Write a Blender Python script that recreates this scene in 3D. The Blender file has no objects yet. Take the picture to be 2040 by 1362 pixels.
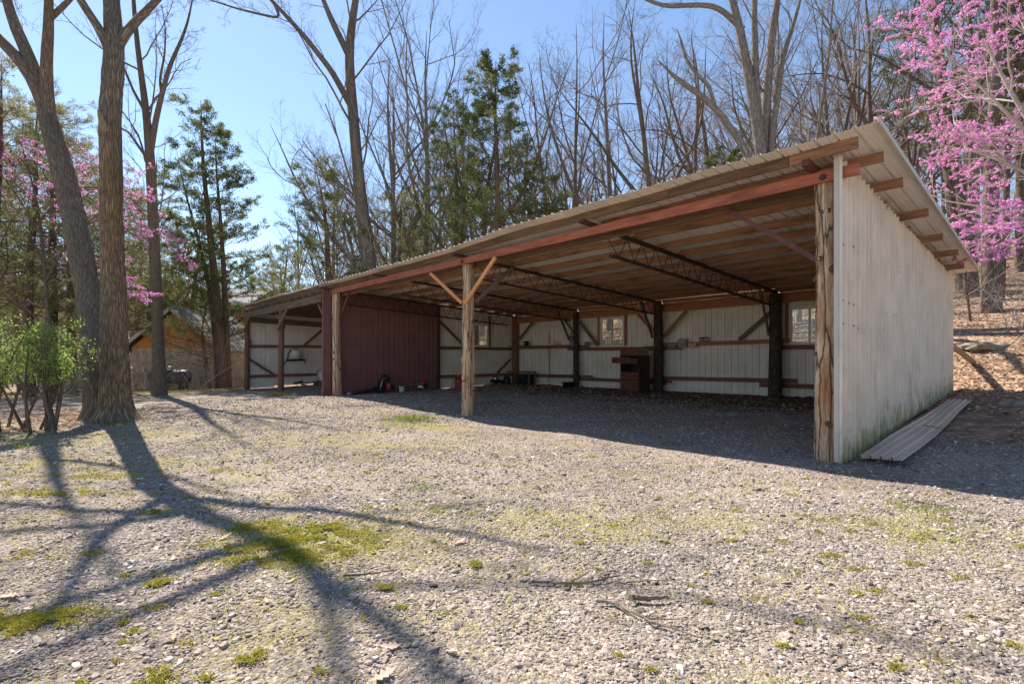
import bpy, math, random
import numpy as np
from math import radians as R

# ---------------------------------------------------------------- camera, sky, sun, exposure
scene = bpy.context.scene
COL = scene.collection
CAM_H = 1.5
FPX = 1050.0            # focal length in pixels of the 2040 px wide photograph
cam_d = bpy.data.cameras.new("camera")
cam = bpy.data.objects.new("camera", cam_d)
COL.objects.link(cam)
cam.location = (0, 0, CAM_H)
cam.rotation_euler = (R(90), 0, 0)
cam_d.sensor_width = 36.0
cam_d.lens = 36.0 * FPX / 2040.0
cam_d.shift_y = 24.0 / 2040.0
cam_d.clip_start = 0.05
cam_d.clip_end = 2000
scene.camera = cam

SUN_EL = 49.0
UX = np.array([-1000 / 1050.0, 1.0]); UX = UX / np.hypot(*UX)     # along the shed front, to the left
VX = np.array([UX[1], -UX[0]])                                     # into the shed
_dev = R(2.0)
SUN_H = UX * math.cos(_dev) + VX * math.sin(_dev)                  # horizontal direction towards the sun
SUN_AZ = math.atan2(SUN_H[0], SUN_H[1])

world = bpy.data.worlds.new("World")
scene.world = world
world.use_nodes = True
wn = world.node_tree.nodes
wl = world.node_tree.links
bg = wn["Background"]
skyt = wn.new("ShaderNodeTexSky")
skyt.sky_type = 'NISHITA'
skyt.sun_disc = False
skyt.sun_elevation = R(SUN_EL)
skyt.sun_rotation = SUN_AZ
skyt.altitude = 200
skyt.air_density = 1.0
skyt.dust_density = 0.15
skyt.ozone_density = 2.2
wl.new(skyt.outputs[0], bg.inputs[0])
bg.inputs[1].default_value = 0.073

sun_d = bpy.data.lights.new("sun", 'SUN')
sun_d.energy = 4.0
sun_d.angle = R(0.53)
sun_d.color = (1.0, 0.91, 0.80)
sun = bpy.data.objects.new("sun", sun_d)
COL.objects.link(sun)
import mathutils
_sd = mathutils.Vector((SUN_H[0] * math.cos(R(SUN_EL)), SUN_H[1] * math.cos(R(SUN_EL)), math.sin(R(SUN_EL))))
sun.rotation_euler = _sd.to_track_quat('Z', 'Y').to_euler()
sun.location = (-20, 20, 40)

scene.view_settings.view_transform = 'Standard'
scene.view_settings.look = 'None'
scene.view_settings.gamma = 1.0
scene.view_settings.exposure = 1.55
scene.view_settings.use_curve_mapping = False
scene.render.engine = 'CYCLES'
scene.cycles.max_bounces = 10
scene.cycles.diffuse_bounces = 7
scene.cycles.transparent_max_bounces = 12
scene.cycles.sample_clamp_indirect = 6.0

rng = np.random.default_rng(7)
random.seed(7)

# ---------------------------------------------------------------- coordinates
O = np.array([4.42, 7.39])          # foot of the right front log post


def B(s, t, z):
    """point of the shed: s metres left along its front, t metres into it, z up"""
    return np.array([O[0] + UX[0] * s + VX[0] * t, O[1] + UX[1] * s + VX[1] * t, z])


def st(x, y):
    dx, dy = x - O[0], y - O[1]
    return dx * UX[0] + dy * UX[1], dx * VX[0] + dy * VX[1]


def sstep(a, b, x):
    u = np.clip((x - a) / (b - a), 0, 1)
    return u * u * (3 - 2 * u)


def vnoise(x, y, seed=0):
    """cheap smooth value noise"""
    xi = np.floor(x).astype(np.int64); yi = np.floor(y).astype(np.int64)
    fx = x - xi; fy = y - yi
    fx = fx * fx * (3 - 2 * fx); fy = fy * fy * (3 - 2 * fy)

    def h(a, b):
        n = (a * 374761393 + b * 668265263 + seed * 1442695041) & 0xffffffff
        n = ((n ^ (n >> 13)) * 1274126177) & 0xffffffff
        return ((n ^ (n >> 16)) & 0xffff) / 65535.0
    return (h(xi, yi) * (1 - fx) + h(xi + 1, yi) * fx) * (1 - fy) + (h(xi, yi + 1) * (1 - fx) + h(xi + 1, yi + 1) * fx) * fy


def ground(x, y):
    x = np.asarray(x, float); y = np.asarray(y, float)
    s, t = st(x, y)
    z = np.zeros_like(s)
    z = z - 0.02 * np.clip(s - 15, 0, 10) - 0.047 * np.clip(s - 25, 0, 32) + 0.05 * np.clip(s - 66, 0, 120)
    inside = sstep(-0.35, -0.05, s) * (1 - sstep(9.7, 10.1, t)) * sstep(-1.0, 0.5, t) * (1 - sstep(15.9, 16.6, s))
    side = (0.06 * np.clip(t - 0.4, 0, 9.6)) * (1 - sstep(18, 34, s))
    z = z + inside * 0.014 * np.clip(t, 0, 10) + (1 - inside) * side
    z = z + 0.045 * np.clip(-s - 1.5, 0, 40) * sstep(-4, 6, t)
    hill = 0.30 * np.clip(t - 10.2, 0, 14) + 0.2 * np.clip(t - 24.2, 0, 40) + 0.05 * np.clip(t - 64, 0, 100)
    z = z + hill * (1 - 0.75 * sstep(30, 70, s))
    z = z + 0.09 * np.exp(-((s - 13) ** 2 + (t + 0.2) ** 2) / 7.0) - 0.09 * np.exp(-((s - 6.7) ** 2 + (t + 1.3) ** 2) / 4.0)
    z = z - 0.10 * sstep(-8, -14, t) * 0
    amp = 0.35 + 0.65 * sstep(10, 14, t)
    out = sstep(0.0, 3.0, t) * (1 - inside)
    z = z + (vnoise(x * 0.5, y * 0.5, 1) - 0.5) * 0.09 * amp + (vnoise(x * 1.7, y * 1.7, 2) - 0.5) * 0.03
    z = z + (vnoise(x * 0.18, y * 0.18, 3) - 0.5) * 0.7 * sstep(10, 20, t)
    z = z + (vnoise(x * 4.3, y * 4.3, 5) - 0.5) * 0.012
    return z


def gz(x, y):
    return float(ground(np.array([x]), np.array([y]))[0])


def at(px, d):
    """ground point seen in column px of the photograph, d metres ahead"""
    X = (px - 1020) / FPX * d
    return np.array([X, d, gz(X, d)])


def img(px, py, d):
    return np.array([(px - 1020) / FPX * d, d, CAM_H + (705 - py) / FPX * d])


def zc(s, t):        # centre height of the truss top chord
    return 4.05 - 0.018 * s - 0.058 * t


def zroof(s, t):     # underside of the roof sheets
    return zc(s, t) + 0.18 + 0.03 * math.exp(-max(s + 0.7, 0) / 1.2) + 0.012 * math.sin(s * 1.3) - 0.006 * math.sin(s * 3.1)


# ---------------------------------------------------------------- mesh builder
def mk_mesh(name, V, polys, mats=(), midx=None, gr=None, smooth=False, rnd=None):
    V = np.asarray(V, np.float32)
    me = bpy.data.meshes.new(name)
    polys = [np.asarray(p, np.int32) for p in polys if len(p)]
    me.vertices.add(len(V))
    me.vertices.foreach_set("co", V.ravel())
    nl = sum(p.size for p in polys)
    npol = sum(len(p) for p in polys)
    me.loops.add(nl)
    me.polygons.add(npol)
    me.loops.foreach_set("vertex_index", np.concatenate([p.ravel() for p in polys]))
    tot = np.concatenate([np.full(len(p), p.shape[1], np.int32) for p in polys])
    start = np.concatenate([[0], np.cumsum(tot)[:-1]]).astype(np.int32)
    me.polygons.foreach_set("loop_start", start)
    if midx is not None:
        me.polygons.foreach_set("material_index", np.concatenate(midx).astype(np.int32))
    me.polygons.foreach_set("use_smooth", np.full(npol, smooth, bool))
    if gr is not None:
        a = me.attributes.new("gr", 'FLOAT_VECTOR', 'POINT')
        a.data.foreach_set("vector", np.asarray(gr, np.float32).ravel())
    if rnd is not None:
        a = me.attributes.new("rnd", 'FLOAT', 'POINT')
        a.data.foreach_set("value", np.asarray(rnd, np.float32).ravel())
    for m in mats:
        me.materials.append(m)
    me.update(calc_edges=True)
    me.validate()
    return me


class MB:
    def __init__(self):
        self.V = []; self.G = []; self.P = {}; self.n = 0

    def add(self, V, faces, gr=None):
        V = np.asarray(V, float)
        self.V.append(V)
        self.G.append(np.asarray(gr, float) if gr is not None else V)
        for f in faces:
            f = np.asarray(f, np.int64)
            if len(f):
                self.P.setdefault(f.shape[1], []).append(f + self.n)
        self.n += len(V)

    def board(self, p0, p1, w, h, up=(0, 0, 1), taper=1.0):
        p0 = np.asarray(p0, float); p1 = np.asarray(p1, float)
        d = p1 - p0; L = np.linalg.norm(d); d = d / L
        up = np.asarray(up, float)
        sd = np.cross(d, up)
        if np.linalg.norm(sd) < 1e-4:
            sd = np.cross(d, np.array([1.0, 0.2, 0]))
        sd /= np.linalg.norm(sd)
        u2 = np.cross(sd, d)
        V = []; G = []
        o = random.uniform(0, 50)
        for (p, l, k) in ((p0, 0, 1.0), (p1, L, taper)):
            for a, b in ((-1, -1), (1, -1), (1, 1), (-1, 1)):
                V.append(p + sd * a * w / 2 * k + u2 * b * h / 2 * k)
                G.append((l + o, a * w / 2 + o, b * h / 2 + o * 0.37))
        F = [[0, 1, 2, 3], [7, 6, 5, 4], [0, 4, 5, 1], [1, 5, 6, 2], [2, 6, 7, 3], [3, 7, 4, 0]]
        self.add(V, [F], G)
        return self

    def box(self, c, sx, sy, sz, rot=0.0):
        c = np.asarray(c, float)
        ca, sa = math.cos(rot), math.sin(rot)
        ax = np.array([ca, sa, 0]) * sx / 2
        return self.board(c - ax, c + ax, sy, sz)

    def tube(self, pts, rad, k=10, cap=True, noise=0.0, seed=0, lobes=0.0, knots=()):
        P = np.asarray(pts, float); n = len(P)
        r = np.broadcast_to(np.asarray(rad, float), (n,))
        T = np.gradient(P, axis=0); T /= np.linalg.norm(T, axis=1)[:, None] + 1e-9
        ref = np.array([0.31, 0.95, 0.05]) if abs(T[0, 2]) > 0.6 else np.array([0.02, 0.05, 1.0])
        n1 = np.cross(T, ref); n1 /= np.linalg.norm(n1, axis=1)[:, None] + 1e-9
        n2 = np.cross(T, n1)
        th = np.arange(k) / k * 2 * math.pi
        L = np.concatenate([[0], np.cumsum(np.linalg.norm(np.diff(P, axis=0), axis=1))])
        rr = np.repeat(r[:, None], k, 1)
        if noise:
            rg = np.random.default_rng(seed)
            ph = rg.uniform(0, 6.28, 6)
            LL = L[:, None]; TH = th[None, :]
            m = (0.5 * np.sin(3 * TH + ph[0] + 0.8 * np.sin(LL * 1.1 + ph[1])) + 0.4 * np.sin(5 * TH + ph[2] + 1.2 * LL * 0.4)
                 + 0.45 * np.sin(LL * 2.1 + ph[3] + 2 * np.sin(TH + ph[4])) + 0.3 * np.sin(9 * TH + ph[5] + 0.6 * np.sin(LL * 2.0)))
            rr = rr * (1 + noise * m + rg.normal(0, noise * 0.28, (n, k)))
        for (kl, kth, ks, kh) in knots:
            dth = (th[None, :] - kth + math.pi) % (2 * math.pi) - math.pi
            rr = rr + kh * np.exp(-((L[:, None] - kl) / ks) ** 2 - (dth * r.mean() / ks) ** 2)
        V = P[:, None, :] + rr[:, :, None] * (np.cos(th)[None, :, None] * n1[:, None, :] + np.sin(th)[None, :, None] * n2[:, None, :])
        o = random.uniform(0, 50)
        G = np.stack([np.repeat(L[:, None], k, 1) + o, np.repeat(np.cos(th)[None], n, 0) * r.mean() + o, np.repeat(np.sin(th)[None], n, 0) * r.mean()], -1)
        i = np.arange(n - 1)[:, None] * k; j = np.arange(k)[None, :]; j2 = (j + 1) % k
        Q = np.stack([i + j, i + j2, i + k + j2, i + k + j], -1).reshape(-1, 4)
        V = V.reshape(-1, 3); G = G.reshape(-1, 3)
        F = [Q]
        if cap:
            V = np.concatenate([V, P[:1], P[-1:]]); G = np.concatenate([G, G[:1], G[-1:]])
            a = n * k; b = a + 1
            jj = np.arange(k)
            F.append(np.stack([np.full(k, a), (jj + 1) % k, jj], -1))
            F.append(np.stack([np.full(k, b), (n - 1) * k + jj, (n - 1) * k + (jj + 1) % k], -1))
        self.add(V, F, G)
        return self

    def furrowed(self, pts, rad, k, seed, depth=0.05, cols=26, along=3.2, knots=()):
        i0 = len(self.V)
        self.tube(pts, rad, k, cap=True, noise=0.03, seed=seed, knots=knots)
        P = np.asarray(pts, float); n = len(P)
        V = self.V[-1]; W = V[:n * k].reshape(n, k, 3)
        L = np.concatenate([[0], np.cumsum(np.linalg.norm(np.diff(P, axis=0), axis=1))])[:, None]
        th = (np.arange(k) / k)[None]
        tw = np.where(th < 0.5, th, 1 - th) * cols * 1.0 + 0.6 * vnoise(L * 2.2 + 0 * th, th * 9, seed)
        v = vnoise(tw * 1.0 + np.where(th < 0.5, 0, 71), L * along + 0 * th + 3, seed + 1)
        v2 = vnoise(tw * 2.3 + 17, L * along * 2.2 + 0 * th, seed + 2)
        f = 1 + depth * (np.abs(v - 0.5) * 1.6 - 0.4 + 0.35 * (v2 - 0.5))
        W[:] = P[:, None] + (W - P[:, None]) * f[..., None]
        return self

    def lathe(self, c, prof, k=18, axis=(0, 0, 1)):
        """prof: list of (radius, distance along axis)"""
        ax = np.asarray(axis, float); ax /= np.linalg.norm(ax)
        c = np.asarray(c, float)
        pts = [c + ax * h for _, h in prof]
        a1 = np.cross(ax, [0.3, 0.9, 0.2]); a1 /= np.linalg.norm(a1); a2 = np.cross(ax, a1)
        th = np.arange(k) / k * 2 * math.pi
        V = np.concatenate([p[None] + r * (np.cos(th)[:, None] * a1 + np.sin(th)[:, None] * a2) for p, (r, _) in zip(pts, prof)])
        n = len(prof)
        i = np.arange(n - 1)[:, None] * k; j = np.arange(k)[None]; j2 = (j + 1) % k
        Q = np.stack([i + j, i + j2, i + k + j2, i + k + j], -1).reshape(-1, 4)
        self.add(V, [Q])
        return self

    def poly(self, pts):
        self.add(pts, [[list(range(len(pts)))]])
        return self

    def prism(self, pts, off):
        """polygon extruded by the vector off"""
        pts = np.asarray(pts, float); n = len(pts)
        V = np.concatenate([pts, pts + np.asarray(off, float)])
        self.add(V, [[list(range(n))[::-1]], [list(range(n, 2 * n))], [[i, (i + 1) % n, n + (i + 1) % n, n + i] for i in range(n)]])
        return self

    def mesh(self, name, mats, org=(0, 0, 0), smooth=False, rnd=None):
        V = np.concatenate(self.V) - np.asarray(org, float)[None]
        return mk_mesh(name, V, [np.concatenate(v) for v in self.P.values()], mats, None, np.concatenate(self.G), smooth, rnd)

    def build(self, name, mat, parent=None, smooth=False, loc=None, rnd=None):
        org = loc if loc is not None else (world_loc(parent) if parent is not None else (0, 0, 0))
        me = self.mesh(name, [mat] if not isinstance(mat, (list, tuple)) else list(mat), org, smooth, rnd)
        o = bpy.data.objects.new(name, me)
        COL.objects.link(o)
        if parent is not None:
            o.parent = parent
        else:
            o.location = org
        return o


def world_loc(o):
    l = np.zeros(3)
    while o is not None:
        l += np.array(o.location); o = o.parent
    return l


def empty(name, loc, label=None, cat=None, group=None):
    o = bpy.data.objects.new(name, None)
    o.empty_display_size = 0.2
    COL.objects.link(o)
    o.location = loc
    tag(o, label, cat, group)
    return o


def tag(o, label=None, cat=None, group=None, kind=None):
    if label: o['label'] = label
    if cat: o['category'] = cat
    if group: o['group'] = group
    if kind: o['kind'] = kind
    return o


def copy_tree(root, loc, rz=0.0, sc=1.0, label=None):
    r = root.copy(); COL.objects.link(r)
    r.location = loc; r.rotation_euler = (0, 0, rz); r.scale = (sc, sc, sc)
    if label: r['label'] = label
    for ch in root.children:
        c = ch.copy(); COL.objects.link(c); c.parent = r
        for g in ch.children:
            d = g.copy(); COL.objects.link(d); d.parent = c
    return r


# ---------------------------------------------------------------- materials
def new_mat(name):
    m = bpy.data.materials.new(name); m.use_nodes = True
    nt = m.node_tree
    return m, nt, nt.nodes, nt.links, nt.nodes["Principled BSDF"]


def ramp(nd, stops):
    r = nd.new("ShaderNodeValToRGB")
    el = r.color_ramp.elements
    while len(el) < len(stops):
        el.new(0.5)
    for e, (p, c) in zip(el, stops):
        e.position = p
        e.color = (c[0], c[1], c[2], 1)
    return r


def noise(nd, lk, vec, scale, detail=4, rough=0.55, dist=0.0):
    n = nd.new("ShaderNodeTexNoise")
    n.inputs['Scale'].default_value = scale
    n.inputs['Detail'].default_value = detail
    n.inputs['Roughness'].default_value = rough
    n.inputs['Distortion'].default_value = dist
    if vec is not None:
        lk.new(vec, n.inputs['Vector'])
    return n


def mapping(nd, lk, vec, scale):
    m = nd.new("ShaderNodeMapping")
    m.inputs['Scale'].default_value = scale
    lk.new(vec, m.inputs['Vector'])
    return m.outputs[0]


def mix(nd, lk, fac, a, b, mode='MIX'):
    m = nd.new("ShaderNodeMix"); m.data_type = 'RGBA'; m.blend_type = mode
    for v, i in ((fac, 0), (a, 6), (b, 7)):
        if hasattr(v, 'links'):
            lk.new(v, m.inputs[i])
        elif i == 0:
            m.inputs[i].default_value = v
        else:
            m.inputs[i].default_value = (v[0], v[1], v[2], 1)
    return m.outputs[2]


def math_n(nd, lk, op, a, b=0.0, clamp=False):
    m = nd.new("ShaderNodeMath"); m.operation = op; m.use_clamp = clamp
    for v, i in ((a, 0), (b, 1)):
        if hasattr(v, 'links'):
            lk.new(v, m.inputs[i])
        else:
            m.inputs[i].default_value = v
    return m.outputs[0]


def bump(nd, lk, bsdf, h, strength=0.5, dist=0.02):
    b = nd.new("ShaderNodeBump")
    b.inputs['Strength'].default_value = strength
    b.inputs['Distance'].default_value = dist
    lk.new(h, b.inputs['Height'])
    lk.new(b.outputs[0], bsdf.inputs['Normal'])


def wood(name, light, dark, stain=(0.02, 0.018, 0.015), stain_amt=0.3, rough=0.8, grain=60, along=2.0, bstr=0.5, objvar=0.25, bdist=0.01):
    m, nt, nd, lk, b = new_mat(name)
    at_ = nd.new("ShaderNodeAttribute"); at_.attribute_name = "gr"
    oi = nd.new("ShaderNodeObjectInfo")
    v = mapping(nd, lk, at_.outputs['Vector'], (along, grain, grain))
    n1 = noise(nd, lk, v, 1.0, 6, 0.65, 0.6)
    r1 = ramp(nd, [(0.32, dark), (0.68, light)])
    lk.new(n1.outputs[0], r1.inputs[0])
    n2 = noise(nd, lk, mapping(nd, lk, at_.outputs['Vector'], (1.3, 7, 7)), 1.0, 5, 0.6)
    r2 = ramp(nd, [(0.5, (0, 0, 0)), (0.72, (1, 1, 1))])
    lk.new(n2.outputs[0], r2.inputs[0])
    f = math_n(nd, lk, 'MULTIPLY', r2.outputs[0], stain_amt)
    c = mix(nd, lk, f, r1.outputs[0], stain)
    hv = math_n(nd, lk, 'MULTIPLY_ADD', oi.outputs['Random'], objvar)
    hv.node.inputs[2].default_value = 1 - objvar / 2
    hs = nd.new("ShaderNodeHueSaturation")
    lk.new(c, hs.inputs['Color']); lk.new(hv, hs.inputs['Value'])
    lk.new(hs.outputs[0], b.inputs['Base Color'])
    b.inputs['Roughness'].default_value = rough
    b.inputs['Specular IOR Level'].default_value = 0.25
    bump(nd, lk, b, n1.outputs[0], bstr, bdist)
    return m


def bark(name, ridge, furrow, ridge_scale=16, along=3.5, bstr=0.9, bdist=0.03, moss=None):
    m, nt, nd, lk, b = new_mat(name)
    at_ = nd.new("ShaderNodeAttribute"); at_.attribute_name = "gr"
    v = mapping(nd, lk, at_.outputs['Vector'], (along, ridge_scale, ridge_scale))
    n0 = noise(nd, lk, v, 1.0, 2, 0.5)
    vv = mix(nd, lk, 0.95, v, n0.outputs['Color'], 'ADD')
    vo = nd.new("ShaderNodeTexVoronoi"); vo.feature = 'DISTANCE_TO_EDGE'; vo.inputs['Scale'].default_value = 1.0
    lk.new(vv, vo.inputs['Vector'])
    n1 = noise(nd, lk, v, 3.0, 6, 0.7)
    h = math_n(nd, lk, 'MULTIPLY_ADD', n1.outputs[0], 0.25); lk.new(vo.outputs['Distance'], h.node.inputs[2])
    r1 = ramp(nd, [(0.1, furrow), (0.42, ridge), (0.7, tuple(min(1, c * 1.35) for c in ridge))])
    lk.new(h, r1.inputs[0])
    c = r1.outputs[0]
    n3 = noise(nd, lk, mapping(nd, lk, at_.outputs['Vector'], (0.6, 2.5, 2.5)), 1.0, 4)
    r3 = ramp(nd, [(0.45, (0, 0, 0)), (0.75, (1, 1, 1))])
    lk.new(n3.outputs[0], r3.inputs[0])
    c = mix(nd, lk, math_n(nd, lk, 'MULTIPLY', r3.outputs[0], 0.45), c, moss or tuple(k * 0.55 for k in ridge))
    lk.new(c, b.inputs['Base Color'])
    b.inputs['Roughness'].default_value = 0.92
    b.inputs['Specular IOR Level'].default_value = 0.15
    bump(nd, lk, b, h, bstr, bdist)
    return m


def plain(name, col, rough=0.6, metal=0.0, nscale=6.0, namt=0.25, bstr=0.0, spec=0.4):
    m, nt, nd, lk, b = new_mat(name)
    tc = nd.new("ShaderNodeTexCoord")
    n1 = noise(nd, lk, tc.outputs['Object'], nscale, 5, 0.6)
    r = ramp(nd, [(0.3, tuple(c * (1 - namt) for c in col)), (0.7, tuple(min(1, c * (1 + namt)) for c in col))])
    lk.new(n1.outputs[0], r.inputs[0])
    lk.new(r.outputs[0], b.inputs['Base Color'])
    b.inputs['Roughness'].default_value = rough
    b.inputs['Metallic'].default_value = metal
    b.inputs['Specular IOR Level'].default_value = spec
    if bstr:
        bump(nd, lk, b, n1.outputs[0], bstr, 0.01)
    return m


def leaf_mat(name, c0, c1, trans=0.4, rough=0.6):
    m, nt, nd, lk, b = new_mat(name)
    nd.remove(b)
    a = nd.new("ShaderNodeAttribute"); a.attribute_name = "rnd"
    r = ramp(nd, [(0.0, c0), (1.0, c1)])
    lk.new(a.outputs['Fac'], r.inputs[0])
    d = nd.new("ShaderNodeBsdfDiffuse"); t = nd.new("ShaderNodeBsdfTranslucent")
    lk.new(r.outputs[0], d.inputs[0]); lk.new(r.outputs[0], t.inputs[0])
    ms = nd.new("ShaderNodeMixShader"); ms.inputs[0].default_value = trans
    lk.new(d.outputs[0], ms.inputs[1]); lk.new(t.outputs[0], ms.inputs[2])
    lk.new(ms.outputs[0], nd["Material Output"].inputs[0])
    return m


def sheet_metal(name, col, dirt, rough=0.45, algae=False, stain_amt=0.35):
    """painted ribbed steel with streaks and grime; gr = (height, across, depth)"""
    m, nt, nd, lk, b = new_mat(name)
    a = nd.new("ShaderNodeAttribute"); a.attribute_name = "gr"
    n1 = noise(nd, lk, mapping(nd, lk, a.outputs['Vector'], (0.7, 9, 9)), 1.0, 6, 0.65)
    r1 = ramp(nd, [(0.5, (0, 0, 0)), (0.8, (1, 1, 1))])
    lk.new(n1.outputs[0], r1.inputs[0])
    n2 = noise(nd, lk, mapping(nd, lk, a.outputs['Vector'], (1.5, 1.5, 1.5)), 1.0, 5, 0.6)
    r2 = ramp(nd, [(0.3, tuple(c * 0.80 for c in col)), (0.7, col)])
    lk.new(n2.outputs[0], r2.inputs[0])
    c = mix(nd, lk, math_n(nd, lk, 'MULTIPLY', r1.outputs[0], stain_amt), r2.outputs[0], dirt)
    if algae:
        sx = nd.new("ShaderNodeSeparateXYZ"); lk.new(a.outputs['Vector'], sx.inputs[0])
        n3 = noise(nd, lk, mapping(nd, lk, a.outputs['Vector'], (2.0, 7, 7)), 1.0, 5, 0.7)
        hh = math_n(nd, lk, 'MULTIPLY_ADD', n3.outputs[0], 1.9); hh.node.inputs[2].default_value = -0.5
        g = math_n(nd, lk, 'SUBTRACT', hh, sx.outputs[0])
        g = math_n(nd, lk, 'MULTIPLY', g, 2.2, True)
        c = mix(nd, lk, math_n(nd, lk, 'MULTIPLY', g, 0.85), c, (0.25, 0.25, 0.075))
        n4 = noise(nd, lk, mapping(nd, lk, a.outputs['Vector'], (0.9, 3.0, 3.0)), 1.0, 5, 0.7)
        r4 = ramp(nd, [(0.56, (0, 0, 0)), (0.72, (1, 1, 1))])
        lk.new(n4.outputs[0], r4.inputs[0])
        lw = math_n(nd, lk, 'SUBTRACT', 2.1, sx.outputs[0]); lw = math_n(nd, lk, 'MULTIPLY', lw, 0.7, True)
        c = mix(nd, lk, math_n(nd, lk, 'MULTIPLY', math_n(nd, lk, 'MULTIPLY', r4.outputs[0], lw), 0.8), c, (0.16, 0.155, 0.14))
    lk.new(c, b.inputs['Base Color'])
    b.inputs['Roughness'].default_value = rough
    b.inputs['Specular IOR Level'].default_value = 0.55 if algae else 0.35
    n5 = noise(nd, lk, mapping(nd, lk, a.outputs['Vector'], (0.8, 2.2, 2.2)), 1.0, 2, 0.5)
    bump(nd, lk, b, n5.outputs[0], 0.25, 0.05)
    return m


M = {}
M['purlin'] = wood('purlin_wood', (0.42, 0.225, 0.13), (0.21, 0.105, 0.06), stain_amt=0.7)
M['fascia'] = wood('fascia_wood', (0.24, 0.135, 0.075), (0.085, 0.05, 0.032), stain_amt=0.5)
M['redbeam'] = wood('red_beam_wood', (0.46, 0.15, 0.085), (0.28, 0.085, 0.05), stain=(0.09, 0.045, 0.03), stain_amt=0.7, grain=30)
M['pine'] = wood('new_pine', (0.78, 0.38, 0.16), (0.60, 0.25, 0.09), stain=(0.25, 0.09, 0.03), stain_amt=0.35)
M['oldboard'] = wood('old_board', (0.24, 0.185, 0.13), (0.12, 0.088, 0.062), stain_amt=0.4)
M['girt'] = wood('girt_wood', (0.30, 0.14, 0.095), (0.16, 0.07, 0.048), stain_amt=0.4)
M['header'] = wood('header_wood', (0.50, 0.22, 0.115), (0.32, 0.13, 0.07), stain_amt=0.35)
M['greyheader'] = wood('grey_header_wood', (0.25, 0.185, 0.13), (0.09, 0.065, 0.048), stain_amt=0.6)
M['post'] = wood('peeled_log', (0.50, 0.36, 0.245), (0.20, 0.125, 0.078), stain=(0.36, 0.31, 0.28), stain_amt=0.75, grain=32, along=1.1, bstr=0.9, bdist=0.02)
def log_mat(name):
    m, nt, nd, lk, b = new_mat(name)
    a = nd.new("ShaderNodeAttribute"); a.attribute_name = "gr"
    n0 = noise(nd, lk, mapping(nd, lk, a.outputs['Vector'], (2.0, 9, 9)), 1.0, 3, 0.5)
    v = mix(nd, lk, 0.55, mapping(nd, lk, a.outputs['Vector'], (1.0, 17, 17)), n0.outputs['Color'], 'ADD')
    n1 = noise(nd, lk, v, 1.0, 7, 0.7, 0.8)
    r1 = ramp(nd, [(0.27, (0.10, 0.06, 0.04)), (0.40, (0.36, 0.22, 0.13)), (0.52, (0.60, 0.43, 0.29)), (0.64, (0.74, 0.61, 0.49)), (0.8, (0.80, 0.72, 0.64))])
    lk.new(n1.outputs[0], r1.inputs[0])
    n2 = noise(nd, lk, mapping(nd, lk, a.outputs['Vector'], (0.9, 4, 4)), 1.0, 5, 0.65)
    r2 = ramp(nd, [(0.40, (0.75, 0.55, 0.40)), (0.52, (1, 0.96, 0.9)), (0.68, (1.0, 1.0, 1.02))])
    lk.new(n2.outputs[0], r2.inputs[0])
    c = mix(nd, lk, 1.0, r1.outputs[0], r2.outputs[0], 'MULTIPLY')
    vo = nd.new("ShaderNodeTexVoronoi"); vo.feature = 'DISTANCE_TO_EDGE'; vo.inputs['Scale'].default_value = 1.0
    lk.new(mix(nd, lk, 0.5, mapping(nd, lk, a.outputs['Vector'], (0.55, 8, 8)), n0.outputs['Color'], 'ADD'), vo.inputs['Vector'])
    cr = math_n(nd, lk, 'MULTIPLY', vo.outputs['Distance'], 22.0, True)
    c = mix(nd, lk, cr, (0.05, 0.033, 0.024), c)
    lk.new(c, b.inputs['Base Color'])
    b.inputs['Roughness'].default_value = 0.85
    b.inputs['Specular IOR Level'].default_value = 0.2
    h = math_n(nd, lk, 'MULTIPLY_ADD', cr, 0.5); lk.new(n1.outputs[0], h.node.inputs[2])
    bump(nd, lk, b, h, 1.0, 0.03)
    return m


M['post'] = log_mat('weathered_log')
M['darkpost'] = bark('dark_log_bark', (0.13, 0.09, 0.07), (0.04, 0.028, 0.023), 22, 3)
M['brownpost'] = wood('brown_post', (0.26, 0.15, 0.09), (0.13, 0.07, 0.045), stain_amt=0.3)
M['knot'] = plain('dark_knot_wood', (0.12, 0.075, 0.05), 0.9, 0, 30, 0.5, 0.6)
M['steel'] = plain('rusty_truss_steel', (0.085, 0.042, 0.034), 0.7, 0.3, 14, 0.4)
M['redsteel'] = plain('red_primer_steel', (0.12, 0.045, 0.036), 0.6, 0.2, 9, 0.3)
M['white'] = sheet_metal('beige_steel_siding', (0.88, 0.79, 0.70), (0.40, 0.30, 0.26))
M['whiteout'] = sheet_metal('beige_steel_end_wall', (0.86, 0.735, 0.615), (0.44, 0.36, 0.29), rough=0.28, algae=True, stain_amt=0.5)
M['red'] = sheet_metal('dark_red_steel_siding', (0.25, 0.118, 0.11), (0.18, 0.09, 0.08), rough=0.3, stain_amt=0.3)
M['roof'] = sheet_metal('beige_roof_steel', (0.86, 0.80, 0.74), (0.46, 0.35, 0.29), stain_amt=0.25)
M['trim'] = plain('beige_trim', (0.50, 0.45, 0.38), 0.5, 0, 3, 0.1)
M['vinyl'] = plain('white_vinyl', (0.72, 0.70, 0.65), 0.45, 0, 4, 0.06)
M['screw'] = plain('rusty_screw', (0.09, 0.06, 0.045), 0.7)
M['black'] = plain('black_plastic', (0.018, 0.018, 0.02), 0.5)
M['redplastic'] = plain('red_plastic', (0.34, 0.03, 0.03), 0.45, 0, 5, 0.2)
M['orangered'] = plain('orange_red_plastic', (0.36, 0.05, 0.03), 0.4)
M['whiteplastic'] = plain('milky_plastic', (0.66, 0.63, 0.56), 0.5, 0, 4, 0.15)
M['zinc'] = plain('galvanised_steel', (0.42, 0.42, 0.41), 0.4, 0.7, 8, 0.25)
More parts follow.
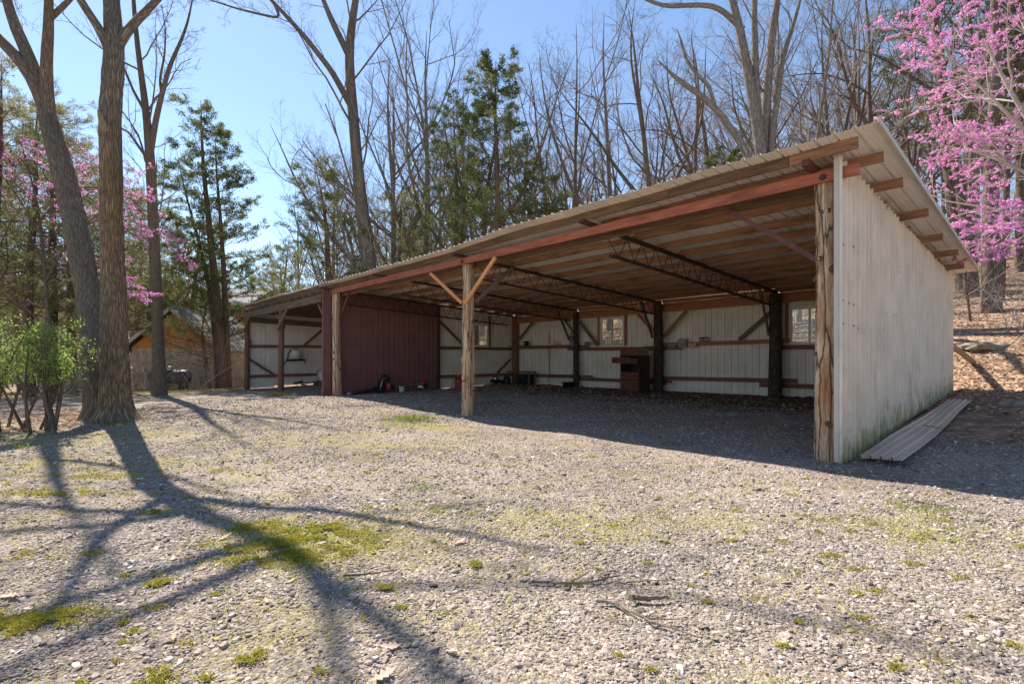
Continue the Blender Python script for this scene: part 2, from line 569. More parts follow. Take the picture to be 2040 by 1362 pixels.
M['dresser'] = wood('dresser_wood', (0.22, 0.085, 0.055), (0.13, 0.045, 0.032), stain_amt=0.2, rough=0.5, grain=25)
M['dresserdark'] = wood('dresser_dark_wood', (0.085, 0.038, 0.032), (0.05, 0.022, 0.02), stain_amt=0.2, rough=0.5, grain=25)
M['drawerbox'] = wood('drawer_box_wood', (0.33, 0.23, 0.15), (0.24, 0.16, 0.10), stain_amt=0.2)
M['brass'] = plain('dark_brass', (0.05, 0.038, 0.025), 0.4, 0.6)
M['oakbark'] = bark('oak_bark', (0.33, 0.245, 0.175), (0.085, 0.062, 0.046), 48, 3.2, 1.0, 0.04, moss=(0.085, 0.085, 0.05))
M['greybark'] = bark('grey_bark', (0.27, 0.235, 0.20), (0.11, 0.094, 0.08), 15, 2.5, 0.6, 0.02)
M['patchbark'] = bark('dark_bark_with_pale_patches', (0.20, 0.16, 0.125), (0.065, 0.05, 0.04), 22, 2.5, 0.7, 0.02, moss=(0.30, 0.26, 0.225))
M['brownbark'] = bark('brown_bark', (0.21, 0.155, 0.12), (0.08, 0.058, 0.046), 18, 2.5, 0.7, 0.02)
M['cedarbark'] = bark('cedar_bark', (0.19, 0.125, 0.09), (0.07, 0.045, 0.034), 26, 1.2, 0.8, 0.02)
M['darktwig'] = plain('dark_twig_bark', (0.15, 0.115, 0.095), 0.9, 0, 2.0, 0.3, spec=0.1)
M['twig'] = plain('twig_bark', (0.22, 0.18, 0.152), 0.9, 0, 2.0, 0.25, spec=0.1)
M['paletwig'] = plain('pale_twig_bark', (0.36, 0.31, 0.265), 0.9, 0, 2.0, 0.25, spec=0.1)
M['stick'] = wood('fallen_stick', (0.24, 0.19, 0.14), (0.09, 0.07, 0.055), stain_amt=0.3, grain=90)
M['cedar'] = leaf_mat('cedar_sprays', (0.06, 0.088, 0.036), (0.23, 0.24, 0.08), 0.42)
M['pine_leaf'] = leaf_mat('loose_evergreen_needles', (0.09, 0.105, 0.045), (0.34, 0.31, 0.14), 0.5)
M['redbud'] = leaf_mat('redbud_blossom', (0.50, 0.17, 0.42), (0.90, 0.50, 0.77), 0.45)
M['bushleaf'] = leaf_mat('bush_leaves', (0.10, 0.16, 0.04), (0.40, 0.50, 0.14), 0.5)
M['litter'] = leaf_mat('dead_leaves', (0.26, 0.155, 0.095), (0.66, 0.49, 0.36), 0.25)
M['oakleaf'] = leaf_mat('pale_oak_leaf', (0.36, 0.24, 0.15), (0.72, 0.58, 0.45), 0.2)
M['grass'] = leaf_mat('spring_grass', (0.12, 0.20, 0.03), (0.36, 0.42, 0.10), 0.4)
M['moss'] = leaf_mat('yellow_green_moss', (0.25, 0.235, 0.035), (0.50, 0.45, 0.10), 0.4)
M['rock'] = plain('lichened_limestone', (0.25, 0.215, 0.165), 0.9, 0, 3.0, 0.4, 0.8)


def glass_mat():
    m, nt, nd, lk, b = new_mat('window_glass')
    nd.remove(b)
    t = nd.new("ShaderNodeBsdfTransparent"); t.inputs[0].default_value = (0.9, 0.92, 0.9, 1)
    g = nd.new("ShaderNodeBsdfGlossy"); g.inputs['Roughness'].default_value = 0.05
    f = nd.new("ShaderNodeFresnel"); f.inputs[0].default_value = 1.45
    ms = nd.new("ShaderNodeMixShader")
    lk.new(f.outputs[0], ms.inputs[0]); lk.new(t.outputs[0], ms.inputs[1]); lk.new(g.outputs[0], ms.inputs[2])
    lk.new(ms.outputs[0], nd["Material Output"].inputs[0])
    return m


M['glass'] = glass_mat()


def stone_mat():
    m, nt, nd, lk, b = new_mat('gravel_stone')
    a = nd.new("ShaderNodeAttribute"); a.attribute_type = 'INSTANCER'; a.attribute_name = "rnd"
    r = ramp(nd, [(0.0, (0.10, 0.082, 0.070)), (0.3, (0.235, 0.197, 0.168)), (0.6, (0.36, 0.304, 0.265)), (0.86, (0.61, 0.54, 0.485)), (0.9, (0.24, 0.21, 0.07)), (1.0, (0.36, 0.315, 0.12))])
    lk.new(a.outputs['Fac'], r.inputs[0])
    tc = nd.new("ShaderNodeTexCoord")
    n = noise(nd, lk, tc.outputs['Object'], 2.5, 4, 0.7)
    c = mix(nd, lk, 0.5, r.outputs[0], n.outputs[0], 'OVERLAY')
    lk.new(c, b.inputs['Base Color'])
    b.inputs['Roughness'].default_value = 0.9
    b.inputs['Specular IOR Level'].default_value = 0.2
    return m


M['stone'] = stone_mat()


def ground_mat():
    """gravel, leaf litter, thin moss and turf, and dark floor debris, mixed by the 'zone' attribute"""
    m, nt, nd, lk, b = new_mat('ground_cover')
    tc = nd.new("ShaderNodeTexCoord"); P = tc.outputs['Object']
    z = nd.new("ShaderNodeAttribute"); z.attribute_name = "zone"
    zs = nd.new("ShaderNodeSeparateXYZ"); lk.new(z.outputs['Vector'], zs.inputs[0])
    # gravel
    vo = nd.new("ShaderNodeTexVoronoi"); vo.inputs['Scale'].default_value = 38; vo.inputs['Randomness'].default_value = 1
    nw = noise(nd, lk, P, 30, 3)
    pv = mix(nd, lk, 0.03, P, nw.outputs['Color'], 'ADD')
    lk.new(pv, vo.inputs['Vector'])
    vo2 = nd.new("ShaderNodeTexVoronoi"); vo2.inputs['Scale'].default_value = 95
    lk.new(P, vo2.inputs['Vector'])
    sc = nd.new("ShaderNodeSeparateColor"); lk.new(vo.outputs['Color'], sc.inputs[0])
    sc2 = nd.new("ShaderNodeSeparateColor"); lk.new(vo2.outputs['Color'], sc2.inputs[0])
    f1 = math_n(nd, lk, 'MULTIPLY_ADD', sc2.outputs[0], 0.4)
    lk.new(math_n(nd, lk, 'MULTIPLY', sc.outputs[0], 0.6), f1.node.inputs[2])
    rg = ramp(nd, [(0.05, (0.14, 0.115, 0.097)), (0.4, (0.25, 0.208, 0.177)), (0.75, (0.36, 0.303, 0.262)), (1, (0.54, 0.475, 0.425))])
    lk.new(f1, rg.inputs[0])
    nb = noise(nd, lk, P, 0.55, 5, 0.6)
    rb = ramp(nd, [(0.32, (0.66, 0.62, 0.57)), (0.5, (0.95, 0.93, 0.9)), (0.68, (1.12, 1.10, 1.07))])
    lk.new(nb.outputs[0], rb.inputs[0])
    grav = mix(nd, lk, 1.0, rg.outputs[0], rb.outputs[0], 'MULTIPLY')
    # thin yellow moss film
    nm = noise(nd, lk, P, 1.3, 6, 0.62)
    nm2 = noise(nd, lk, P, 14, 5, 0.7)
    mm = math_n(nd, lk, 'MULTIPLY_ADD', nm2.outputs[0], 0.55); lk.new(nm.outputs[0], mm.node.inputs[2])
    mm = math_n(nd, lk, 'ADD', mm, math_n(nd, lk, 'MULTIPLY', zs.outputs[1], 0.62))
    rm = ramp(nd, [(0.95, (0, 0, 0)), (1.22, (1, 1, 1))])
    mm = math_n(nd, lk, 'MULTIPLY', math_n(nd, lk, 'SUBTRACT', mm, 0.93), 3.3, True)
    nmc = noise(nd, lk, P, 25, 3)
    rmc = ramp(nd, [(0.3, (0.19, 0.18, 0.03)), (0.7, (0.33, 0.29, 0.075))])
    lk.new(nmc.outputs[0], rmc.inputs[0])
    c = mix(nd, lk, math_n(nd, lk, 'MULTIPLY', mm, 0.7), grav, rmc.outputs[0])
    # leaf litter
    vl = nd.new("ShaderNodeTexVoronoi"); vl.inputs['Scale'].default_value = 13
    nl_ = noise(nd, lk, P, 8, 3)
    lk.new(mix(nd, lk, 0.08, P, nl_.outputs['Color'], 'ADD'), vl.inputs['Vector'])
    sl = nd.new("ShaderNodeSeparateColor"); lk.new(vl.outputs['Color'], sl.inputs[0])
    rl = ramp(nd, [(0.0, (0.15, 0.09, 0.056)), (0.45, (0.33, 0.215, 0.14)), (0.8, (0.46, 0.33, 0.23)), (1, (0.58, 0.45, 0.33))])
    lk.new(sl.outputs[0], rl.inputs[0])
    nl = noise(nd, lk, P, 3.0, 5, 0.7)
    fl = math_n(nd, lk, 'MULTIPLY_ADD', nl.outputs[0], 0.8); lk.new(zs.outputs[0], fl.node.inputs[2])
    fl = math_n(nd, lk, 'MULTIPLY', math_n(nd, lk, 'SUBTRACT', fl, 0.72), 4, True)
    c = mix(nd, lk, fl, c, rl.outputs[0])
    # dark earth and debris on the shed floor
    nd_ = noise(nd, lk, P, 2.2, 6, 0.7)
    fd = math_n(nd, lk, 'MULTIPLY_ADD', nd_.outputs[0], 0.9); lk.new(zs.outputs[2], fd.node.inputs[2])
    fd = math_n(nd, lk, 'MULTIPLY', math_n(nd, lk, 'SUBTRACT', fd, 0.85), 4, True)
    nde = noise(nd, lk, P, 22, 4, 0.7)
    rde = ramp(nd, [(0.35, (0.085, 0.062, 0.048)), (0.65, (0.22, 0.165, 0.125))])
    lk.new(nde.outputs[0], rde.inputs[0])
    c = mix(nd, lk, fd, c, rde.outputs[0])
    lk.new(c, b.inputs['Base Color'])
    b.inputs['Roughness'].default_value = 0.95
    b.inputs['Specular IOR Level'].default_value = 0.15
    h = math_n(nd, lk, 'MULTIPLY_ADD', vo2.outputs['Distance'], 0.35); lk.new(vo.outputs['Distance'], h.node.inputs[2])
    h2 = math_n(nd, lk, 'ADD', h, math_n(nd, lk, 'MULTIPLY', nl.outputs[0], 0.4))
    bump(nd, lk, b, h2, 0.9, -0.018)
    return m


M['ground'] = ground_mat()


# ================================================================ TERRAIN
def spread(n, lo, hi, c, k):
    """coordinates dense near c"""
    a = math.asinh((lo - c) / k); b_ = math.asinh((hi - c) / k)
    return c + k * np.sinh(np.linspace(a, b_, n))


gx = spread(335, -190, 190, 0.5, 9.0)
gy = spread(315, -25, 240, 6.5, 7.5)
GX, GY = np.meshgrid(gx, gy)
GZ = ground(GX, GY)
nxg, nyg = len(gx), len(gy)
ii = np.arange(nyg - 1)[:, None] * nxg + np.arange(nxg - 1)[None]
quads = np.stack([ii, ii + 1, ii + nxg + 1, ii + nxg], -1).reshape(-1, 4)


def zones(x, y):
    s, t = st(x, y)
    n = vnoise(x * 0.35, y * 0.35, 11)
    edge = (n - 0.5) * 3.0
    # leaf litter: woods behind and right of the shed, and beyond the yard on the left
    lit = sstep(9.6, 11.0, t + edge * 0.2) * (1 - sstep(24, 29, s) * (1 - sstep(6, 14, t)))
    lit = np.maximum(lit, sstep(1.9, 3.6, t + edge * 0.5) * sstep(0.0, -0.5, s))
    lit = np.maximum(lit, sstep(25.6, 27.6, s + edge * 0.7) * sstep(-9.5, -6.5, t + edge))
    lit = np.maximum(lit, 0.95 * sstep(-11.6, -13.2, x + edge * 0.3) * (1 - sstep(8.6, 10.3, y)) * 0)
    lit = np.maximum(lit, sstep(80, 110, np.hypot(x, y)))
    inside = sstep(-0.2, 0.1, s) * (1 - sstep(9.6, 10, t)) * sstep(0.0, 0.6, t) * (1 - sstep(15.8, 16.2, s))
    lit = lit * (1 - inside)
    # moss
    mo = 0.28 * np.ones_like(x) * (1 - sstep(-1.4, -0.6, t))
    for (cx, cy, rx, ry, a) in ((-1.55, 4.15, 0.62, 0.36, 0.85), (-2.2, 4.45, 0.5, 0.25, 0.5), (-3.2, 2.95, 0.5, 0.1, 0.75), (-3.35, 2.7, 0.2, 0.12, 0.8),
                                (-8.2, 9.6, 2.6, 1.0, 0.38), (-6.0, 7.2, 2.0, 0.5, 0.36), (0.9, 4.6, 1.1, 0.5, 0.28), (3.5, 4.7, 1.0, 0.5, 0.3),
                                (-1.2, 8.8, 1.2, 0.4, 0.2), (-0.4, 4.9, 1.5, 0.5, 0.22), (-1.9, 11.4, 0.9, 0.5, 0.55), (-3.5, 9.0, 2.2, 0.8, 0.2), (-0.6, 3.3, 0.8, 0.5, 0.15)):
        mo = mo + a * np.exp(-((x - cx) / rx) ** 2 - ((y - cy) / ry) ** 2)
    mo = mo + 0.6 * sstep(23, 27, s) * sstep(-2.0, -5.0, t + edge * 0.7)
    mo = mo + 0.55 * sstep(10.5, 13, t) * sstep(0.45, 0.7, vnoise(x * 0.6, y * 0.6, 21)) * (1 - sstep(22, 30, t))
    # debris on the shed floor
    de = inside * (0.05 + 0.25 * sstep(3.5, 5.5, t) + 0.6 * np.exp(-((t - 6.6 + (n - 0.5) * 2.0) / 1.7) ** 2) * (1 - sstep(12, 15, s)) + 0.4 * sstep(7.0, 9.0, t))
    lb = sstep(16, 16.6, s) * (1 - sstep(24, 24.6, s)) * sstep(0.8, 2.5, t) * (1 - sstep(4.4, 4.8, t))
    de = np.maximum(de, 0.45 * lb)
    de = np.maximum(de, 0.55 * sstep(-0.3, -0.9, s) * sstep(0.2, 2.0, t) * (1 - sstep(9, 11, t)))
    return np.stack([lit, mo, de], -1)


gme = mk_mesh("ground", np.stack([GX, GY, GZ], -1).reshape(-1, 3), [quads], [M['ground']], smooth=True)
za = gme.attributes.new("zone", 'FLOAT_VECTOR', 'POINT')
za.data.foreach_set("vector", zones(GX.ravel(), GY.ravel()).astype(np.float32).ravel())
go = bpy.data.objects.new("ground", gme); COL.objects.link(go)
tag(go, kind='structure')

# ================================================================ THE SHED
shed = empty("pole_shed", B(0, 0, 0), "long open-fronted pole shed with beige ribbed metal roof, log posts and a dark red partition", "shed")


def part(name, mb, mat, parent=None, smooth=False, label=None, kind=None):
    o = mb.build(name, mat, parent if parent is not None else shed, smooth)
    if label: o['label'] = label
    if kind: o['kind'] = kind
    return o


PITCH = 0.2286
RIB = [(0.0, 0.0), (0.007, 0.024), (0.036, 0.024), (0.043, 0.0), (0.098, 0.0), (0.102, 0.006), (0.118, 0.006), (0.122, 0.0),
       (0.163, 0.0), (0.167, 0.006), (0.183, 0.006), (0.187, 0.0)]
PROF = [(k * PITCH + a, h * 1.35) for k in range(4) for a, h in RIB] + [(4 * PITCH, 0.0), (4 * PITCH + 0.01, 0.026), (4 * PITCH + 0.03, 0.026)]
SHEET = 4 * PITCH


def wall_sheets(p0, p1, nrm, zb, zt, mat, name="wall_panel", holes=(), jit=0.004, grz=None, rib=1.0):
    """ribbed steel sheets side by side from plan point p0 to p1 (s,t); zb, zt give bottom and top by distance"""
    p0 = np.array(p0, float); p1 = np.array(p1, float)
    L = np.linalg.norm(p1 - p0); d = (p1 - p0) / L
    nrm = np.array(nrm, float)
    k = 0
    while k * SHEET < L - 0.02:
        a0 = k * SHEET
        jz = random.uniform(-0.012, 0.012); jn = 0.007 * (k % 2) + random.uniform(0, jit)
        mb = MB()
        prof = [(a, h) for a, h in PROF if a0 + a <= L + 0.03]
        xs = np.array([a0 + a for a, _ in prof]); hs = np.array([h * rib for _, h in prof])

        def pt(i, z):
            q = p0 + d * xs[i] + nrm * (hs[i] + jn)
            return B(q[0], q[1], z)
        for i in range(len(xs) - 1):
            xm = (xs[i] + xs[i + 1]) / 2
            segs = [(zb(xm) + jz, zt(xm))]
            for (h0, h1, za_, zb_) in holes:
                if h0 < xm < h1:
                    segs = [(segs[0][0], za_), (zb_, segs[0][1])]
            for (a, c) in segs:
                zs_ = np.linspace(a, c, 3)
                V = []; G = []
                for z in zs_:
                    for q in (i, i + 1):
                        V.append(pt(q, z)); G.append(((z - (grz(xs[q]) if grz else 0)), xs[q], hs[q]))
                mb.add(V, [[[0, 1, 3, 2], [2, 3, 5, 4]]], G)
        part(name, mb, mat)
        k += 1


def local_g(s, t):
    p = B(s, t, 0)
    return gz(p[0], p[1])


# --- log and square posts
def log_post(s, t, z0, z1, r, mat, seed, k=18, n=46, noise_=0.05, name='post', knots=0, lean=(0, 0), label=None):
    rg = np.random.default_rng(seed)
    zz = np.linspace(z0, z1, n)
    u = (zz - z0) / (z1 - z0)
    pts = np.array([B(s + lean[0] * a + 0.012 * math.sin(a * 5 + seed), t + lean[1] * a + 0.012 * math.cos(a * 4 + seed), z) for a, z in zip(u, zz)])
    rad = r * (1.08 - 0.16 * u + 0.10 * np.exp(-u * 16))
    kn = [(rg.uniform(0.4, z1 - z0 - 0.3), rg.uniform(0, 6.28), rg.uniform(0.035, 0.07), rg.uniform(0.02, 0.045)) for _ in range(knots)]
    mb = MB().tube(pts, rad, k, noise=noise_, seed=seed, knots=kn)
    o = part(name, mb, mat, smooth=True, label=label)
    # dark knots, each a little raised disc on the log
    for (kl, kth, ks, kh) in kn:
        i = int(kl / (z1 - z0) * (n - 1))
        c = pts[i]
        T = np.array([0, 0, 1.0]); n1 = np.cross(T, [0.31, 0.95, 0.05]); n1 /= np.linalg.norm(n1); n2 = np.cross(T, n1)
        dr = math.cos(kth) * n1 + math.sin(kth) * n2
        p = c + dr * (rad[i] + kh * 0.75)
        kb = MB().lathe(p - dr * 0.03, [(ks * 0.95, 0.0), (ks * 0.85, 0.02), (ks * 0.5, 0.034), (ks * 0.3, 0.028), (0.001, 0.018)], 10, dr)
        part('knot', kb, M['knot'], parent=o, smooth=True)
    return o


log_post(0, 0, -0.15, 4.06, 0.152, M['post'], 3, k=30, n=110, noise_=0.135, knots=18, label='weathered peeled log post at the open right corner')
log_post(8.0, 0, -0.1, 3.86, 0.15, M['post'], 8, k=26, n=80, noise_=0.10, knots=11)
log_post(15.35, 0, -0.1, 3.72, 0.14, M['post'], 12, k=24, n=70, noise_=0.11, knots=9)
log_post(20.0, -0.2, -0.3, 3.44, 0.115, M['brownpost'], 15, noise_=0.03, knots=2)
log_post(24.45, -0.17, -0.4, 3.4, 0.12, M['brownpost'], 16, noise_=0.02)


def rear_t(s):      # the rear wall is not quite square to the front
    return 9.78 - 0.045 * s


log_post(4.0, rear_t(4.0) - 0.45, -0.1, zc(4, 9) - 0.06, 0.19, M['darkpost'], 21, noise_=0.03, label='thick dark bark-covered log post at the back')
log_post(8.05, rear_t(8.05) - 0.4, -0.1, zc(8, 9) - 0.06, 0.17, M['darkpost'], 22, noise_=0.03)
log_post(11.9, rear_t(11.9) - 0.3, -0.1, zc(11.9, 9) - 0.06, 0.12, M['darkpost'], 23, noise_=0.03)
mb = MB().board(B(15.55, 8.95, -0.1), B(15.55, 8.95, 3.3), 0.24, 0.24, up=(VX[0], VX[1], 0)); part('post', mb, M['girt'])
mb = MB().board(B(0.05, 9.5, -0.1), B(0.05, 9.5, 3.5), 0.15, 0.15, up=(VX[0], VX[1], 0)); part('post', mb, M['girt'])
mb = MB().board(B(15.62, 4.55, -0.1), B(15.62, 4.55, 3.5), 0.12, 0.12, up=(VX[0], VX[1], 0)); part('post', mb, M['redsteel'])
mb = MB().board(B(15.66, 6.1, -0.1), B(15.66, 6.1, 3.4), 0.09, 0.1, up=(VX[0], VX[1], 0)); part('post', mb, M['girt'])

# --- front red beam, in two lengths with a second board behind it
for (s0, s1) in ((-0.42, 7.9), (7.91, 15.45)):
    z0, z1 = zc(s0, 0) - 0.125, zc(s1, 0) - 0.125
    part('front_beam', MB().board(B(s0, -0.17, z0 + 0.015), B(s1, -0.17, z1 + 0.015), 0.045, 0.155), M['redbeam'], label='red painted front beam')
    part('front_beam', MB().board(B(max(s0, 0.15), 0.17, z0 - 0.02), B(s1, 0.17, z1 - 0.02), 0.045, 0.2), M['fascia'])
# bolt heads of the beam
for s in (0.0, 8.0, 15.35):
    p = B(s, -0.2, zc(s, 0) - 0.12)
    part('bolt', MB().lathe(p, [(0.045, 0), (0.045, 0.008), (0.022, 0.008), (0.022, 0.025), (0.001, 0.026)], 10, (-VX[0], -VX[1], 0)), M['steel'])


# --- bar joist trusses
def truss(s, t0, t1, tw0, tw1):
    e = bpy.data.objects.new('truss', None); COL.objects.link(e); e.parent = shed
    off = B(s, 0, 3.9) - np.array(shed.location); e.location = off
    dep0, dep1 = 0.47, 0.45

    def top(t): return B(s, t, zc(s, t))
    def bot(t):
        f = (t - tw0) / (tw1 - tw0)
        return B(s, t, zc(s, t) - (dep0 * (1 - f) + dep1 * f))
    for o_ in (-0.032, 0.032):      # paired angle irons
        a, b = top(t0), top(t1); sh = np.array([UX[0], UX[1], 0]) * o_
        part('top_chord', MB().board(a + sh, b + sh, 0.05, 0.06), M['steel'], e)
        a, b = bot(tw0), bot(tw1)
        part('bottom_chord', MB().board(a + sh, b + sh, 0.042, 0.04), M['steel'], e)
    n = 15
    ts = np.linspace(tw0, tw1, 2 * n + 1)
    for i in range(2 * n):
        a = top(ts[i]) if i % 2 == 0 else bot(ts[i])
        b = bot(ts[i + 1]) if i % 2 == 0 else top(ts[i + 1])
        if i == 0:
            a = top(ts[0] - 0.28)
        part('web_rod', MB().tube([a, b], 0.011, 5), M['steel'], e)
    return e


for s in (0.1, 4.0, 8.0, 11.9, 15.55):
    if s < 1:
        continue
    te = rear_t(s) - 0.35
    truss(s, -0.5, te, 0.45, te - 0.35)
# short steel stub carrying the fascia at the right corner
part('bracket', MB().board(B(0.12, -0.52, zc(0.1, -0.5) + 0.01), B(0.12, 0.5, zc(0.1, 0.5) + 0.01), 0.09, 0.09), M['redsteel'])
# flat steel knee strap from the beam down to the corner post
part('knee_strap', MB().board(B(1.45, 0.1, zc(1.45, 0) - 0.2), B(0.13, 0.02, 2.83), 0.07, 0.02, up=(VX[0], VX[1], 0)), M['redsteel'])

# --- purlins (bay by bay) and fascia
bays = [(-0.62, 4.02), (3.98, 8.03), (7.98, 11.93), (11.88, 15.9)]


def t_edge(s):      # front edge of the roof
    return -0.72 + 0.36 * float(sstep(4, 11, s)) + 0.1 * float(sstep(12, 22, s))


pt_list = [0.22, 1.45, 2.4, 3.35, 4.35, 5.3, 6.15, 7.0, 7.85, 8.6, 9.25]
for bi, (s0, s1) in enumerate(bays):
    for pi_, t in enumerate(pt_list):
        if pi_ == 0 and bi == 0:
            part('purlin', MB().board(B(-0.62, 0.2, zc(-0.62, 0.2) + 0.1), B(4.02, 0.2, zc(4, 0.2) + 0.1), 0.04, 0.138), M['purlin']); continue
        if t > rear_t((s0 + s1) / 2) - 0.3:
            continue
        dt = random.uniform(-0.05, 0.05) + (0.03 if bi % 2 else -0.03)
        a, b = s0, s1
        if bi == 0:
            a = -0.62 + random.uniform(-0.05, 0.03)
            if pi_ in (0, 2, 4, 6, 8, 10): a = -0.23
        if pi_ == 0: continue
        dz = random.uniform(-0.008, 0.004)
        o = part('purlin', MB().board(B(a, t + dt, zc(a, t) + 0.103 + dz), B(b, t + dt, zc(b, t) + 0.103 + dz), 0.045, 0.142), M['purlin'])
for (s0, s1) in ((-0.47, 0.35), (0.36, 2.2), (2.21, 6.2), (6.21, 9.9), (9.91, 13.3), (13.31, 16.3)):
    t0, t1 = t_edge(s0) + 0.3, t_edge(s1) + 0.3
    m_ = M['fascia'] if s0 > 0.3 else M['purlin']
    part('fascia_board', MB().board(B(s0, t0, zroof(s0, t0) - 0.075), B(s1, t1, zroof(s1, t1) - 0.075), 0.04, 0.145), m_)

# --- roof sheets, ribs running down the slope
ns = int(math.ceil((16.3 + 0.72) / SHEET))


def roof_sheet(s0, tfun, tback, sag=0.0):
    mb = MB()
    nt_ = 7
    jz = random.uniform(0, 0.004); jt = random.uniform(-0.02, 0.02)
    V = []; G = []
    for a, h in PROF:
        s = s0 + a
        t0 = tfun(s) + jt
        for t in np.linspace(t0, tback, nt_):
            curl = 0.0
            z = zroof(s, t) + h + jz + 0.002 + 0.006 * math.sin(t * 2.3 + s * 0.7) + curl
            V.append(B(s, t, z)); G.append((t * 0.5, s, h))
    F = []
    for i in range(len(PROF) - 1):
        for j in range(nt_ - 1):
            F.append([i * nt_ + j, i * nt_ + j + 1, (i + 1) * nt_ + j + 1, (i + 1) * nt_ + j])
    mb.add(V, [F], G)
    part('roof_panel', mb, M['roof'])


s = -0.74
while s < 15.9:
    roof_sheet(s, t_edge, rear_t(max(s, 0)) + 0.38)
    s += SHEET
while s < 24.2:
    roof_sheet(s, t_edge, 5.0)
    s += SHEET
# folded edge flashing along the right rake, and a strip along the front edge
a, b = B(-0.755, -0.74, zroof(-0.74, -0.74) + 0.012), B(-0.755, rear_t(0) + 0.38, zroof(-0.74, rear_t(0) + 0.38) + 0.012)
part('rake_trim', MB().board(a, b, 0.012, 0.075), M['trim'])
part('rake_trim', MB().board(a + np.array([UX[0], UX[1], 0]) * 0.03 - np.array([0, 0, 0.028]), b + np.array([UX[0], UX[1], 0]) * 0.03 - np.array([0, 0, 0.028]), 0.05, 0.01), M['trim'])

# --- right end wall
def zt_r(x): return zc(-0.2, -0.28 + x) + 0.075
wall_sheets((-0.2, -0.27), (-0.2, rear_t(0) + 0.05), (-1, 0), lambda x: max(local_g(-0.3, -0.27 + x), local_g(-0.02, -0.27 + x)) + 0.015 - 0.03 * x / 10, zt_r, M['whiteout'],
            grz=lambda x: local_g(-0.3, -0.27 + x), rib=1.45)
part('corner_trim', MB().board(B(-0.19, -0.285, 0.06), B(-0.19, -0.285, zc(0, -0.3) + 0.12), 0.055, 0.035, up=(VX[0], VX[1], 0)), M['trim'])
mb = MB()
for (zz, dz) in ((0.62, 0.5), (1.9, 0), (2.2, 0), (3.0, 0)):
    for i in range(40):
        t = -0.1 + i * 0.25 + random.uniform(-0.02, 0.02)
        if random.random() < 0.35 or t > 9.6: continue
        z = zz + random.uniform(-0.03, 0.03) + dz * t * 0.03
        if z > zt_r(t) - 0.1: continue
        mb.lathe(B(-0.222, t, z), [(0.014, 0), (0.014, 0.006), (0.001, 0.008)], 6, (-UX[0], -UX[1], 0))
part('screw', mb, M['screw'], kind='stuff')
mb = MB().board(B(-0.12, 0.2, 1.85), B(-0.12, 9.5, 1.85), 0.04, 0.14); part('girt', mb, M['girt'])
mb = MB().board(B(-0.12, 0.2, 0.72), B(-0.12, 9.5, 0.72), 0.04, 0.14); part('girt', mb, M['girt'])

# --- rear wall with two sliding windows
W_L = math.hypot(15.9, rear_t(0) - rear_t(15.9))


def rt(s): return rear_t(s)


def zt_b(x): return zc(15.85 - x, 9.5) + 0.03
win_rear = [(2.55, 3.74), (9.72, 10.88)]
holes = [(15.85 - b, 15.85 - a, 1.79, 2.99) for a, b in win_rear]
wall_sheets((15.85, rt(15.85)), (-0.2, rt(-0.2)), (0, 1), lambda x: 0.02 + 0.15 * (1 - x / 16), zt_b, M['white'], holes=holes)


def window(p0, p1, nrm, z0, z1, parent=None):
    """sliding window between two plan points; parts frame, sash, pane"""
    e = bpy.data.objects.new('window', None); COL.objects.link(e); e.parent = shed
    p0 = np.array(p0, float); p1 = np.array(p1, float); nrm = np.array(nrm, float)
    e.location = B(*p0, z0) - np.array(shed.location)
    def q(f, z, o=0.0):
        c = p0 + (p1 - p0) * f + nrm * o
        return B(c[0], c[1], z)
    w = np.linalg.norm(p1 - p0); up = np.append(B(*nrm, 0)[:2] - O, 0)
    fr = MB()
    th = 0.055; e1 = th / 2 / w
    fr.board(q(0, z0 + th / 2), q(1, z0 + th / 2), 0.09, th); fr.board(q(0, z1 - th / 2), q(1, z1 - th / 2), 0.09, th)
    fr.board(q(e1, z0 + th), q(e1, z1 - th), th, 0.085, up=up); fr.board(q(1 - e1, z0 + th), q(1 - e1, z1 - th), th, 0.085, up=up)
    part('window_frame', fr, M['vinyl'], e)
    for (f0, f1, o) in ((th / w, 0.53, -0.012), (0.47, 1 - th / w, 0.018)):
        sb = MB(); a = 0.018 / w
        for (fa, fb) in ((f0 + a, f0 + a), (f1 - a, f1 - a)):
            sb.board(q(fa, z0 + th, o), q(fa, z1 - th, o), 0.036, 0.026, up=up)
        sb.board(q(f0 + 2 * a, z0 + th + 0.018, o), q(f1 - 2 * a, z0 + th + 0.018, o), 0.026, 0.036)
        sb.board(q(f0 + 2 * a, z1 - th - 0.018, o), q(f1 - 2 * a, z1 - th - 0.018, o), 0.026, 0.036)
        part('sash', sb, M['vinyl'], e)
        part('pane', MB().board(q((f0 + f1) / 2, z0 + th, o), q((f0 + f1) / 2, z1 - th, o), (f1 - f0) * w - 0.06, 0.004, up=up), M['glass'], e)


for a, b in win_rear:
    window((b, rt(b) - 0.02), (a, rt(a) - 0.02), (0, -1), 1.79, 2.99)
    for sx in (a - 0.05, b + 0.05):
        part('stud', MB().board(B(sx, rt(sx) - 0.06, 1.86), B(sx, rt(sx) - 0.06, 3.12), 0.09, 0.06, up=(VX[0], VX[1], 0)), M['header'])

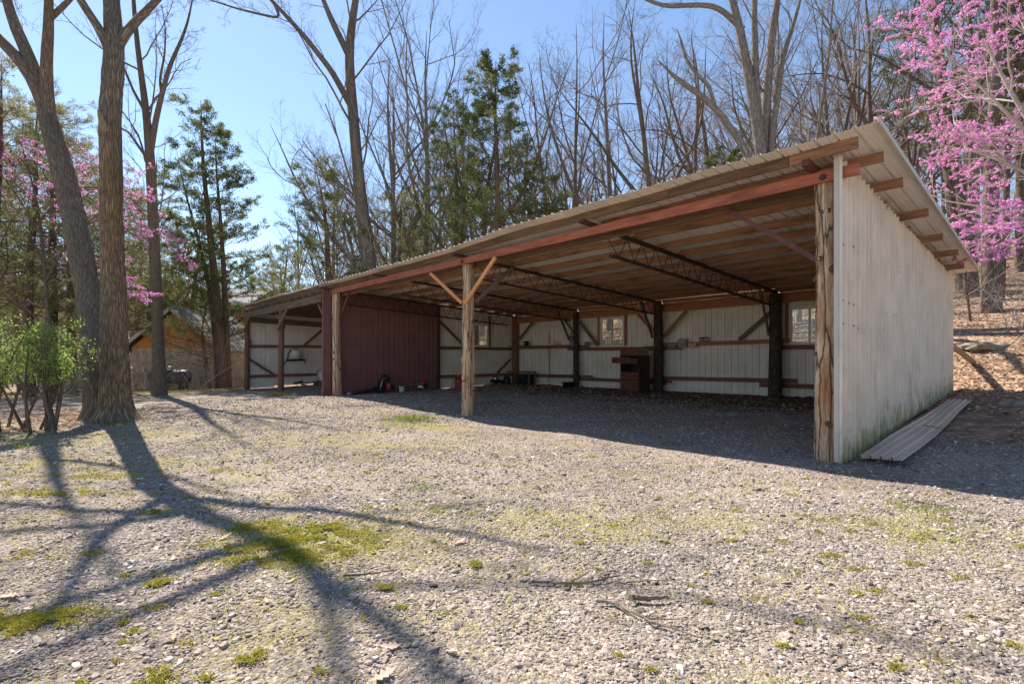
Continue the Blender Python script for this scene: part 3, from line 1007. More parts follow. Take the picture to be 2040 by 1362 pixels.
# girts and header, staggered per bay as in an owner-built wall
for (s0, s1, z0, z1, m_) in ((-0.1, 4.3, 1.70, 1.72, 'girt'), (3.7, 8.4, 1.92, 1.84, 'header'), (7.3, 8.8, 1.73, 1.73, 'girt'), (7.9, 12.5, 1.70, 1.72, 'girt'), (11.4, 12.4, 1.79, 1.79, 'girt'), (11.8, 15.5, 1.83, 1.80, 'girt'),
                            (-0.1, 4.6, 0.50, 0.50, 'girt'), (3.5, 8.4, 0.66, 0.60, 'girt'), (7.7, 8.7, 0.50, 0.50, 'girt'), (7.9, 11.9, 0.44, 0.46, 'girt'), (11.2, 12.4, 0.55, 0.55, 'oldboard'), (11.8, 15.5, 0.55, 0.52, 'girt')):
    dt = 0.10 + 0.042 * (abs(int(z0 * 100)) % 2)
    part('girt', MB().board(B(s0, rt(s0) - dt, z0), B(s1, rt(s1) - dt, z1), 0.04, 0.14), M[m_])
for (s0, s1) in ((-0.1, 3.98), (3.99, 8.03), (8.04, 11.88), (11.89, 15.45)):
    za_, zb_ = zc(s0, 9.4) - 0.17, zc(s1, 9.4) - 0.17
    part('header_beam', MB().board(B(s0, rt(s0) - 0.15, za_), B(s1, rt(s1) - 0.15, zb_), 0.045, 0.27), M['header'])
    part('eave_board', MB().board(B(s0 + 0.02, rt(s0) - 0.19, za_ + 0.245), B(s1 - 0.02, rt(s1) - 0.19, zb_ + 0.245), 0.04, 0.115), M['header'])
    part('blocking_board', MB().board(B(s0 + 0.05, rt(s0) - 0.12, za_ + 0.165), B(s1 - 0.05, rt(s1) - 0.12, zb_ + 0.165), 0.10, 0.04), M['header'])
# knee braces at the rear posts
for (s, dirs) in ((4.0, (1,)), (8.05, (-1, 1)), (11.9, (-1, 1)), (15.4, (-1,))):
    for d_ in dirs:
        s1 = s + d_ * (1.0 if s != 4.0 else 1.15)
        t = rt(s) - 0.2
        zt_ = zc(s1, 9.3) - 0.33 if not (s == 4.0) else 2.95
        zb_ = 2.05 if s in (4.0,) else 2.15
        if s == 4.0:
            part('knee_brace', MB().board(B(s + 0.16, t, 2.9), B(s1 + 0.1, t, 1.98), 0.04, 0.12), M['oldboard'])
        elif s == 11.9:
            (part('knee_brace', MB().board(B(s + d_ * 0.1, t, 2.85), B(s1 + d_ * 0.05, t, 1.86), 0.04, 0.11), M['oldboard']) if d_ == -1 else
             part('knee_brace', MB().board(B(s + d_ * 0.1, t, 2.3), B(s1 - 0.3, t, 2.95), 0.04, 0.09), M['oldboard']))
        else:
            part('knee_brace', MB().board(B(s + d_ * 0.1, t, zb_), B(s1, t, zt_), 0.04, 0.11), M['header'] if s < 10 else M['oldboard'])
for s in (4.0, 8.05, 11.9):
    t = rt(s) - 0.45
    part('knee_brace', MB().board(B(s + 0.14, t - 0.12, 2.1), B(s + 0.1, t - 0.95, zc(s, t - 0.95) - 0.05), 0.05, 0.11), M['oldboard'])
# thin conduit pipe on the rear wall
part('conduit', MB().tube([B(13.55, rt(13.5) - 0.09, 0.1), B(13.55, rt(13.5) - 0.09, 2.55)], 0.014, 6), M['redsteel'])

# --- partition: dark red sheets in front, beige outside wall with a window behind
PS = 15.72


def zt_p(x): return zc(PS, -0.3 + x) + 0.02
wall_sheets((PS, -0.32), (PS, 4.6), (-1, 0), lambda x: local_g(PS, -0.3 + x) + 0.0, zt_p, M['red'], name='red_wall_panel', rib=1.35)
part('corner_trim', MB().board(B(PS - 0.01, -0.335, -0.03), B(PS - 0.01, -0.335, zc(PS, -0.3) + 0.1), 0.05, 0.03, up=(VX[0], VX[1], 0)), M['red'])
WPT = (6.35, 7.4)
wall_sheets((PS + 0.08, 4.6), (PS + 0.08, 9.1), (1, 0), lambda x: local_g(PS + 0.2, 4.6 + x) + 0.03, lambda x: zc(PS, 4.6 + x) + 0.02, M['white'],
            holes=[(WPT[0] - 4.6, WPT[1] - 4.6, 1.82, 2.85)])
window((PS + 0.04, WPT[0]), (PS + 0.04, WPT[1]), (-1, 0), 1.82, 2.85)
for z, t0, t1 in ((1.76, 4.6, 9.0), (0.56, 4.6, 9.0)):
    part('girt', MB().board(B(PS - 0.02, t0, z), B(PS - 0.02, t1, z - 0.02), 0.05, 0.13), M['girt'])
for tt in (WPT[0] - 0.06, WPT[1] + 0.06):
    part('stud', MB().board(B(PS, tt, 1.83), B(PS, tt, 3.2), 0.09, 0.05, up=(UX[0], UX[1], 0)), M['girt'])
part('wall_brace', MB().board(B(PS - 0.03, 4.7, 2.85), B(PS - 0.03, 6.0, 1.84), 0.04, 0.11), M['oldboard'])
part('wall_brace', MB().board(B(PS - 0.03, 8.75, 1.25), B(PS - 0.03, 7.9, 0.63), 0.04, 0.1), M['girt'])
part('knee_brace', MB().board(B(15.2, 0.1, 2.8), B(14.6, 0.12, zc(14.6, 0) - 0.15), 0.05, 0.08), M['redsteel'])

# --- braces of the middle front post
part('knee_brace', MB().board(B(8.12, -0.1, 2.78), B(9.5, -0.1, zc(9.5, 0) - 0.2), 0.04, 0.088), M['pine'], label='new orange pine knee brace')
part('knee_brace', MB().board(B(7.88, -0.2, 2.74), B(6.75, -0.2, zc(6.7, 0) - 0.2), 0.045, 0.088), M['pine'], label='new orange pine knee brace')
part('knee_brace', MB().board(B(7.9, 0.14, 2.8), B(7.85, 1.4, zc(8, 1.4) - 0.02), 0.05, 0.1), M['oldboard'])

# --- left bay: heavy grey header, rafters, end wall
def hz(s): return 3.50 - 0.022 * (s - 16.0)
part('header_beam', MB().board(B(16.0, -0.22, hz(16.0)), B(24.6, -0.22, hz(24.6)), 0.1, 0.27), M['greyheader'], label='weathered grey header over the left bay')
for i in range(13):
    s = 16.25 + i * 0.68
    part('rafter', MB().board(B(s, -0.28, hz(s) + 0.215), B(s, 4.8, zroof(s, 4.8) - 0.13), 0.045, 0.14), M['greyheader'])
for t in (0.9, 1.9, 2.9, 3.9):
    part('purlin', MB().board(B(16.0, t, zroof(16, t) - 0.03), B(24.5, t, zroof(24.5, t) - 0.03), 0.09, 0.035), M['purlin'])
for (s0, s1) in ((16.31, 20.0), (20.01, 24.6)):
    t0, t1 = t_edge(s0) + 0.06, t_edge(s1) + 0.06
    part('fascia_board', MB().board(B(s0, t0, zroof(s0, t0) - 0.05), B(s1, t1, zroof(s1, t1) - 0.05), 0.035, 0.09), M['fascia'])
part('header_beam', MB().board(B(24.4, 0.0, 3.12), B(24.4, 4.6, 2.98), 0.06, 0.24), M['greyheader'])
wall_sheets((24.62, -0.2), (24.62, 4.7), (1, 0), lambda x: 0.0 - 0.14 * (x < 1.35) + 0.02, lambda x: zroof(24.6, -0.2 + x) - 0.02, M['white'])
wall_sheets((24.6, 4.7), (15.9, 4.7), (0, 1), lambda x: 0.1, lambda x: zroof(24.6 - x, 4.7) - 0.02, M['white'])
for z in (1.87, 0.43):
    part('girt', MB().board(B(24.55, -0.15, z), B(24.55, 4.6, z + 0.02), 0.05, 0.14), M['girt'])
part('wall_brace', MB().board(B(24.53, -0.1, 1.3), B(24.53, 1.15, 0.45), 0.04, 0.12), M['girt'])
part('wall_brace', MB().board(B(24.53, 2.6, 1.95), B(24.53, 3.7, 2.9), 0.04, 0.12), M['girt'])
part('knee_brace', MB().board(B(20.0, -0.36, 2.5), B(18.95, -0.36, hz(19) - 0.15), 0.05, 0.1), M['oldboard'])
part('knee_brace', MB().board(B(20.0, -0.05, 2.6), B(21.0, -0.05, hz(21) - 0.15), 0.05, 0.1), M['oldboard'])
part('knee_brace', MB().board(B(24.4, -0.33, 2.55), B(23.7, -0.33, hz(23.7) - 0.15), 0.05, 0.1), M['oldboard'])
part('knee_brace', MB().board(B(16.0, -0.1, 2.7), B(16.6, -0.1, hz(16.6) - 0.15), 0.05, 0.1), M['oldboard'])
# board propping the rear right corner from the hillside
pb = B(0.0, rear_t(0) + 0.15, 2.0)

prop = MB().board(B(0.3, rear_t(0) + 0.15, 2.25), B(-0.45, 12.3, gz(*B(-0.45, 12.3, 0)[:2]) + 0.02), 0.11, 0.11)
o = prop.build('prop_beam', M['drawerbox'], loc=B(-0.45, 12.3, gz(*B(-0.45, 12.3, 0)[:2])))
tag(o, "wooden beam propping the back corner of the shed against the leafy bank", "beam")

# ================================================================ THINGS IN AND AROUND THE SHED
def thing(name, loc, label, cat, group=None):
    return empty(name, loc, label, cat, group)


def sub(name, mb, mat, parent, smooth=False, label=None, kind=None):
    return part(name, mb, mat, parent, smooth, label, kind)


def lp(o, *p):       # local frame of the shed: offsets along the front (left +), into the shed, up
    return np.array(o) + np.array([UX[0] * p[0] + VX[0] * p[1], UX[1] * p[0] + VX[1] * p[1], p[2]])


# --- tall dresser standing before the dark post, one drawer hanging out
D0 = B(8.62, 8.35, local_g(8.6, 8.3) - 0.01)
th_ = R(14)
_ux = np.array([UX[0], UX[1], 0]); _vx = np.array([VX[0], VX[1], 0])
du = _ux * math.cos(th_) + _vx * math.sin(th_); dv = -_ux * math.sin(th_) + _vx * math.cos(th_)
UP = np.array([0, 0, 1.0])


def dp(a, b, c): return D0 + du * a + dv * b + UP * c


dr = thing('dresser', D0, "tall dark wood dresser with drawers missing and hanging askew before a bark post", "dresser")
W_, D_, H_ = 1.02, 0.5, 1.36


def dboard(mb, a0, a1, b0, b1, c0, c1):
    mb.board(dp((a0 + a1) / 2, b0, (c0 + c1) / 2), dp((a0 + a1) / 2, b1, (c0 + c1) / 2), abs(a1 - a0), abs(c1 - c0))
    return mb


body = MB()
for a in (-W_ / 2, W_ / 2 - 0.025):
    dboard(body, a, a + 0.025, -D_ / 2, D_ / 2, 0, H_ - 0.03)
dboard(body, -W_ / 2 + 0.026, W_ / 2 - 0.026, D_ / 2 - 0.012, D_ / 2, 0.03, H_ - 0.03)
for c in (0.06, 0.46, 0.75, 1.04, 1.3):
    dboard(body, -W_ / 2 + 0.026, W_ / 2 - 0.026, -D_ / 2, D_ / 2 - 0.013, c - 0.012, c + 0.012)
sub('carcass', body, M['dresserdark'], dr)
sub('dresser_top', dboard(MB(), -W_ / 2 - 0.03, W_ / 2 + 0.03, -D_ / 2 - 0.03, D_ / 2 + 0.01, H_ - 0.028, H_), M['dresserdark'], dr)
sub('plinth', dboard(MB(), -W_ / 2 + 0.03, W_ / 2 - 0.03, -D_ / 2 + 0.005, -D_ / 2 + 0.03, 0.0, 0.05), M['dresserdark'], dr)


def handle(par, c, mat=M['brass']):
    hb = MB()
    for k in (-0.05, 0.05):
        hb.lathe(c + du * k, [(0.018, 0), (0.018, 0.006), (0.008, 0.008), (0.008, 0.02), (0.001, 0.021)], 8, -dv)
    hb.tube([c + du * (0.05 * math.cos(a)) - dv * 0.022 - UP * (0.035 * math.sin(a)) for a in np.linspace(0, math.pi, 9)], 0.006, 5)
    sub('handle', hb, mat, par)


def drawer_front(par, a0, a1, b, c0, c1, hs=(-1, 1)):
    f = sub('drawer', dboard(MB(), a0, a1, b - 0.022, b, c0, c1), M['dresser'], par)
    am = (a0 + a1) / 2; w = (a1 - a0)
    for k in hs:
        handle(f, dp(am + k * w * 0.3, b - 0.023, (c0 + c1) / 2 + 0.015))
    return f


drawer_front(dr, -W_ / 2 + 0.03, W_ / 2 - 0.03, -D_ / 2 + 0.004, 0.075, 0.445)
drawer_front(dr, -W_ / 2 + 0.03, W_ / 2 - 0.03, -D_ / 2 + 0.004, 0.475, 0.735)
# the askew drawer: front shifted to the left, box behind it
f = drawer_front(dr, -W_ / 2 + 0.3, W_ / 2 + 0.27, -D_ / 2 - 0.16, 1.055, 1.275)
bx = MB()
dboard(bx, -W_ / 2 + 0.34, -W_ / 2 + 0.352, -D_ / 2 - 0.158, D_ / 2 - 0.25, 1.06, 1.24)
dboard(bx, -W_ / 2 + 0.34, W_ / 2 - 0.04, -D_ / 2 - 0.158, D_ / 2 - 0.25, 1.055, 1.063)
sub('drawer_box', bx, M['drawerbox'], dr)
# loose drawer lying on top
ld = thing('loose_drawer', dp(0, 0, H_), "loose dresser drawer set on top of the tall dresser", "drawer")
f = sub('drawer_front', dboard(MB(), -W_ / 2 + 0.0, W_ / 2 - 0.03, -D_ / 2 - 0.03, -D_ / 2 - 0.008, H_ + 0.003, H_ + 0.26), M['dresser'], ld)
for k in (-1, 1):
    handle(f, dp(k * 0.3 - 0.01, -D_ / 2 - 0.031, H_ + 0.14))
bx = MB()
for a in (-W_ / 2 + 0.03, W_ / 2 - 0.06):
    dboard(bx, a, a + 0.014, -D_ / 2 - 0.007, D_ / 2 - 0.05, H_ + 0.003, H_ + 0.23)
dboard(bx, -W_ / 2 + 0.045, W_ / 2 - 0.061, D_ / 2 - 0.065, D_ / 2 - 0.05, H_ + 0.003, H_ + 0.23)
dboard(bx, -W_ / 2 + 0.045, W_ / 2 - 0.061, -D_ / 2 - 0.007, D_ / 2 - 0.066, H_ + 0.003, H_ + 0.012)
sub('drawer_box', bx, M['drawerbox'], ld)


# --- number plates on the rear wall
def number_plate(s, z, txt, base, ink, label, tilt=0.0, w=0.32, h=0.16, top=None, wall=None, scale=1.0):
    w *= scale; h *= scale
    t = (rt(s) - 0.20) if wall is None else wall
    c = B(s, t, z)
    e = thing('number_plate', c, label, "number plate", "old number plates on the rear wall")
    ca, sa = math.cos(tilt), math.sin(tilt)
    def q(a, b, o=0.0):
        a, b = a * ca - b * sa, a * sa + b * ca
        return c - _ux * a - _vx * o + UP * b
    r_ = 0.018
    out = []
    for cx, cy, a0 in ((w / 2 - r_, h / 2 - r_, 0), (-w / 2 + r_, h / 2 - r_, 90), (-w / 2 + r_, -h / 2 + r_, 180), (w / 2 - r_, -h / 2 + r_, 270)):
        for k in range(4):
            an = R(a0 + k * 30); out.append(q(cx + r_ * math.cos(an), cy + r_ * math.sin(an)))
    sub('plate', MB().prism(out, _vx * 0.004), base, e)
    rim = MB()
    for (a, b) in (((-w / 2 + .012, -h / 2 + .006), (w / 2 - .012, -h / 2 + .006)), ((-w / 2 + .012, h / 2 - .006), (w / 2 - .012, h / 2 - .006)),
                   ((-w / 2 + .006, -h / 2 + .012), (-w / 2 + .006, h / 2 - .012)), ((w / 2 - .006, -h / 2 + .012), (w / 2 - .006, h / 2 - .012))):
        rim.tube([q(*a, 0.001), q(*b, 0.001)], 0.0035, 5)
    sub('rim', rim, ink, e)
    def letters(tx, size, b):
        cu = bpy.data.curves.new('lettering', 'FONT'); cu.body = tx; cu.size = size
        cu.align_x = 'CENTER'; cu.align_y = 'CENTER'; cu.extrude = 0.0012; cu.offset = 0.0012 * size / 0.1
        cu.materials.append(ink)
        tmp = bpy.data.objects.new('lettering_curve', cu)
        lme = bpy.data.meshes.new_from_object(tmp)
        bpy.data.objects.remove(tmp)
        lo = bpy.data.objects.new('lettering', lme); COL.objects.link(lo); lo.parent = e
        X = -_ux * ca + UP * sa; Y = _ux * sa + UP * ca; Z = -_vx
        mt = mathutils.Matrix(((X[0], Y[0], Z[0], 0), (X[1], Y[1], Z[1], 0), (X[2], Y[2], Z[2], 0), (0, 0, 0, 1)))
        p_ = q(0, b, 0.004) - c
        mt.translation = mathutils.Vector(p_)
        lo.matrix_local = mt
    letters(txt, h * 0.62, -0.012)
    if top:
        sub('top_band', MB().board(q(-w * 0.2, h * 0.38, 0.0015), q(w * 0.2, h * 0.38, 0.0015), 0.003, h * 0.11), top, e)
    return e


pl_w = plain('faded_white_plate', (0.52, 0.48, 0.42), 0.5, 0, 8, 0.15)
pl_g = plain('grey_plate', (0.30, 0.29, 0.27), 0.5, 0, 8, 0.15)
pl_o = plain('peach_plate', (0.68, 0.44, 0.29), 0.5, 0, 8, 0.15)
pl_n = plain('navy_plate', (0.035, 0.045, 0.07), 0.5, 0, 8, 0.15)
pl_t = plain('teal_plate', (0.05, 0.12, 0.12), 0.5, 0, 8, 0.2)
ink_d = plain('dark_ink', (0.03, 0.04, 0.045), 0.6)
ink_g = plain('green_ink', (0.02, 0.12, 0.06), 0.6)
ink_r = plain('red_ink', (0.42, 0.09, 0.06), 0.6)
ink_w = plain('white_ink', (0.55, 0.56, 0.55), 0.6)
number_plate(7.24, 1.985, "ECN 457", pl_w, ink_d, "white number plate topmost in the cluster on the board, dark letters ECN 457", 0.01, top=ink_r)
number_plate(7.62, 1.80, "1A2 3BZ", pl_g, ink_d, "grey number plate reading 1A2 3BZ, nearest the dresser in the lower row")
number_plate(7.235, 1.81, "6C 4YC3", pl_g, ink_r, "grey number plate with reddish characters directly under the white one", top=ink_g)
number_plate(6.85, 1.81, "R 01 H67", pl_o, ink_r, "peach coloured number plate with orange characters, right end of the lower row", top=ink_g)
number_plate(6.44, 2.02, "443 4N0", pl_n, ink_w, "navy number plate with pale letters standing alone above the board", 0.06)
number_plate(11.05, 1.94, "W5G 152", pl_w, ink_g, "white number plate with green letters propped beside the slanted board", 0.0, scale=0.95)
number_plate(11.42, 1.93, "415 20", pl_n, ink_w, "dark blue number plate half behind the narrow back post", 0.02, scale=0.9)
number_plate(13.05, 1.96, "A1", pl_o, ink_r, "small peach sign propped on the rail left of the thin pipe", 0.0, w=0.25, h=0.15)
# round badge sign over a teal plate, on the narrow post
wpost = rear_t(11.9) - 0.46
number_plate(12.0, 1.93, "TN", pl_t, ink_w, "teal plate fixed low on the narrow back post under the round badge", 0.0, w=0.22, h=0.2, wall=wpost)
bc = B(12.02, wpost, 2.16)
bs = thing('badge_sign', bc, "round dark badge sign with a white emblem on the narrow back post", "sign")
sub('disc', MB().lathe(bc, [(0.001, 0.002), (0.125, 0.0), (0.13, 0.006), (0.001, 0.008)], 24, -_vx), pl_n, bs)
sub('ring', MB().tube([bc - _vx * 0.01 + 0.115 * (_ux * math.cos(a) + UP * math.sin(a)) for a in np.linspace(0, 2 * math.pi, 25)], 0.006, 5, cap=False), ink_w, bs)
sub('emblem', MB().prism([bc - _vx * 0.0085 + _ux * a + UP * b for a, b in ((0.01, 0.07), (-0.03, 0.04), (-0.02, 0.0), (-0.06, -0.04), (-0.01, -0.03), (0.0, -0.075), (0.02, -0.03), (0.055, -0.01), (0.025, 0.02))], -_vx * 0.004), ink_w, bs)
number_plate(12.02, 2.37, "12", pl_w, ink_d, "small pale tag with a dark border above the round badge", 0.0, w=0.13, h=0.14, wall=wpost)


# --- fuel cans, sprayers, trimmers
def fuel_can(s, t, label, sc=1.0, ang=0.0):
    b = B(s, t, local_g(s, t) + 0.0)
    e = thing('fuel_can', b, label, "fuel can")
    ca, sa = math.cos(ang), math.sin(ang)
    a1 = _ux * ca + _vx * sa; a2 = -_ux * sa + _vx * ca
    body = MB()
    lay = [(0.0, 0.15, 0.10), (0.015, 0.165, 0.115), (0.10, 0.168, 0.118), (0.11, 0.160, 0.11), (0.12, 0.168, 0.118), (0.30, 0.165, 0.115), (0.35, 0.13, 0.085), (0.365, 0.06, 0.05)]
    V = []; kk = 16
    for (z, ra, rb) in lay:
        for i in range(kk):
            an = 2 * math.pi * i / kk
            cx, sy = math.cos(an), math.sin(an)
            f = lambda v: math.copysign(abs(v) ** 0.45, v)
            V.append(b + (a1 * ra * f(cx) + a2 * rb * f(sy) + UP * z) * sc)
    n_ = len(lay)
    F = [[i * kk + j, i * kk + (j + 1) % kk, (i + 1) * kk + (j + 1) % kk, (i + 1) * kk + j] for i in range(n_ - 1) for j in range(kk)]
    body.add(V, [F, [list(range((n_ - 1) * kk, n_ * kk))]])
    sub('tank', body, M['redplastic'], e)
    sub('handle', MB().tube([b + (a1 * x + UP * z) * sc for x, z in ((-0.12, 0.34), (-0.11, 0.40), (-0.05, 0.42), (0.02, 0.41), (0.05, 0.36))], 0.018 * sc, 8), M['redplastic'], e, True)
    sub('spout', MB().tube([b + (a1 * x + UP * z) * sc for x, z in ((0.06, 0.35), (0.08, 0.41), (0.13, 0.47), (0.17, 0.49))], np.array([0.03, 0.025, 0.018, 0.014]) * sc, 9), M['whiteplastic'], e, True)
    return e


def onfloor(px, py):
    """point of the floor seen at photograph pixel (px, py)"""
    d = 10.0
    for _ in range(30):
        X = (px - 1020) / FPX * d
        d = (CAM_H - gz(X, d)) / ((py - 705) / FPX) * 0.5 + d * 0.5
    return st((px - 1020) / FPX * d, d)


s_, t_ = onfloor(872, 768)
fuel_can(min(s_, 15.2), t_, "red fuel can on the shed floor at the end of the red wall", 1.25, R(35))
s_, t_ = onfloor(546, 766)
fuel_can(s_, t_, "red fuel can behind the narrow post of the left bay", 1.15, R(10))

# pump sprayer with hose
s_, t_ = onfloor(910, 766)
b = B(s_, t_, local_g(s_, t_))
sp = thing('pump_sprayer', b, "upright milky pump sprayer with a looping black hose by the red fuel can", "sprayer")
sub('tank', MB().lathe(b, [(0.001, 0.02), (0.16, 0.02), (0.17, 0.08), (0.2, 0.16), (0.22, 0.45), (0.19, 0.55), (0.08, 0.60), (0.06, 0.62)], 18), M['whiteplastic'], sp, True)
sub('base_ring', MB().lathe(b, [(0.19, 0.0), (0.2, 0.1), (0.175, 0.11)], 18), M['black'], sp, True)
sub('pump_cap', MB().lathe(b + UP * 0.6, [(0.07, 0), (0.085, 0.03), (0.085, 0.09), (0.03, 0.1), (0.025, 0.16), (0.001, 0.165)], 14), M['black'], sp, True)
sub('pump_handle', MB().tube([b + UP * 0.76 + _ux * -0.09, b + UP * 0.77, b + UP * 0.76 + _ux * 0.09], 0.018, 7), M['black'], sp)
sub('strap', MB().board(b + _ux * -0.16 - _vx * 0.17 + UP * 0.58, b + _ux * -0.17 - _vx * 0.19 + UP * 0.1, 0.05, 0.012), M['black'], sp)
hp = [b + _ux * x + _vx * y + UP * z for x, y, z in ((0.05, 0, 0.66), (0.3, 0, 0.66), (0.5, -0.05, 0.55), (0.62, -0.1, 0.36), (0.66, -0.12, 0.15), (0.6, -0.2, 0.02), (0.35, -0.3, 0.015), (0.0, -0.3, 0.015), (-0.2, -0.28, 0.015))]
sub('hose', MB().tube(hp, 0.015, 7), M['black'], sp, True)
sub('wand', MB().tube([hp[-1] + UP * 0.01, hp[-1] - _ux * 0.55 + UP * 0.012 - _vx * 0.1], 0.01, 6), M['black'], sp)

# leaf blower lying by the red wall
s_, t_ = onfloor(720, 779)
b = B(min(s_, 15.3), t_, local_g(s_, t_))
lb = thing('leaf_blower', b, "black leaf blower with a red housing lying by the front of the red wall", "leaf blower")
A = b + _ux * -0.25 - _vx * 0.05
sub('tube', MB().tube([b - _vx * 1.1 + _ux * 0.05 + UP * 0.05, b - _vx * 0.75 + UP * 0.09, b - _vx * 0.3 + UP * 0.14, b + UP * 0.2], [0.07, 0.055, 0.06, 0.08], 12), M['black'], lb, True)
sub('nozzle_tip', MB().tube([b - _vx * 1.28 + _ux * 0.07 + UP * 0.04, b - _vx * 1.1 + _ux * 0.05 + UP * 0.05], [0.055, 0.072], 12), M['zinc'], lb, True)
fb = MB().board(b + _vx * -0.05 + UP * 0.03, b + _vx * 0.32 + UP * 0.62, 0.3, 0.14, up=(UX[0], UX[1], 0)); sub('back_frame', fb, M['black'], lb)
sub('fan_housing', MB().lathe(b + _vx * 0.36 - _ux * 0.05 + UP * 0.24, [(0.001, 0), (0.15, 0.0), (0.17, 0.04), (0.17, 0.1), (0.1, 0.13), (0.001, 0.14)], 18, -_vx), M['orangered'], lb, True)
sub('shoulder_strap', MB().tube([b - _vx * 0.06 - _ux * 0.1 + UP * z + _vx * y for y, z in ((0.33, 0.6), (0.12, 0.52), (0.05, 0.3), (0.0, 0.1))], 0.022, 6), M['zinc'], lb, True)
s_, t_ = onfloor(764, 777)
b = B(min(s_, 15.0), t_, local_g(s_, t_))
cu_ = thing('paint_tin', b, "small white tin standing between the leaf blower and the string trimmer", "tin")
sub('can', MB().lathe(b, [(0.001, 0), (0.1, 0.0), (0.1, 0.2), (0.104, 0.205), (0.09, 0.2), (0.001, 0.19)], 16), M['vinyl'], cu_, True)
sub('bail', MB().tube([b + UP * 0.19 + _ux * 0.1 * math.cos(a) - _vx * 0.02 + UP * 0.05 * math.sin(a) for a in np.linspace(0, math.pi, 9)], 0.004, 5), M['zinc'], cu_)
# string trimmer
s_, t_ = onfloor(806, 770)
b = B(min(s_, 15.2), t_, local_g(s_, t_))
stm = thing('string_trimmer', b, "string trimmer lying along the red wall, red and black engine end", "string trimmer")
sub('engine_cover', MB().lathe(b + UP * 0.2, [(0.001, -0.12), (0.11, -0.11), (0.13, 0.0), (0.11, 0.1), (0.05, 0.15), (0.001, 0.15)], 14, (0.1, 0.2, 1)), M['redplastic'], stm, True)
sub('fuel_tank', MB().lathe(b + UP * 0.02 - _vx * 0.1, [(0.001, 0), (0.12, 0.0), (0.13, 0.05), (0.1, 0.1), (0.001, 0.11)], 14), M['whiteplastic'], stm, True)
sub('starter_housing', MB().lathe(b + UP * 0.12 + _ux * -0.08, [(0.001, 0), (0.1, 0.0), (0.1, 0.08), (0.001, 0.1)], 14, -_ux), M['black'], stm, True)
sub('shaft', MB().tube([b + UP * 0.2 - _vx * 0.1, b - _vx * 1.35 + UP * 0.1 + _ux * 0.05], 0.016, 7), M['zinc'], stm)
sub('grip', MB().tube([b + UP * 0.18 - _vx * 0.35, b - _vx * 0.35 + UP * 0.3 - _ux * 0.06, b - _vx * 0.45 + UP * 0.3 - _ux * 0.06, b - _vx * 0.47 + UP * 0.17], 0.014, 6), M['black'], stm, True)
sub('cutting_guard', MB().lathe(b - _vx * 1.38 + _ux * 0.05 + UP * 0.08, [(0.001, 0.02), (0.13, 0.0), (0.12, 0.04), (0.001, 0.06)], 12, (0.2, -0.4, 0.8)), M['black'], stm, True)

# black tub on the floor by the narrow rear post
s_, t_ = onfloor(1133, 771)
b = B(s_, min(t_, rt(s_) - 0.6), local_g(s_, t_))
tb = thing('tub', b, "low black plastic tub on the floor by the narrow back post", "tub")
sub('bowl', MB().lathe(b, [(0.001, 0), (0.22, 0.0), (0.27, 0.2), (0.29, 0.21), (0.255, 0.2), (0.2, 0.03), (0.001, 0.025)], 20), M['black'], tb, True)
sub('handle', MB().tube([b + UP * 0.2 + _ux * 0.28 * math.cos(a) + UP * 0.1 * math.sin(a) - _vx * 0.05 for a in np.linspace(0.2, math.pi - 0.2, 9)], 0.008, 5), M['black'], tb)

# workbench shelf in the rear left corner with things under and on it
c0 = B(15.0, 8.35, local_g(15, 8.3))
wb = thing('low_bench', c0, "low plank bench across the back corner behind the middle post", "bench")
sub('bench_top', MB().board(c0 + _ux * -0.9 + UP * 0.58 + _vx * 0.25, c0 + _ux * 0.55 + UP * 0.58 + _vx * 0.25, 0.5, 0.045), M['girt'], wb)
for a, v_ in ((-0.85, 0.05), (0.5, 0.05), (-0.85, 0.45), (0.5, 0.45)):
    sub('leg', MB().board(c0 + _ux * a + _vx * v_, c0 + _ux * a + _vx * v_ + UP * 0.557, 0.07, 0.07), M['girt'], wb)
c1 = c0 + _ux * -0.5 + _vx * 0.2
tc_ = thing('tool_chest', c1, "dark tool chest pushed under the plank bench", "chest")
sub('chest_body', MB().box(c1 + UP * 0.2, 0.62, 0.4, 0.38, math.atan2(UX[1], UX[0])), M['black'], tc_)
sub('chest_lid', MB().box(c1 + UP * 0.42, 0.65, 0.43, 0.06, math.atan2(UX[1], UX[0])), M['black'], tc_)
sub('latch', MB().box(c1 + UP * 0.38 - _vx * 0.22, 0.06, 0.012, 0.08, math.atan2(UX[1], UX[0])), M['zinc'], tc_)
c2 = c0 + _ux * 0.25 - _vx * 0.25
jg = thing('oil_jug', c2, "black oil jug standing at the bench end behind the middle post", "jug")
sub('jug_body', MB().lathe(c2, [(0.001, 0), (0.14, 0), (0.16, 0.05), (0.16, 0.25), (0.1, 0.34), (0.05, 0.37), (0.05, 0.42), (0.001, 0.42)], 14), M['black'], jg, True)
sub('jug_handle', MB().tube([c2 + UP * 0.3 + _ux * 0.12, c2 + UP * 0.36 + _ux * 0.17, c2 + UP * 0.25 + _ux * 0.2, c2 + UP * 0.15 + _ux * 0.16], 0.016, 6), M['black'], jg, True)
c3 = c0 + _ux * 0.75 - _vx * 0.5
mw = thing('push_mower', c3, "old dark push mower with its handle lowered against the wall", "mower")
sub('deck', MB().lathe(c3 + UP * 0.1, [(0.26, -0.04), (0.28, 0.06), (0.2, 0.12), (0.001, 0.13)], 16), M['black'], mw, True)
sub('engine', MB().lathe(c3 + UP * 0.22, [(0.14, 0), (0.15, 0.1), (0.1, 0.16), (0.001, 0.17)], 14), M['zinc'], mw, True)
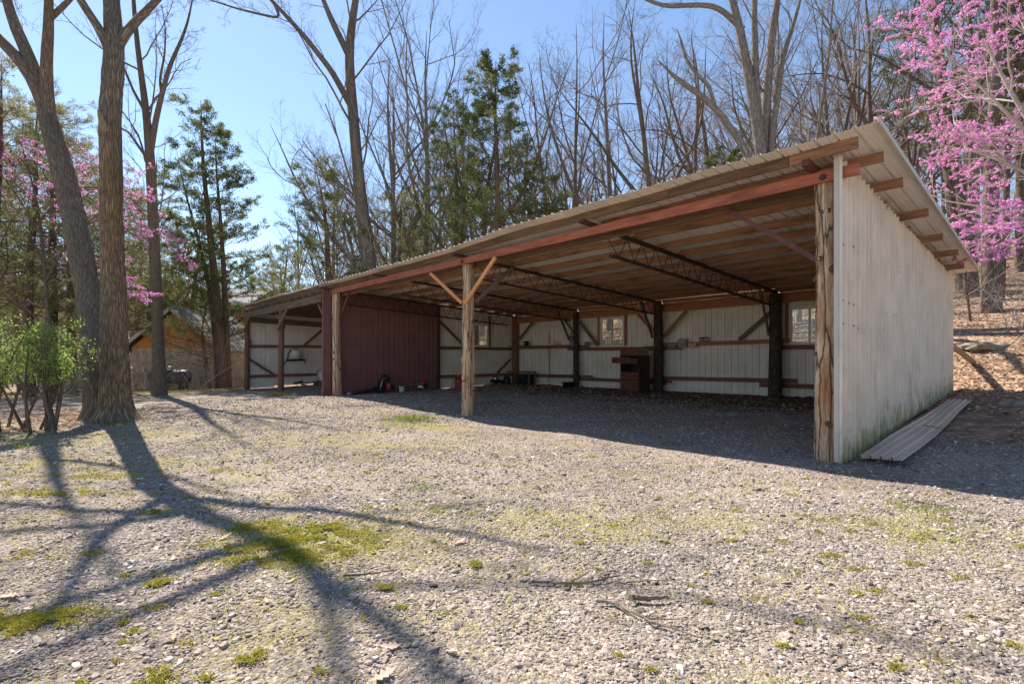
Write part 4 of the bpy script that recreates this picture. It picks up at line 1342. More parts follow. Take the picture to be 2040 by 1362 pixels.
for a, v_ in ((-0.26, -0.2), (0.26, -0.2), (-0.26, 0.2), (0.26, 0.2)):
    sub('wheel', MB().lathe(c3 + _ux * a + _vx * v_ + UP * 0.1, [(0.001, -0.02), (0.1, -0.025), (0.1, 0.025), (0.001, 0.02)], 14, _ux), M['black'], mw)
sub('push_handle', MB().tube([c3 + _ux * 0.2 + UP * 0.2, c3 + _ux * 0.75 + _vx * 0.45 + UP * 0.6], 0.014, 6), M['girt'], mw)
c4 = c0 + _ux * 0.9 - _vx * 1.0
hp_ = thing('rake', c4, "long handled rake lying flat on the dirt floor behind the middle post", "rake")
sub('rake_handle', MB().tube([c4 + UP * 0.03, c4 - _ux * 1.5 + UP * 0.05 + _vx * 0.2], 0.016, 6), M['girt'], hp_)
sub('rake_head', MB().board(c4 - _vx * 0.2 + UP * 0.03, c4 + _vx * 0.2 + UP * 0.03, 0.02, 0.03), M['steel'], hp_)
for k in range(8):
    sub('tooth', MB().board(c4 + _vx * (-0.19 + k * 0.054) + UP * 0.03, c4 + _vx * (-0.19 + k * 0.054) + _ux * 0.09 + UP * 0.01, 0.008, 0.008), M['steel'], hp_)
# things on the high corner shelf
cs = B(15.15, 8.75, 1.88)
sh_ = sub('corner_shelf', MB().board(B(15.68, 8.7, 1.87), B(14.55, 8.86, 1.87), 0.3, 0.03), M['girt'], shed)
k1 = B(15.6, 8.62, 1.888)
jar = thing('bottle', k1, "dark necked bottle on the high corner shelf", "bottle")
sub('bottle_body', MB().lathe(k1, [(0.001, 0), (0.05, 0), (0.055, 0.14), (0.02, 0.2), (0.02, 0.26), (0.001, 0.26)], 12), M['whiteplastic'], jar, True)
sub('cap', MB().lathe(k1 + UP * 0.25, [(0.026, 0), (0.026, 0.04), (0.001, 0.045)], 10), M['black'], jar, True)
k2 = B(14.72, 8.84, 1.888)
can = thing('paint_can', k2, "black can at the right end of the high corner shelf", "can")
sub('can_body', MB().lathe(k2, [(0.001, 0), (0.1, 0), (0.1, 0.2), (0.105, 0.21), (0.001, 0.205)], 16), M['black'], can, True)
sub('can_handle', MB().tube([k2 + UP * 0.2 + _ux * 0.1 * math.cos(a) - _vx * 0.04 - UP * 0.09 * math.sin(a) for a in np.linspace(0, math.pi, 9)], 0.004, 4), M['zinc'], can)
k3 = B(14.95, 8.8, 1.888)
jr = thing('jar', k3, "pale glass jar beside the black can on the corner shelf", "jar")
sub('jar_body', MB().lathe(k3, [(0.001, 0), (0.06, 0), (0.065, 0.15), (0.05, 0.17), (0.001, 0.17)], 12), M['whiteplastic'], jr, True)
sub('jar_lid', MB().lathe(k3 + UP * 0.168, [(0.056, 0), (0.056, 0.025), (0.001, 0.028)], 12), M['zinc'], jr, True)

# left bay: backpack sprayer hung on the wall, galvanised bin, firewood, tin on the rail
b = B(24.4, 2.1, 1.45)
bp = thing('backpack_sprayer', b, "white backpack sprayer with black straps hanging on the left end wall", "sprayer")
prof = [(0.001, -0.22), (0.2, -0.2), (0.25, -0.05), (0.25, 0.15), (0.2, 0.25), (0.1, 0.28), (0.001, 0.29)]
tk = MB().lathe(b, prof, 18); sub('tank', tk, M['whiteplastic'], bp, True)
sub('frame_bar', MB().board(b + UP * -0.26 - _vx * 0.45, b + UP * -0.24 + _vx * 0.4, 0.16, 0.08), M['black'], bp)
sub('strap', MB().tube([b - _vx * 0.2 + UP * 0.25, b - _vx * 0.36 + UP * 0.1, b - _vx * 0.38 - UP * 0.15, b - _vx * 0.45 - UP * 0.3, b - _vx * 0.62 - UP * 0.5, b - _vx * 0.66 - UP * 0.8], 0.03, 6), M['black'], bp, True)
sub('strap', MB().tube([b + _vx * 0.2 - UP * 0.2, b + _vx * 0.45 - UP * 0.22, b + _vx * 0.5 - UP * 0.4, b + _vx * 0.46 - UP * 0.5], 0.028, 6), M['black'], bp, True)
sub('tank_cap', MB().lathe(b + UP * 0.27, [(0.09, 0), (0.09, 0.04), (0.001, 0.045)], 12), M['black'], bp, True)
s_, t_ = 23.6, 3.15
b = B(s_, t_, local_g(s_, t_))
tcn = thing('metal_bin', b, "galvanised metal bin with a lid at the back of the left bay", "bin")
sub('bin_body', MB().lathe(b, [(0.001, 0), (0.25, 0)] + [(0.25 + 0.04 * i / 12 + 0.006 * (i % 2), 0.05 + 0.055 * i) for i in range(12)] + [(0.3, 0.7)], 24), M['zinc'], tcn)
sub('bin_lid', MB().lathe(b + UP * 0.695, [(0.31, 0), (0.31, 0.03), (0.2, 0.07), (0.001, 0.085)], 24), M['zinc'], tcn, True)
for k in range(14):
    s_ = random.uniform(22.6, 24.0); t_ = random.uniform(2.0, 2.9)
    a = random.uniform(0, 3.14); L = random.uniform(0.35, 0.8); z0 = local_g(s_, t_) + 0.05 + 0.05 * (k % 4)
    c = B(s_, t_, z0)
    d_ = np.array([math.cos(a), math.sin(a), random.uniform(-0.1, 0.35)]) * L / 2
    o = MB().tube([c - d_, c + d_ * 0.1, c + d_], random.uniform(0.025, 0.06), 8, noise=0.08, seed=k).build('firewood_stick', M['stick'], loc=c)
    tag(o, "stick of firewood in the loose heap beside the metal bin", "firewood", "loose firewood heap in the left bay")
b = B(24.47, -0.05, 1.96)
tn = thing('tin', b, "small red and white tin standing on the left bay's wall rail", "tin")
sub('tin_body', MB().box(b + UP * 0.12, 0.1, 0.16, 0.2), M['redplastic'], tn)
sub('tin_cap', MB().lathe(b + UP * 0.22, [(0.04, 0), (0.04, 0.03), (0.001, 0.035)], 10), M['vinyl'], tn)

# --- spare roofing sheet lying beside the end wall
def spare_sheet():
    # near edge and far edge, measured on the ground
    A0, A1, C0, C1 = [B(*onfloor(*q_), 0)[:2] for q_ in ((1712, 918), (1800, 934), (1890, 806), (1936, 806))]
    mb = MB(); n = 9; V = []; G = []
    w = np.array([a for a, h in PROF]); w = w / w[-1]
    hs = [h for a, h in PROF]
    for i, f in enumerate(w):
        e0 = A0 + (A1 - A0) * f; e1 = C0 + (C1 - C0) * f
        for g in np.linspace(0, 1, n):
            p = e0 + (e1 - e0) * g
            z = gz(p[0], p[1]) + 0.035 + hs[i] * 1.3 + 0.02 * math.sin(g * 7 + f * 2) + 0.05 * f * (1 - g) ** 2 + 0.04 * g * g
            V.append((p[0], p[1], z)); G.append((g * 3 + 4, f, hs[i]))
    F = []
    for i in range(len(w) - 1):
        for j in range(n - 1):
            F.append([i * n + j, i * n + j + 1, (i + 1) * n + j + 1, (i + 1) * n + j])
    mb.add(V, [F], G)
    o = mb.build('roofing_sheet', sheet_metal('weathered_spare_sheet', (0.74, 0.60, 0.47), (0.44, 0.34, 0.26), stain_amt=0.6), loc=(A0[0], A0[1], gz(*A0)))
    tag(o, "spare beige ribbed roofing sheet lying on the gravel beside the end wall", "metal sheet")


spare_sheet()


def twig_thing(pts_px, r0, label, z_off=0.012, name='fallen_branch', cat='branch', side=None):
    P = []
    for px, py in pts_px:
        s_, t_ = onfloor(px, py)
        q = B(s_, t_, 0); P.append((q[0], q[1], gz(q[0], q[1]) + z_off))
    P = np.array(P)
    n = len(P) * 4
    tt = np.linspace(0, len(P) - 1, n)
    Q = np.stack([np.interp(tt, np.arange(len(P)), P[:, k]) for k in range(3)], -1)
    Q[:, :2] += rng.normal(0, 0.006, (n, 2)); Q[:, 2] += np.abs(rng.normal(0, 0.004, n)) + r0
    mb = MB().tube(Q, np.linspace(r0, r0 * 0.45, n), 6, noise=0.06, seed=len(label))
    if side:
        for f in side:
            i = int(f * (n - 1)); d = Q[min(i + 1, n - 1)] - Q[max(i - 1, 0)]; d /= np.linalg.norm(d) + 1e-9
            pr = np.array([-d[1], d[0], 0.15]) * (1 if random.random() < 0.5 else -1)
            mb.tube([Q[i], Q[i] + (d * 0.7 + pr * 0.5) * 0.12, Q[i] + (d * 0.9 + pr * 0.7) * 0.22], [r0 * 0.5, r0 * 0.4, r0 * 0.25], 5)
    o = mb.build(name, M['stick'], loc=P[0])
    tag(o, label, cat)


twig_thing([(1060, 1164), (1120, 1168), (1180, 1166), (1237, 1152)], 0.010, "curved bare twig lying across the gravel in the middle foreground", side=(0.4, 0.75))
twig_thing([(1238, 1168), (1270, 1163), (1330, 1160)], 0.006, "short thin twig just right of the curved twig on the gravel")
twig_thing([(1188, 1202), (1235, 1212), (1300, 1248), (1392, 1276)], 0.009, "forked twig slanting across the gravel below the flat piece of bark", side=(0.3, 0.6))
twig_thing([(1255, 1200), (1295, 1202), (1332, 1200)], 0.02, "flat grey chunk of bark on the gravel near two twigs", name='bark_piece', cat='bark')
twig_thing([(684, 1152), (740, 1148), (798, 1140)], 0.007, "straight thin twig on the gravel right of the moss patch")
twig_thing([(1815, 1000), (1870, 1010), (1955, 1026)], 0.008, "thin dark twig at the edge of the end wall's shadow")
twig_thing([(1880, 960), (1960, 978), (2060, 992)], 0.008, "long pale twig lying in the shade right of the roofing sheet")
twig_thing([(1838, 858), (1860, 862), (1882, 868)], 0.008, "small dark twig lying over the roofing sheet", z_off=0.09, side=(0.5,))

# --- rocks on the bank
def rock(px, py, rx, ry, rz, seed, label, dz=0.0):
    s_, t_ = onfloor(px, py) if py > 720 else (None, None)
    if s_ is None:
        d = 12.0
        for dd in np.linspace(10, 40, 600):
            X = (px - 1020) / FPX * dd
            if CAM_H + (705 - py) / FPX * dd <= gz(X, dd):
                d = dd; break
        p = np.array([(px - 1020) / FPX * d, d])
    else:
        p = B(s_, t_, 0)[:2]
    rg = np.random.default_rng(seed)
    nu, nv = 16, 9
    V = []
    for j in range(nv):
        ph = -math.pi / 2 + math.pi * j / (nv - 1)
        for i in range(nu):
            th2 = 2 * math.pi * i / nu
            f = lambda v: math.copysign(abs(v) ** 0.6, v)
            k = 1 + 0.14 * math.sin(3 * th2 + seed) + rg.normal(0, 0.05)
            V.append((p[0] + rx * f(math.cos(ph)) * math.cos(th2) * k, p[1] + ry * f(math.cos(ph)) * math.sin(th2) * k, gz(*p) + dz + rz * f(math.sin(ph)) + 0.04 * math.sin(5 * th2)))
    F = [[j * nu + i, j * nu + (i + 1) % nu, (j + 1) * nu + (i + 1) % nu, (j + 1) * nu + i] for j in range(nv - 1) for i in range(nu)]
    mb = MB(); mb.add(V, [F])
    o = mb.build('rock', M['rock'], loc=(p[0], p[1], gz(*p)))
    tag(o, label, "rock")


rock(1970, 692, 0.8, 0.35, 0.13, 1, "long flat mossy rock ledge lying on the leafy bank above the propping beam")
rock(1930, 694, 0.4, 0.25, 0.08, 2, "small flat rock at the left end of the mossy ledge on the bank")
rock(2035, 808, 0.5, 0.3, 0.09, 3, "low grey rock at the right edge beside the roofing sheet")
rock(1462, 827, 0.09, 0.07, 0.06, 4, "reddish fist-sized stone alone on the shaded shed floor")

# ================================================================ TREES
def unit(a):
    return a / (np.linalg.norm(a, axis=-1, keepdims=True) + 1e-9)


def frames(T):
    ref = np.where(np.abs(T[:, :1, 2:3]) > 0.75, np.array([[[0.9, 0.3, 0.1]]]), np.array([[[0.1, 0.15, 1.0]]]))
    n1 = unit(np.cross(T, np.broadcast_to(ref, T.shape)))
    return n1, np.cross(T, n1)


def tube_batch(P, Rr, k):
    """P (N,n,3), Rr (N,n) -> verts, quads, gr"""
    N, n, _ = P.shape
    T = unit(np.gradient(P, axis=1))
    n1, n2 = frames(T)
    th = np.arange(k) / k * 2 * math.pi
    V = P[:, :, None] + Rr[:, :, None, None] * (np.cos(th)[None, None, :, None] * n1[:, :, None] + np.sin(th)[None, None, :, None] * n2[:, :, None])
    seg = np.linalg.norm(np.diff(P, axis=1), axis=2)
    L = np.concatenate([np.zeros((N, 1)), np.cumsum(seg, 1)], 1) + rng.uniform(0, 40, (N, 1))
    G = np.stack(np.broadcast_arrays(L[:, :, None], Rr.max(1)[:, None, None] * np.cos(th) + L[:, :1, None], Rr.max(1)[:, None, None] * np.sin(th)), -1)
    base = (np.arange(N) * n * k)[:, None, None]
    i = (np.arange(n - 1) * k)[None, :, None]; j = np.arange(k)[None, None]; j2 = (j + 1) % k
    Q = np.stack(np.broadcast_arrays(base + i + j, base + i + j2, base + i + k + j2, base + i + k + j), -1).reshape(-1, 4)
    return V.reshape(-1, 3), Q, G.reshape(-1, 3)


def interp(P, a):
    """P (N,n,*) sampled at a (N,c) in 0..1"""
    n = P.shape[1]
    f = a * (n - 1); i = np.clip(f.astype(int), 0, n - 2); w = (f - i)
    idx = np.arange(P.shape[0])[:, None]
    w = w if P.ndim == 2 else w[..., None]
    return P[idx, i] * (1 - w) + P[idx, i + 1] * w


def children(P, Rr, c, t0, t1, ang, ratio, n, wander, up, rg, rk=0.62, rmin=0.004, tipk=0.25, lenpow=0.5, angv=0.25, side_only=False):
    N = P.shape[0]
    a = t0 + (t1 - t0) * (np.arange(c)[None] + rg.uniform(0, 1, (N, c))) / c
    pos = interp(P, a)
    T = interp(unit(np.gradient(P, axis=1)), a); T = unit(T)
    r = interp(Rr, a)
    Lp = np.linalg.norm(np.diff(P, axis=1), axis=2).sum(1)[:, None]
    rel = (a - t0) / max(t1 - t0, 1e-6)
    L = Lp * ratio * (1 - lenpow * rel) * rg.uniform(0.65, 1.25, (N, c))
    ref = np.where(np.abs(T[..., 2:3]) > 0.75, np.array([0.9, 0.3, 0.1]), np.array([0.1, 0.15, 1.0]))
    n1 = unit(np.cross(T, ref)); n2 = np.cross(T, n1)
    ph = (np.arange(c)[None] * 2.4 + rg.uniform(0, 6.28, (N, 1)) + rg.normal(0, 0.5, (N, c)))
    if side_only:
        ph = np.where(np.arange(c)[None] % 2 == 0, 0.0, math.pi) + rg.normal(0, 0.45, (N, c))
    an = ang * (1 + rg.normal(0, angv, (N, c)))
    d = np.cos(an)[..., None] * T + np.sin(an)[..., None] * (np.cos(ph)[..., None] * n1 + np.sin(ph)[..., None] * n2)
    d = d.reshape(-1, 3); pos = pos.reshape(-1, 3); L = L.reshape(-1); r = r.reshape(-1)
    M_ = len(L)
    Q = np.zeros((M_, n, 3)); Q[:, 0] = pos
    for i in range(1, n):
        Q[:, i] = Q[:, i - 1] + d * (L / (n - 1))[:, None]
        d = unit(d + rg.normal(0, wander, (M_, 3)) + np.array([0, 0, up]))
    r0 = np.maximum(np.minimum(r * rk, 0.0105 * L + 0.001), rmin)
    R2 = r0[:, None] * np.linspace(1, tipk, n)[None]
    return Q, np.maximum(R2, rmin * 0.6)


def resample(P, n):
    P = np.asarray(P, float)
    L = np.concatenate([[0], np.cumsum(np.linalg.norm(np.diff(P, axis=0), axis=1))])
    q = np.linspace(0, L[-1], n)
    # smooth through the given points
    out = np.stack([np.interp(q, L, P[:, k]) for k in range(P.shape[1])], -1)
    for _ in range(2):
        out[1:-1] = out[1:-1] * 0.5 + (out[:-2] + out[2:]) * 0.25
    return out


def rad_along(p, r, n):
    p = np.asarray(p, float)
    if len(r) != len(p):
        return np.interp(np.linspace(0, 1, n), np.linspace(0, 1, len(r)), r)
    L = np.concatenate([[0], np.cumsum(np.linalg.norm(np.diff(p, axis=0), axis=1))])
    return np.interp(np.linspace(0, L[-1], n), L, r)


class Veg:
    def __init__(self):
        self.V = []; self.F = []; self.G = []; self.n = 0

    def tubes(self, P, Rr, k):
        v, q, g = tube_batch(P, Rr, k)
        self.V.append(v); self.F.append(q + self.n); self.G.append(g); self.n += len(v)

    def obj(self, name, mat, parent, org, smooth=True, kind=None):
        me = mk_mesh(name, np.concatenate(self.V) - np.asarray(org)[None], [np.concatenate(self.F)], [mat], None, np.concatenate(self.G), smooth)
        o = bpy.data.objects.new(name, me); COL.objects.link(o); o.parent = parent
        return o


def flakes(C, D, size, aspect, rg, spread_=0.5, tri=True):
    """leaf-sized pointed faces at centres C pointing roughly along D"""
    N = len(C)
    d = unit(D + rg.normal(0, spread_, (N, 3)))
    s = unit(np.cross(d, rg.normal(0, 1, (N, 3))))
    sz = size * rg.uniform(0.6, 1.4, N)[:, None]
    a = C - d * sz * 0.5; b = C + d * sz * 0.5; w = s * sz * aspect * 0.5
    m = C + d * sz * 0.05
    V = np.stack([a, m - w, b, m + w], 1).reshape(-1, 3)
    F = np.arange(N * 4).reshape(-1, 4)
    return V, F


def leaf_obj(name, V, F, rnd_per_face, mat, parent, org, kind=None):
    k = F.shape[1]
    me = mk_mesh(name, V - np.asarray(org)[None], [F], [mat], None, None, False, np.repeat(rnd_per_face, k))
    o = bpy.data.objects.new(name, me); COL.objects.link(o)
    if parent is not None: o.parent = parent
    else: o.location = org
    if kind: o['kind'] = kind
    return o


def bare_tree(root, trunks, rads, seed, mat, twig, spec, ktrunk=8):
    """trunks: list of polylines (world), rads: list of radius arrays; spec: list of levels"""
    rg = np.random.default_rng(seed)
    org = np.array(root.location)
    n0 = 22
    P = np.stack([resample(p, n0) for p in trunks])
    Rr = np.stack([rad_along(p, r, n0) for p, r in zip(trunks, rads)])
    tv = Veg(); cv = Veg()
    tv.tubes(P, Rr, ktrunk)
    src = [(P, Rr)]
    for li, sp in enumerate(spec):
        P2, R2 = children(*src[-1], rg=rg, **sp['g'])
        (tv if li == 0 else cv).tubes(P2, R2, sp['k'])
        src.append((P2, R2))
    tv.obj('trunk', mat, root, org)
    cv.obj('crown', twig, root, org)
    return src


SPEC_WOODS = [
    dict(k=5, g=dict(c=13, t0=0.36, t1=0.97, ang=0.72, ratio=0.42, n=8, wander=0.16, up=0.10, rk=0.5)),
    dict(k=4, g=dict(c=7, t0=0.2, t1=0.98, ang=0.7, ratio=0.45, n=6, wander=0.18, up=0.05)),
    dict(k=3, g=dict(c=6, t0=0.15, t1=0.98, ang=0.7, ratio=0.45, n=5, wander=0.18, up=0.05, rmin=0.0035)),
    dict(k=3, g=dict(c=6, t0=0.15, t1=1.0, ang=0.7, ratio=0.55, n=4, wander=0.16, up=0.03, rmin=0.0022)),
]
SPEC_VASE = [
    dict(k=6, g=dict(c=15, t0=0.2, t1=0.96, ang=0.66, ratio=0.6, n=9, wander=0.09, up=0.06, rk=0.6, lenpow=0.6)),
    dict(k=4, g=dict(c=8, t0=0.2, t1=0.98, ang=0.5, ratio=0.42, n=6, wander=0.09, up=0.06)),
    dict(k=3, g=dict(c=7, t0=0.12, t1=0.98, ang=0.6, ratio=0.42, n=5, wander=0.11, up=0.05, rmin=0.0035)),
    dict(k=3, g=dict(c=6, t0=0.1, t1=1.0, ang=0.6, ratio=0.55, n=4, wander=0.12, up=0.03, rmin=0.0022)),
]
SPEC_GNARL = [
    dict(k=5, g=dict(c=9, t0=0.3, t1=0.97, ang=0.75, ratio=0.42, n=9, wander=0.20, up=0.07, rk=0.55)),
    dict(k=4, g=dict(c=6, t0=0.2, t1=0.98, ang=0.75, ratio=0.45, n=7, wander=0.22, up=0.05)),
    dict(k=3, g=dict(c=6, t0=0.15, t1=0.98, ang=0.8, ratio=0.45, n=5, wander=0.22, up=0.04, rmin=0.0035)),
    dict(k=3, g=dict(c=4, t0=0.15, t1=1.0, ang=0.8, ratio=0.5, n=4, wander=0.2, up=0.02, rmin=0.0022)),
]


SPEC_CLUMP = [SPEC_VASE[0] | dict(g=SPEC_VASE[0]['g'] | dict(c=6))] + SPEC_VASE[1:]


def proto_tree(name, seed, H, r0, spec, lean=0.04, wob=0.25, mat='greybark', forks=1, twig='twig', nstems=1):
    rg = np.random.default_rng(seed)
    root = bpy.data.objects.new(name, None); COL.objects.link(root); root.location = (0, 0, 0)
    trunks = []; rads = []
    rprof = np.array([1.3, 1.0, 0.93, 0.86, 0.76, 0.62, 0.46, 0.28, 0.06])
    for k in range(nstems):
        n = 9
        z = np.linspace(-0.4, H * rg.uniform(0.85, 1.0), n)
        u = np.linspace(0, 1, n)
        an = rg.uniform(0, 6.28) if nstems == 1 else 6.28 * k / nstems + rg.normal(0, 0.3)
        sp = lean * H * (1 if nstems == 1 else 2.2)
        x = math.cos(an) * (sp * u ** 1.2) + np.cumsum(rg.normal(0, wob * 0.45, n)) * u
        y = math.sin(an) * (sp * u ** 1.2) + np.cumsum(rg.normal(0, wob * 0.45, n)) * u
        if nstems > 1:
            x += math.cos(an) * 0.12; y += math.sin(an) * 0.12
        main = np.stack([x, y, z], -1); rm = r0 * rprof * (1 if nstems == 1 else 0.75)
        trunks.append(main); rads.append(rm)
        # leaders that leave the trunk at a fork and sweep outwards and up
        for f in range(forks):
            uf = rg.uniform(0.25, 0.62); i = int(uf * (n - 1))
            a2 = an + 2.4 * (f + 1) + rg.normal(0, 0.4)
            Lf = H * (1 - uf) * rg.uniform(0.75, 1.0)
            d = np.array([math.cos(a2) * 0.75, math.sin(a2) * 0.75, 0.75]); q = [main[i]]
            for j in range(n - 1):
                d = d + np.array([0, 0, 0.13]) + rg.normal(0, 0.13, 3); d /= np.linalg.norm(d)
                q.append(q[-1] + d * Lf / (n - 1))
            trunks.append(np.array(q)); rads.append(rm[i] * rg.uniform(0.55, 0.8) * np.array([1, .95, .88, .8, .7, .56, .42, .25, .06]))
    bare_tree(root, trunks, rads, seed, M[mat], M[twig], spec)
    return root


SPEC_SPREAD = [
    dict(k=5, g=dict(c=6, t0=0.3, t1=0.97, ang=0.85, ratio=0.40, n=9, wander=0.19, up=0.07, rk=0.5)),
    dict(k=4, g=dict(c=7, t0=0.2, t1=0.98, ang=0.75, ratio=0.46, n=7, wander=0.2, up=0.05)),
    dict(k=3, g=dict(c=6, t0=0.15, t1=0.98, ang=0.75, ratio=0.48, n=5, wander=0.2, up=0.04, rmin=0.0035)),
    dict(k=3, g=dict(c=4, t0=0.15, t1=1.0, ang=0.7, ratio=0.55, n=4, wander=0.18, up=0.03, rmin=0.0022)),
]
protos = [
    proto_tree('bare_tree', 101, 20, 0.19, SPEC_SPREAD, mat='greybark', forks=2, wob=0.4),
    proto_tree('bare_tree', 102, 18, 0.15, SPEC_SPREAD, mat='brownbark', lean=0.08, forks=2, wob=0.5, twig='darktwig'),
    proto_tree('bare_tree', 103, 22, 0.23, SPEC_SPREAD, mat='brownbark', lean=0.05, wob=0.6, forks=3, twig='darktwig'),
    proto_tree('bare_tree', 104, 19, 0.2, SPEC_VASE, mat='greybark', wob=0.3, forks=0),
    proto_tree('bare_tree', 105, 16, 0.11, SPEC_WOODS, mat='greybark', lean=0.12, wob=0.6, twig='paletwig', forks=0),
    proto_tree('bare_tree', 106, 17, 0.16, SPEC_CLUMP, mat='brownbark', nstems=3, lean=0.07, wob=0.5, twig='darktwig', forks=0),
]
used = [0] * len(protos)


def place(i, px, d, sc=1.0, rz=None, label=None, cat='tree', group=None, pr=None):
    p = at(px, d)
    rz = random.uniform(0, 6.28) if rz is None else rz
    L = pr if pr is not None else protos
    U = used if pr is None else used_c
    if not U[i]:
        o = L[i]; U[i] = 1
        o.location = p; o.rotation_euler = (0, 0, rz); o.scale = (sc,) * 3
    else:
        o = copy_tree(L[i], p, rz, sc)
    tag(o, label, cat, group)
    return o


WOODS = "woodland trees on the slope behind the shed"
LW = "bare grey-brown woodland tree in the crowd of trunks behind the shed roof"
# --- trees one can single out by their place
place(3, 850, 33, 1.15, 0.4, "tall vase-shaped bare tree fanning out left of the two tall cedars")
place(3, 775, 37, 1.1, 2.2, "slimmer vase-shaped bare tree just right of the pale patched trunk", group=None)
place(5, 1130, 31, 1.05, 1.0, "several-stemmed bare tree forking low over the middle of the roof")
place(2, 1305, 29, 0.9, 0.7, "dark crooked bare tree rising above the roof between the middle clump and the big oak")
place(0, 1215, 33, 1.0, 2.9, "straight slender bare tree right of the low-forked clump")
place(4, 1590, 25, 1.0, 5.1, "thin two-stemmed bare tree just right of the big five-stemmed oak")
place(1, 1735, 24, 1.05, 3.3, "thin bare tree right behind the high right corner of the roof")
place(4, 1800, 27, 1.1, 0.6, "slim bare tree between the roof corner and the pink blossoms")
place(1, 1650, 30, 1.0, 1.9, "leaning slim bare tree behind the right end of the roof")
place(3, 665, 44, 1.0, 3.7, "wide-crowned bare tree fanning over the open-crowned cedar")
place(3, 930, 41, 1.1, 5.0, "wide-crowned bare tree directly behind the two tall cedars")
place(3, 590, 56, 0.95, 1.6, "distant wide-crowned bare tree left of the open-crowned cedar")
# --- the rest of the woodland
wr = np.random.default_rng(55)
spots = []
for px in np.linspace(720, 2300, 54):
    for _ in range(1):
        spots.append((px + wr.uniform(-18, 18), wr.uniform(36, 62)))
for px in np.linspace(700, 2000, 26):
    spots.append((px + wr.uniform(-20, 20), wr.uniform(27, 36)))
far_pale = [(px + wr.uniform(-12, 12), wr.uniform(44, 74)) for px in np.linspace(640, 2250, 46)]
for px in np.linspace(-700, 380, 20):
    spots.append((px + wr.uniform(-30, 30), wr.uniform(38, 70)))
for px in np.linspace(390, 720, 13):
    spots.append((px + wr.uniform(-10, 10), wr.uniform(62, 85)))
for (px, d) in spots:
    _s, _t = st(*at(px, d)[:2])
    if -9 < _s < 20 and 10 < _t < 22 and wr.uniform() < 0.8: continue
    i = int(wr.choice([0, 1, 2, 3, 4, 5], p=[0.27, 0.25, 0.1, 0.14, 0.2, 0.04]))
    sc = wr.uniform(0.75, 1.1)
    left = px < 720
    if 380 < px < 720: sc *= 0.75
    place(i, px, d, sc, label="bare tree in the far woodland beyond the left of the shed" if left else LW, group="far woodland trees on the left" if left else WOODS)

for (px, d) in far_pale:
    place(4, px, d, wr.uniform(1.05, 1.4), label="tall thin pale-twigged tree deep in the woodland behind the shed", group="pale thin trees deep in the woodland")

# --- big tree with a pale bark patch behind the left of the shed
root = empty('patched_tree', at(735, 30), "big bare tree with a pale patch of missing bark rising behind the red partition bay", "tree")
d = 30
tr = [img(742, 640, d), img(735, 520, d), img(722, 430, d), img(712, 330, d), img(703, 220, d), img(692, 100, d), img(712, -20, d), img(735, -200, d)]
t2 = [img(692, 105, d), img(660, 40, d), img(632, -30, d), img(590, -180, d)]
t3 = [img(703, 218, d), img(660, 140, d - .4), img(600, 65, d - .8), img(545, 5, d - 1.2), img(480, -60, d - 2)]
t4 = [img(724, 405, d), img(700, 385, d), img(672, 360, d + .3), img(655, 330, d + .5), img(640, 290, d + .8)]
t5 = [img(545, 5, d - 1.2), img(560, 38, d - 1), img(480, 20, d - 2), img(380, -12, d - 2.6)]
bare_tree(root, [tr, t2, t3, t4, t5], [np.array([0.46, 0.42, 0.36, 0.31, 0.29, 0.25, 0.17, 0.06]), np.array([0.19, 0.16, 0.1, 0.05]), np.array([0.2, 0.16, 0.13, 0.09, 0.04]), np.array([0.09, 0.06, 0.05, 0.03, 0.01]), np.array([0.08, 0.07, 0.05, 0.02])],
          301, M['patchbark'], M['twig'], [
    dict(k=5, g=dict(c=10, t0=0.3, t1=0.97, ang=0.75, ratio=0.28, n=8, wander=0.14, up=0.06, rk=0.4)),
    dict(k=4, g=dict(c=6, t0=0.2, t1=0.98, ang=0.7, ratio=0.45, n=6, wander=0.14, up=0.04)),
    dict(k=3, g=dict(c=6, t0=0.15, t1=0.98, ang=0.7, ratio=0.5, n=5, wander=0.15, up=0.03, rmin=0.0035)),
    dict(k=3, g=dict(c=4, t0=0.15, t1=1.0, ang=0.7, ratio=0.5, n=4, wander=0.16, up=0.02, rmin=0.0022))], ktrunk=12)

# --- big five-stemmed oak behind the right of the roof
d = 23
root = empty('clump_oak', at(1520, d), "thick five-stemmed grey oak standing behind the right half of the roof", "tree")
stems = [([img(1522, 420, d), img(1516, 300, d), img(1502, 210, d), img(1487, 130, d), img(1475, 60, d), img(1455, -10, d), img(1430, -160, d)], 0.24),
         ([img(1524, 420, d), img(1518, 300, d), img(1508, 200, d), img(1504, 100, d), img(1502, 30, d), img(1504, -20, d), img(1500, -160, d)], 0.17),
         ([img(1530, 420, d + .3), img(1522, 260, d + .3), img(1530, 160, d + .3), img(1535, 100, d + .3), img(1544, 30, d + .3), img(1552, -20, d), img(1570, -180, d)], 0.21),
         ([img(1538, 420, d + .2), img(1536, 270, d), img(1552, 190, d), img(1556, 130, d), img(1570, 80, d), img(1590, 20, d), img(1610, -80, d)], 0.13),
         ([img(1505, 380, d - .3), img(1490, 305, d - .3), img(1455, 255, d - .4), img(1425, 215, d - .5), img(1390, 185, d - .6), img(1350, 160, d - .8), img(1310, 120, d - 1)], 0.16),
         ([img(1480, 60, d), img(1450, 30, d), img(1425, 12, d), img(1380, 10, d), img(1330, 14, d), img(1290, 2, d), img(1240, -30, d)], 0.12),
         ([img(1425, 215, d - .5), img(1412, 170, d - .5), img(1385, 145, d - .5), img(1365, 115, d - .5), img(1362, 100, d - .5), img(1356, 80, d - .5), img(1350, 60, d - .5)], 0.08)]
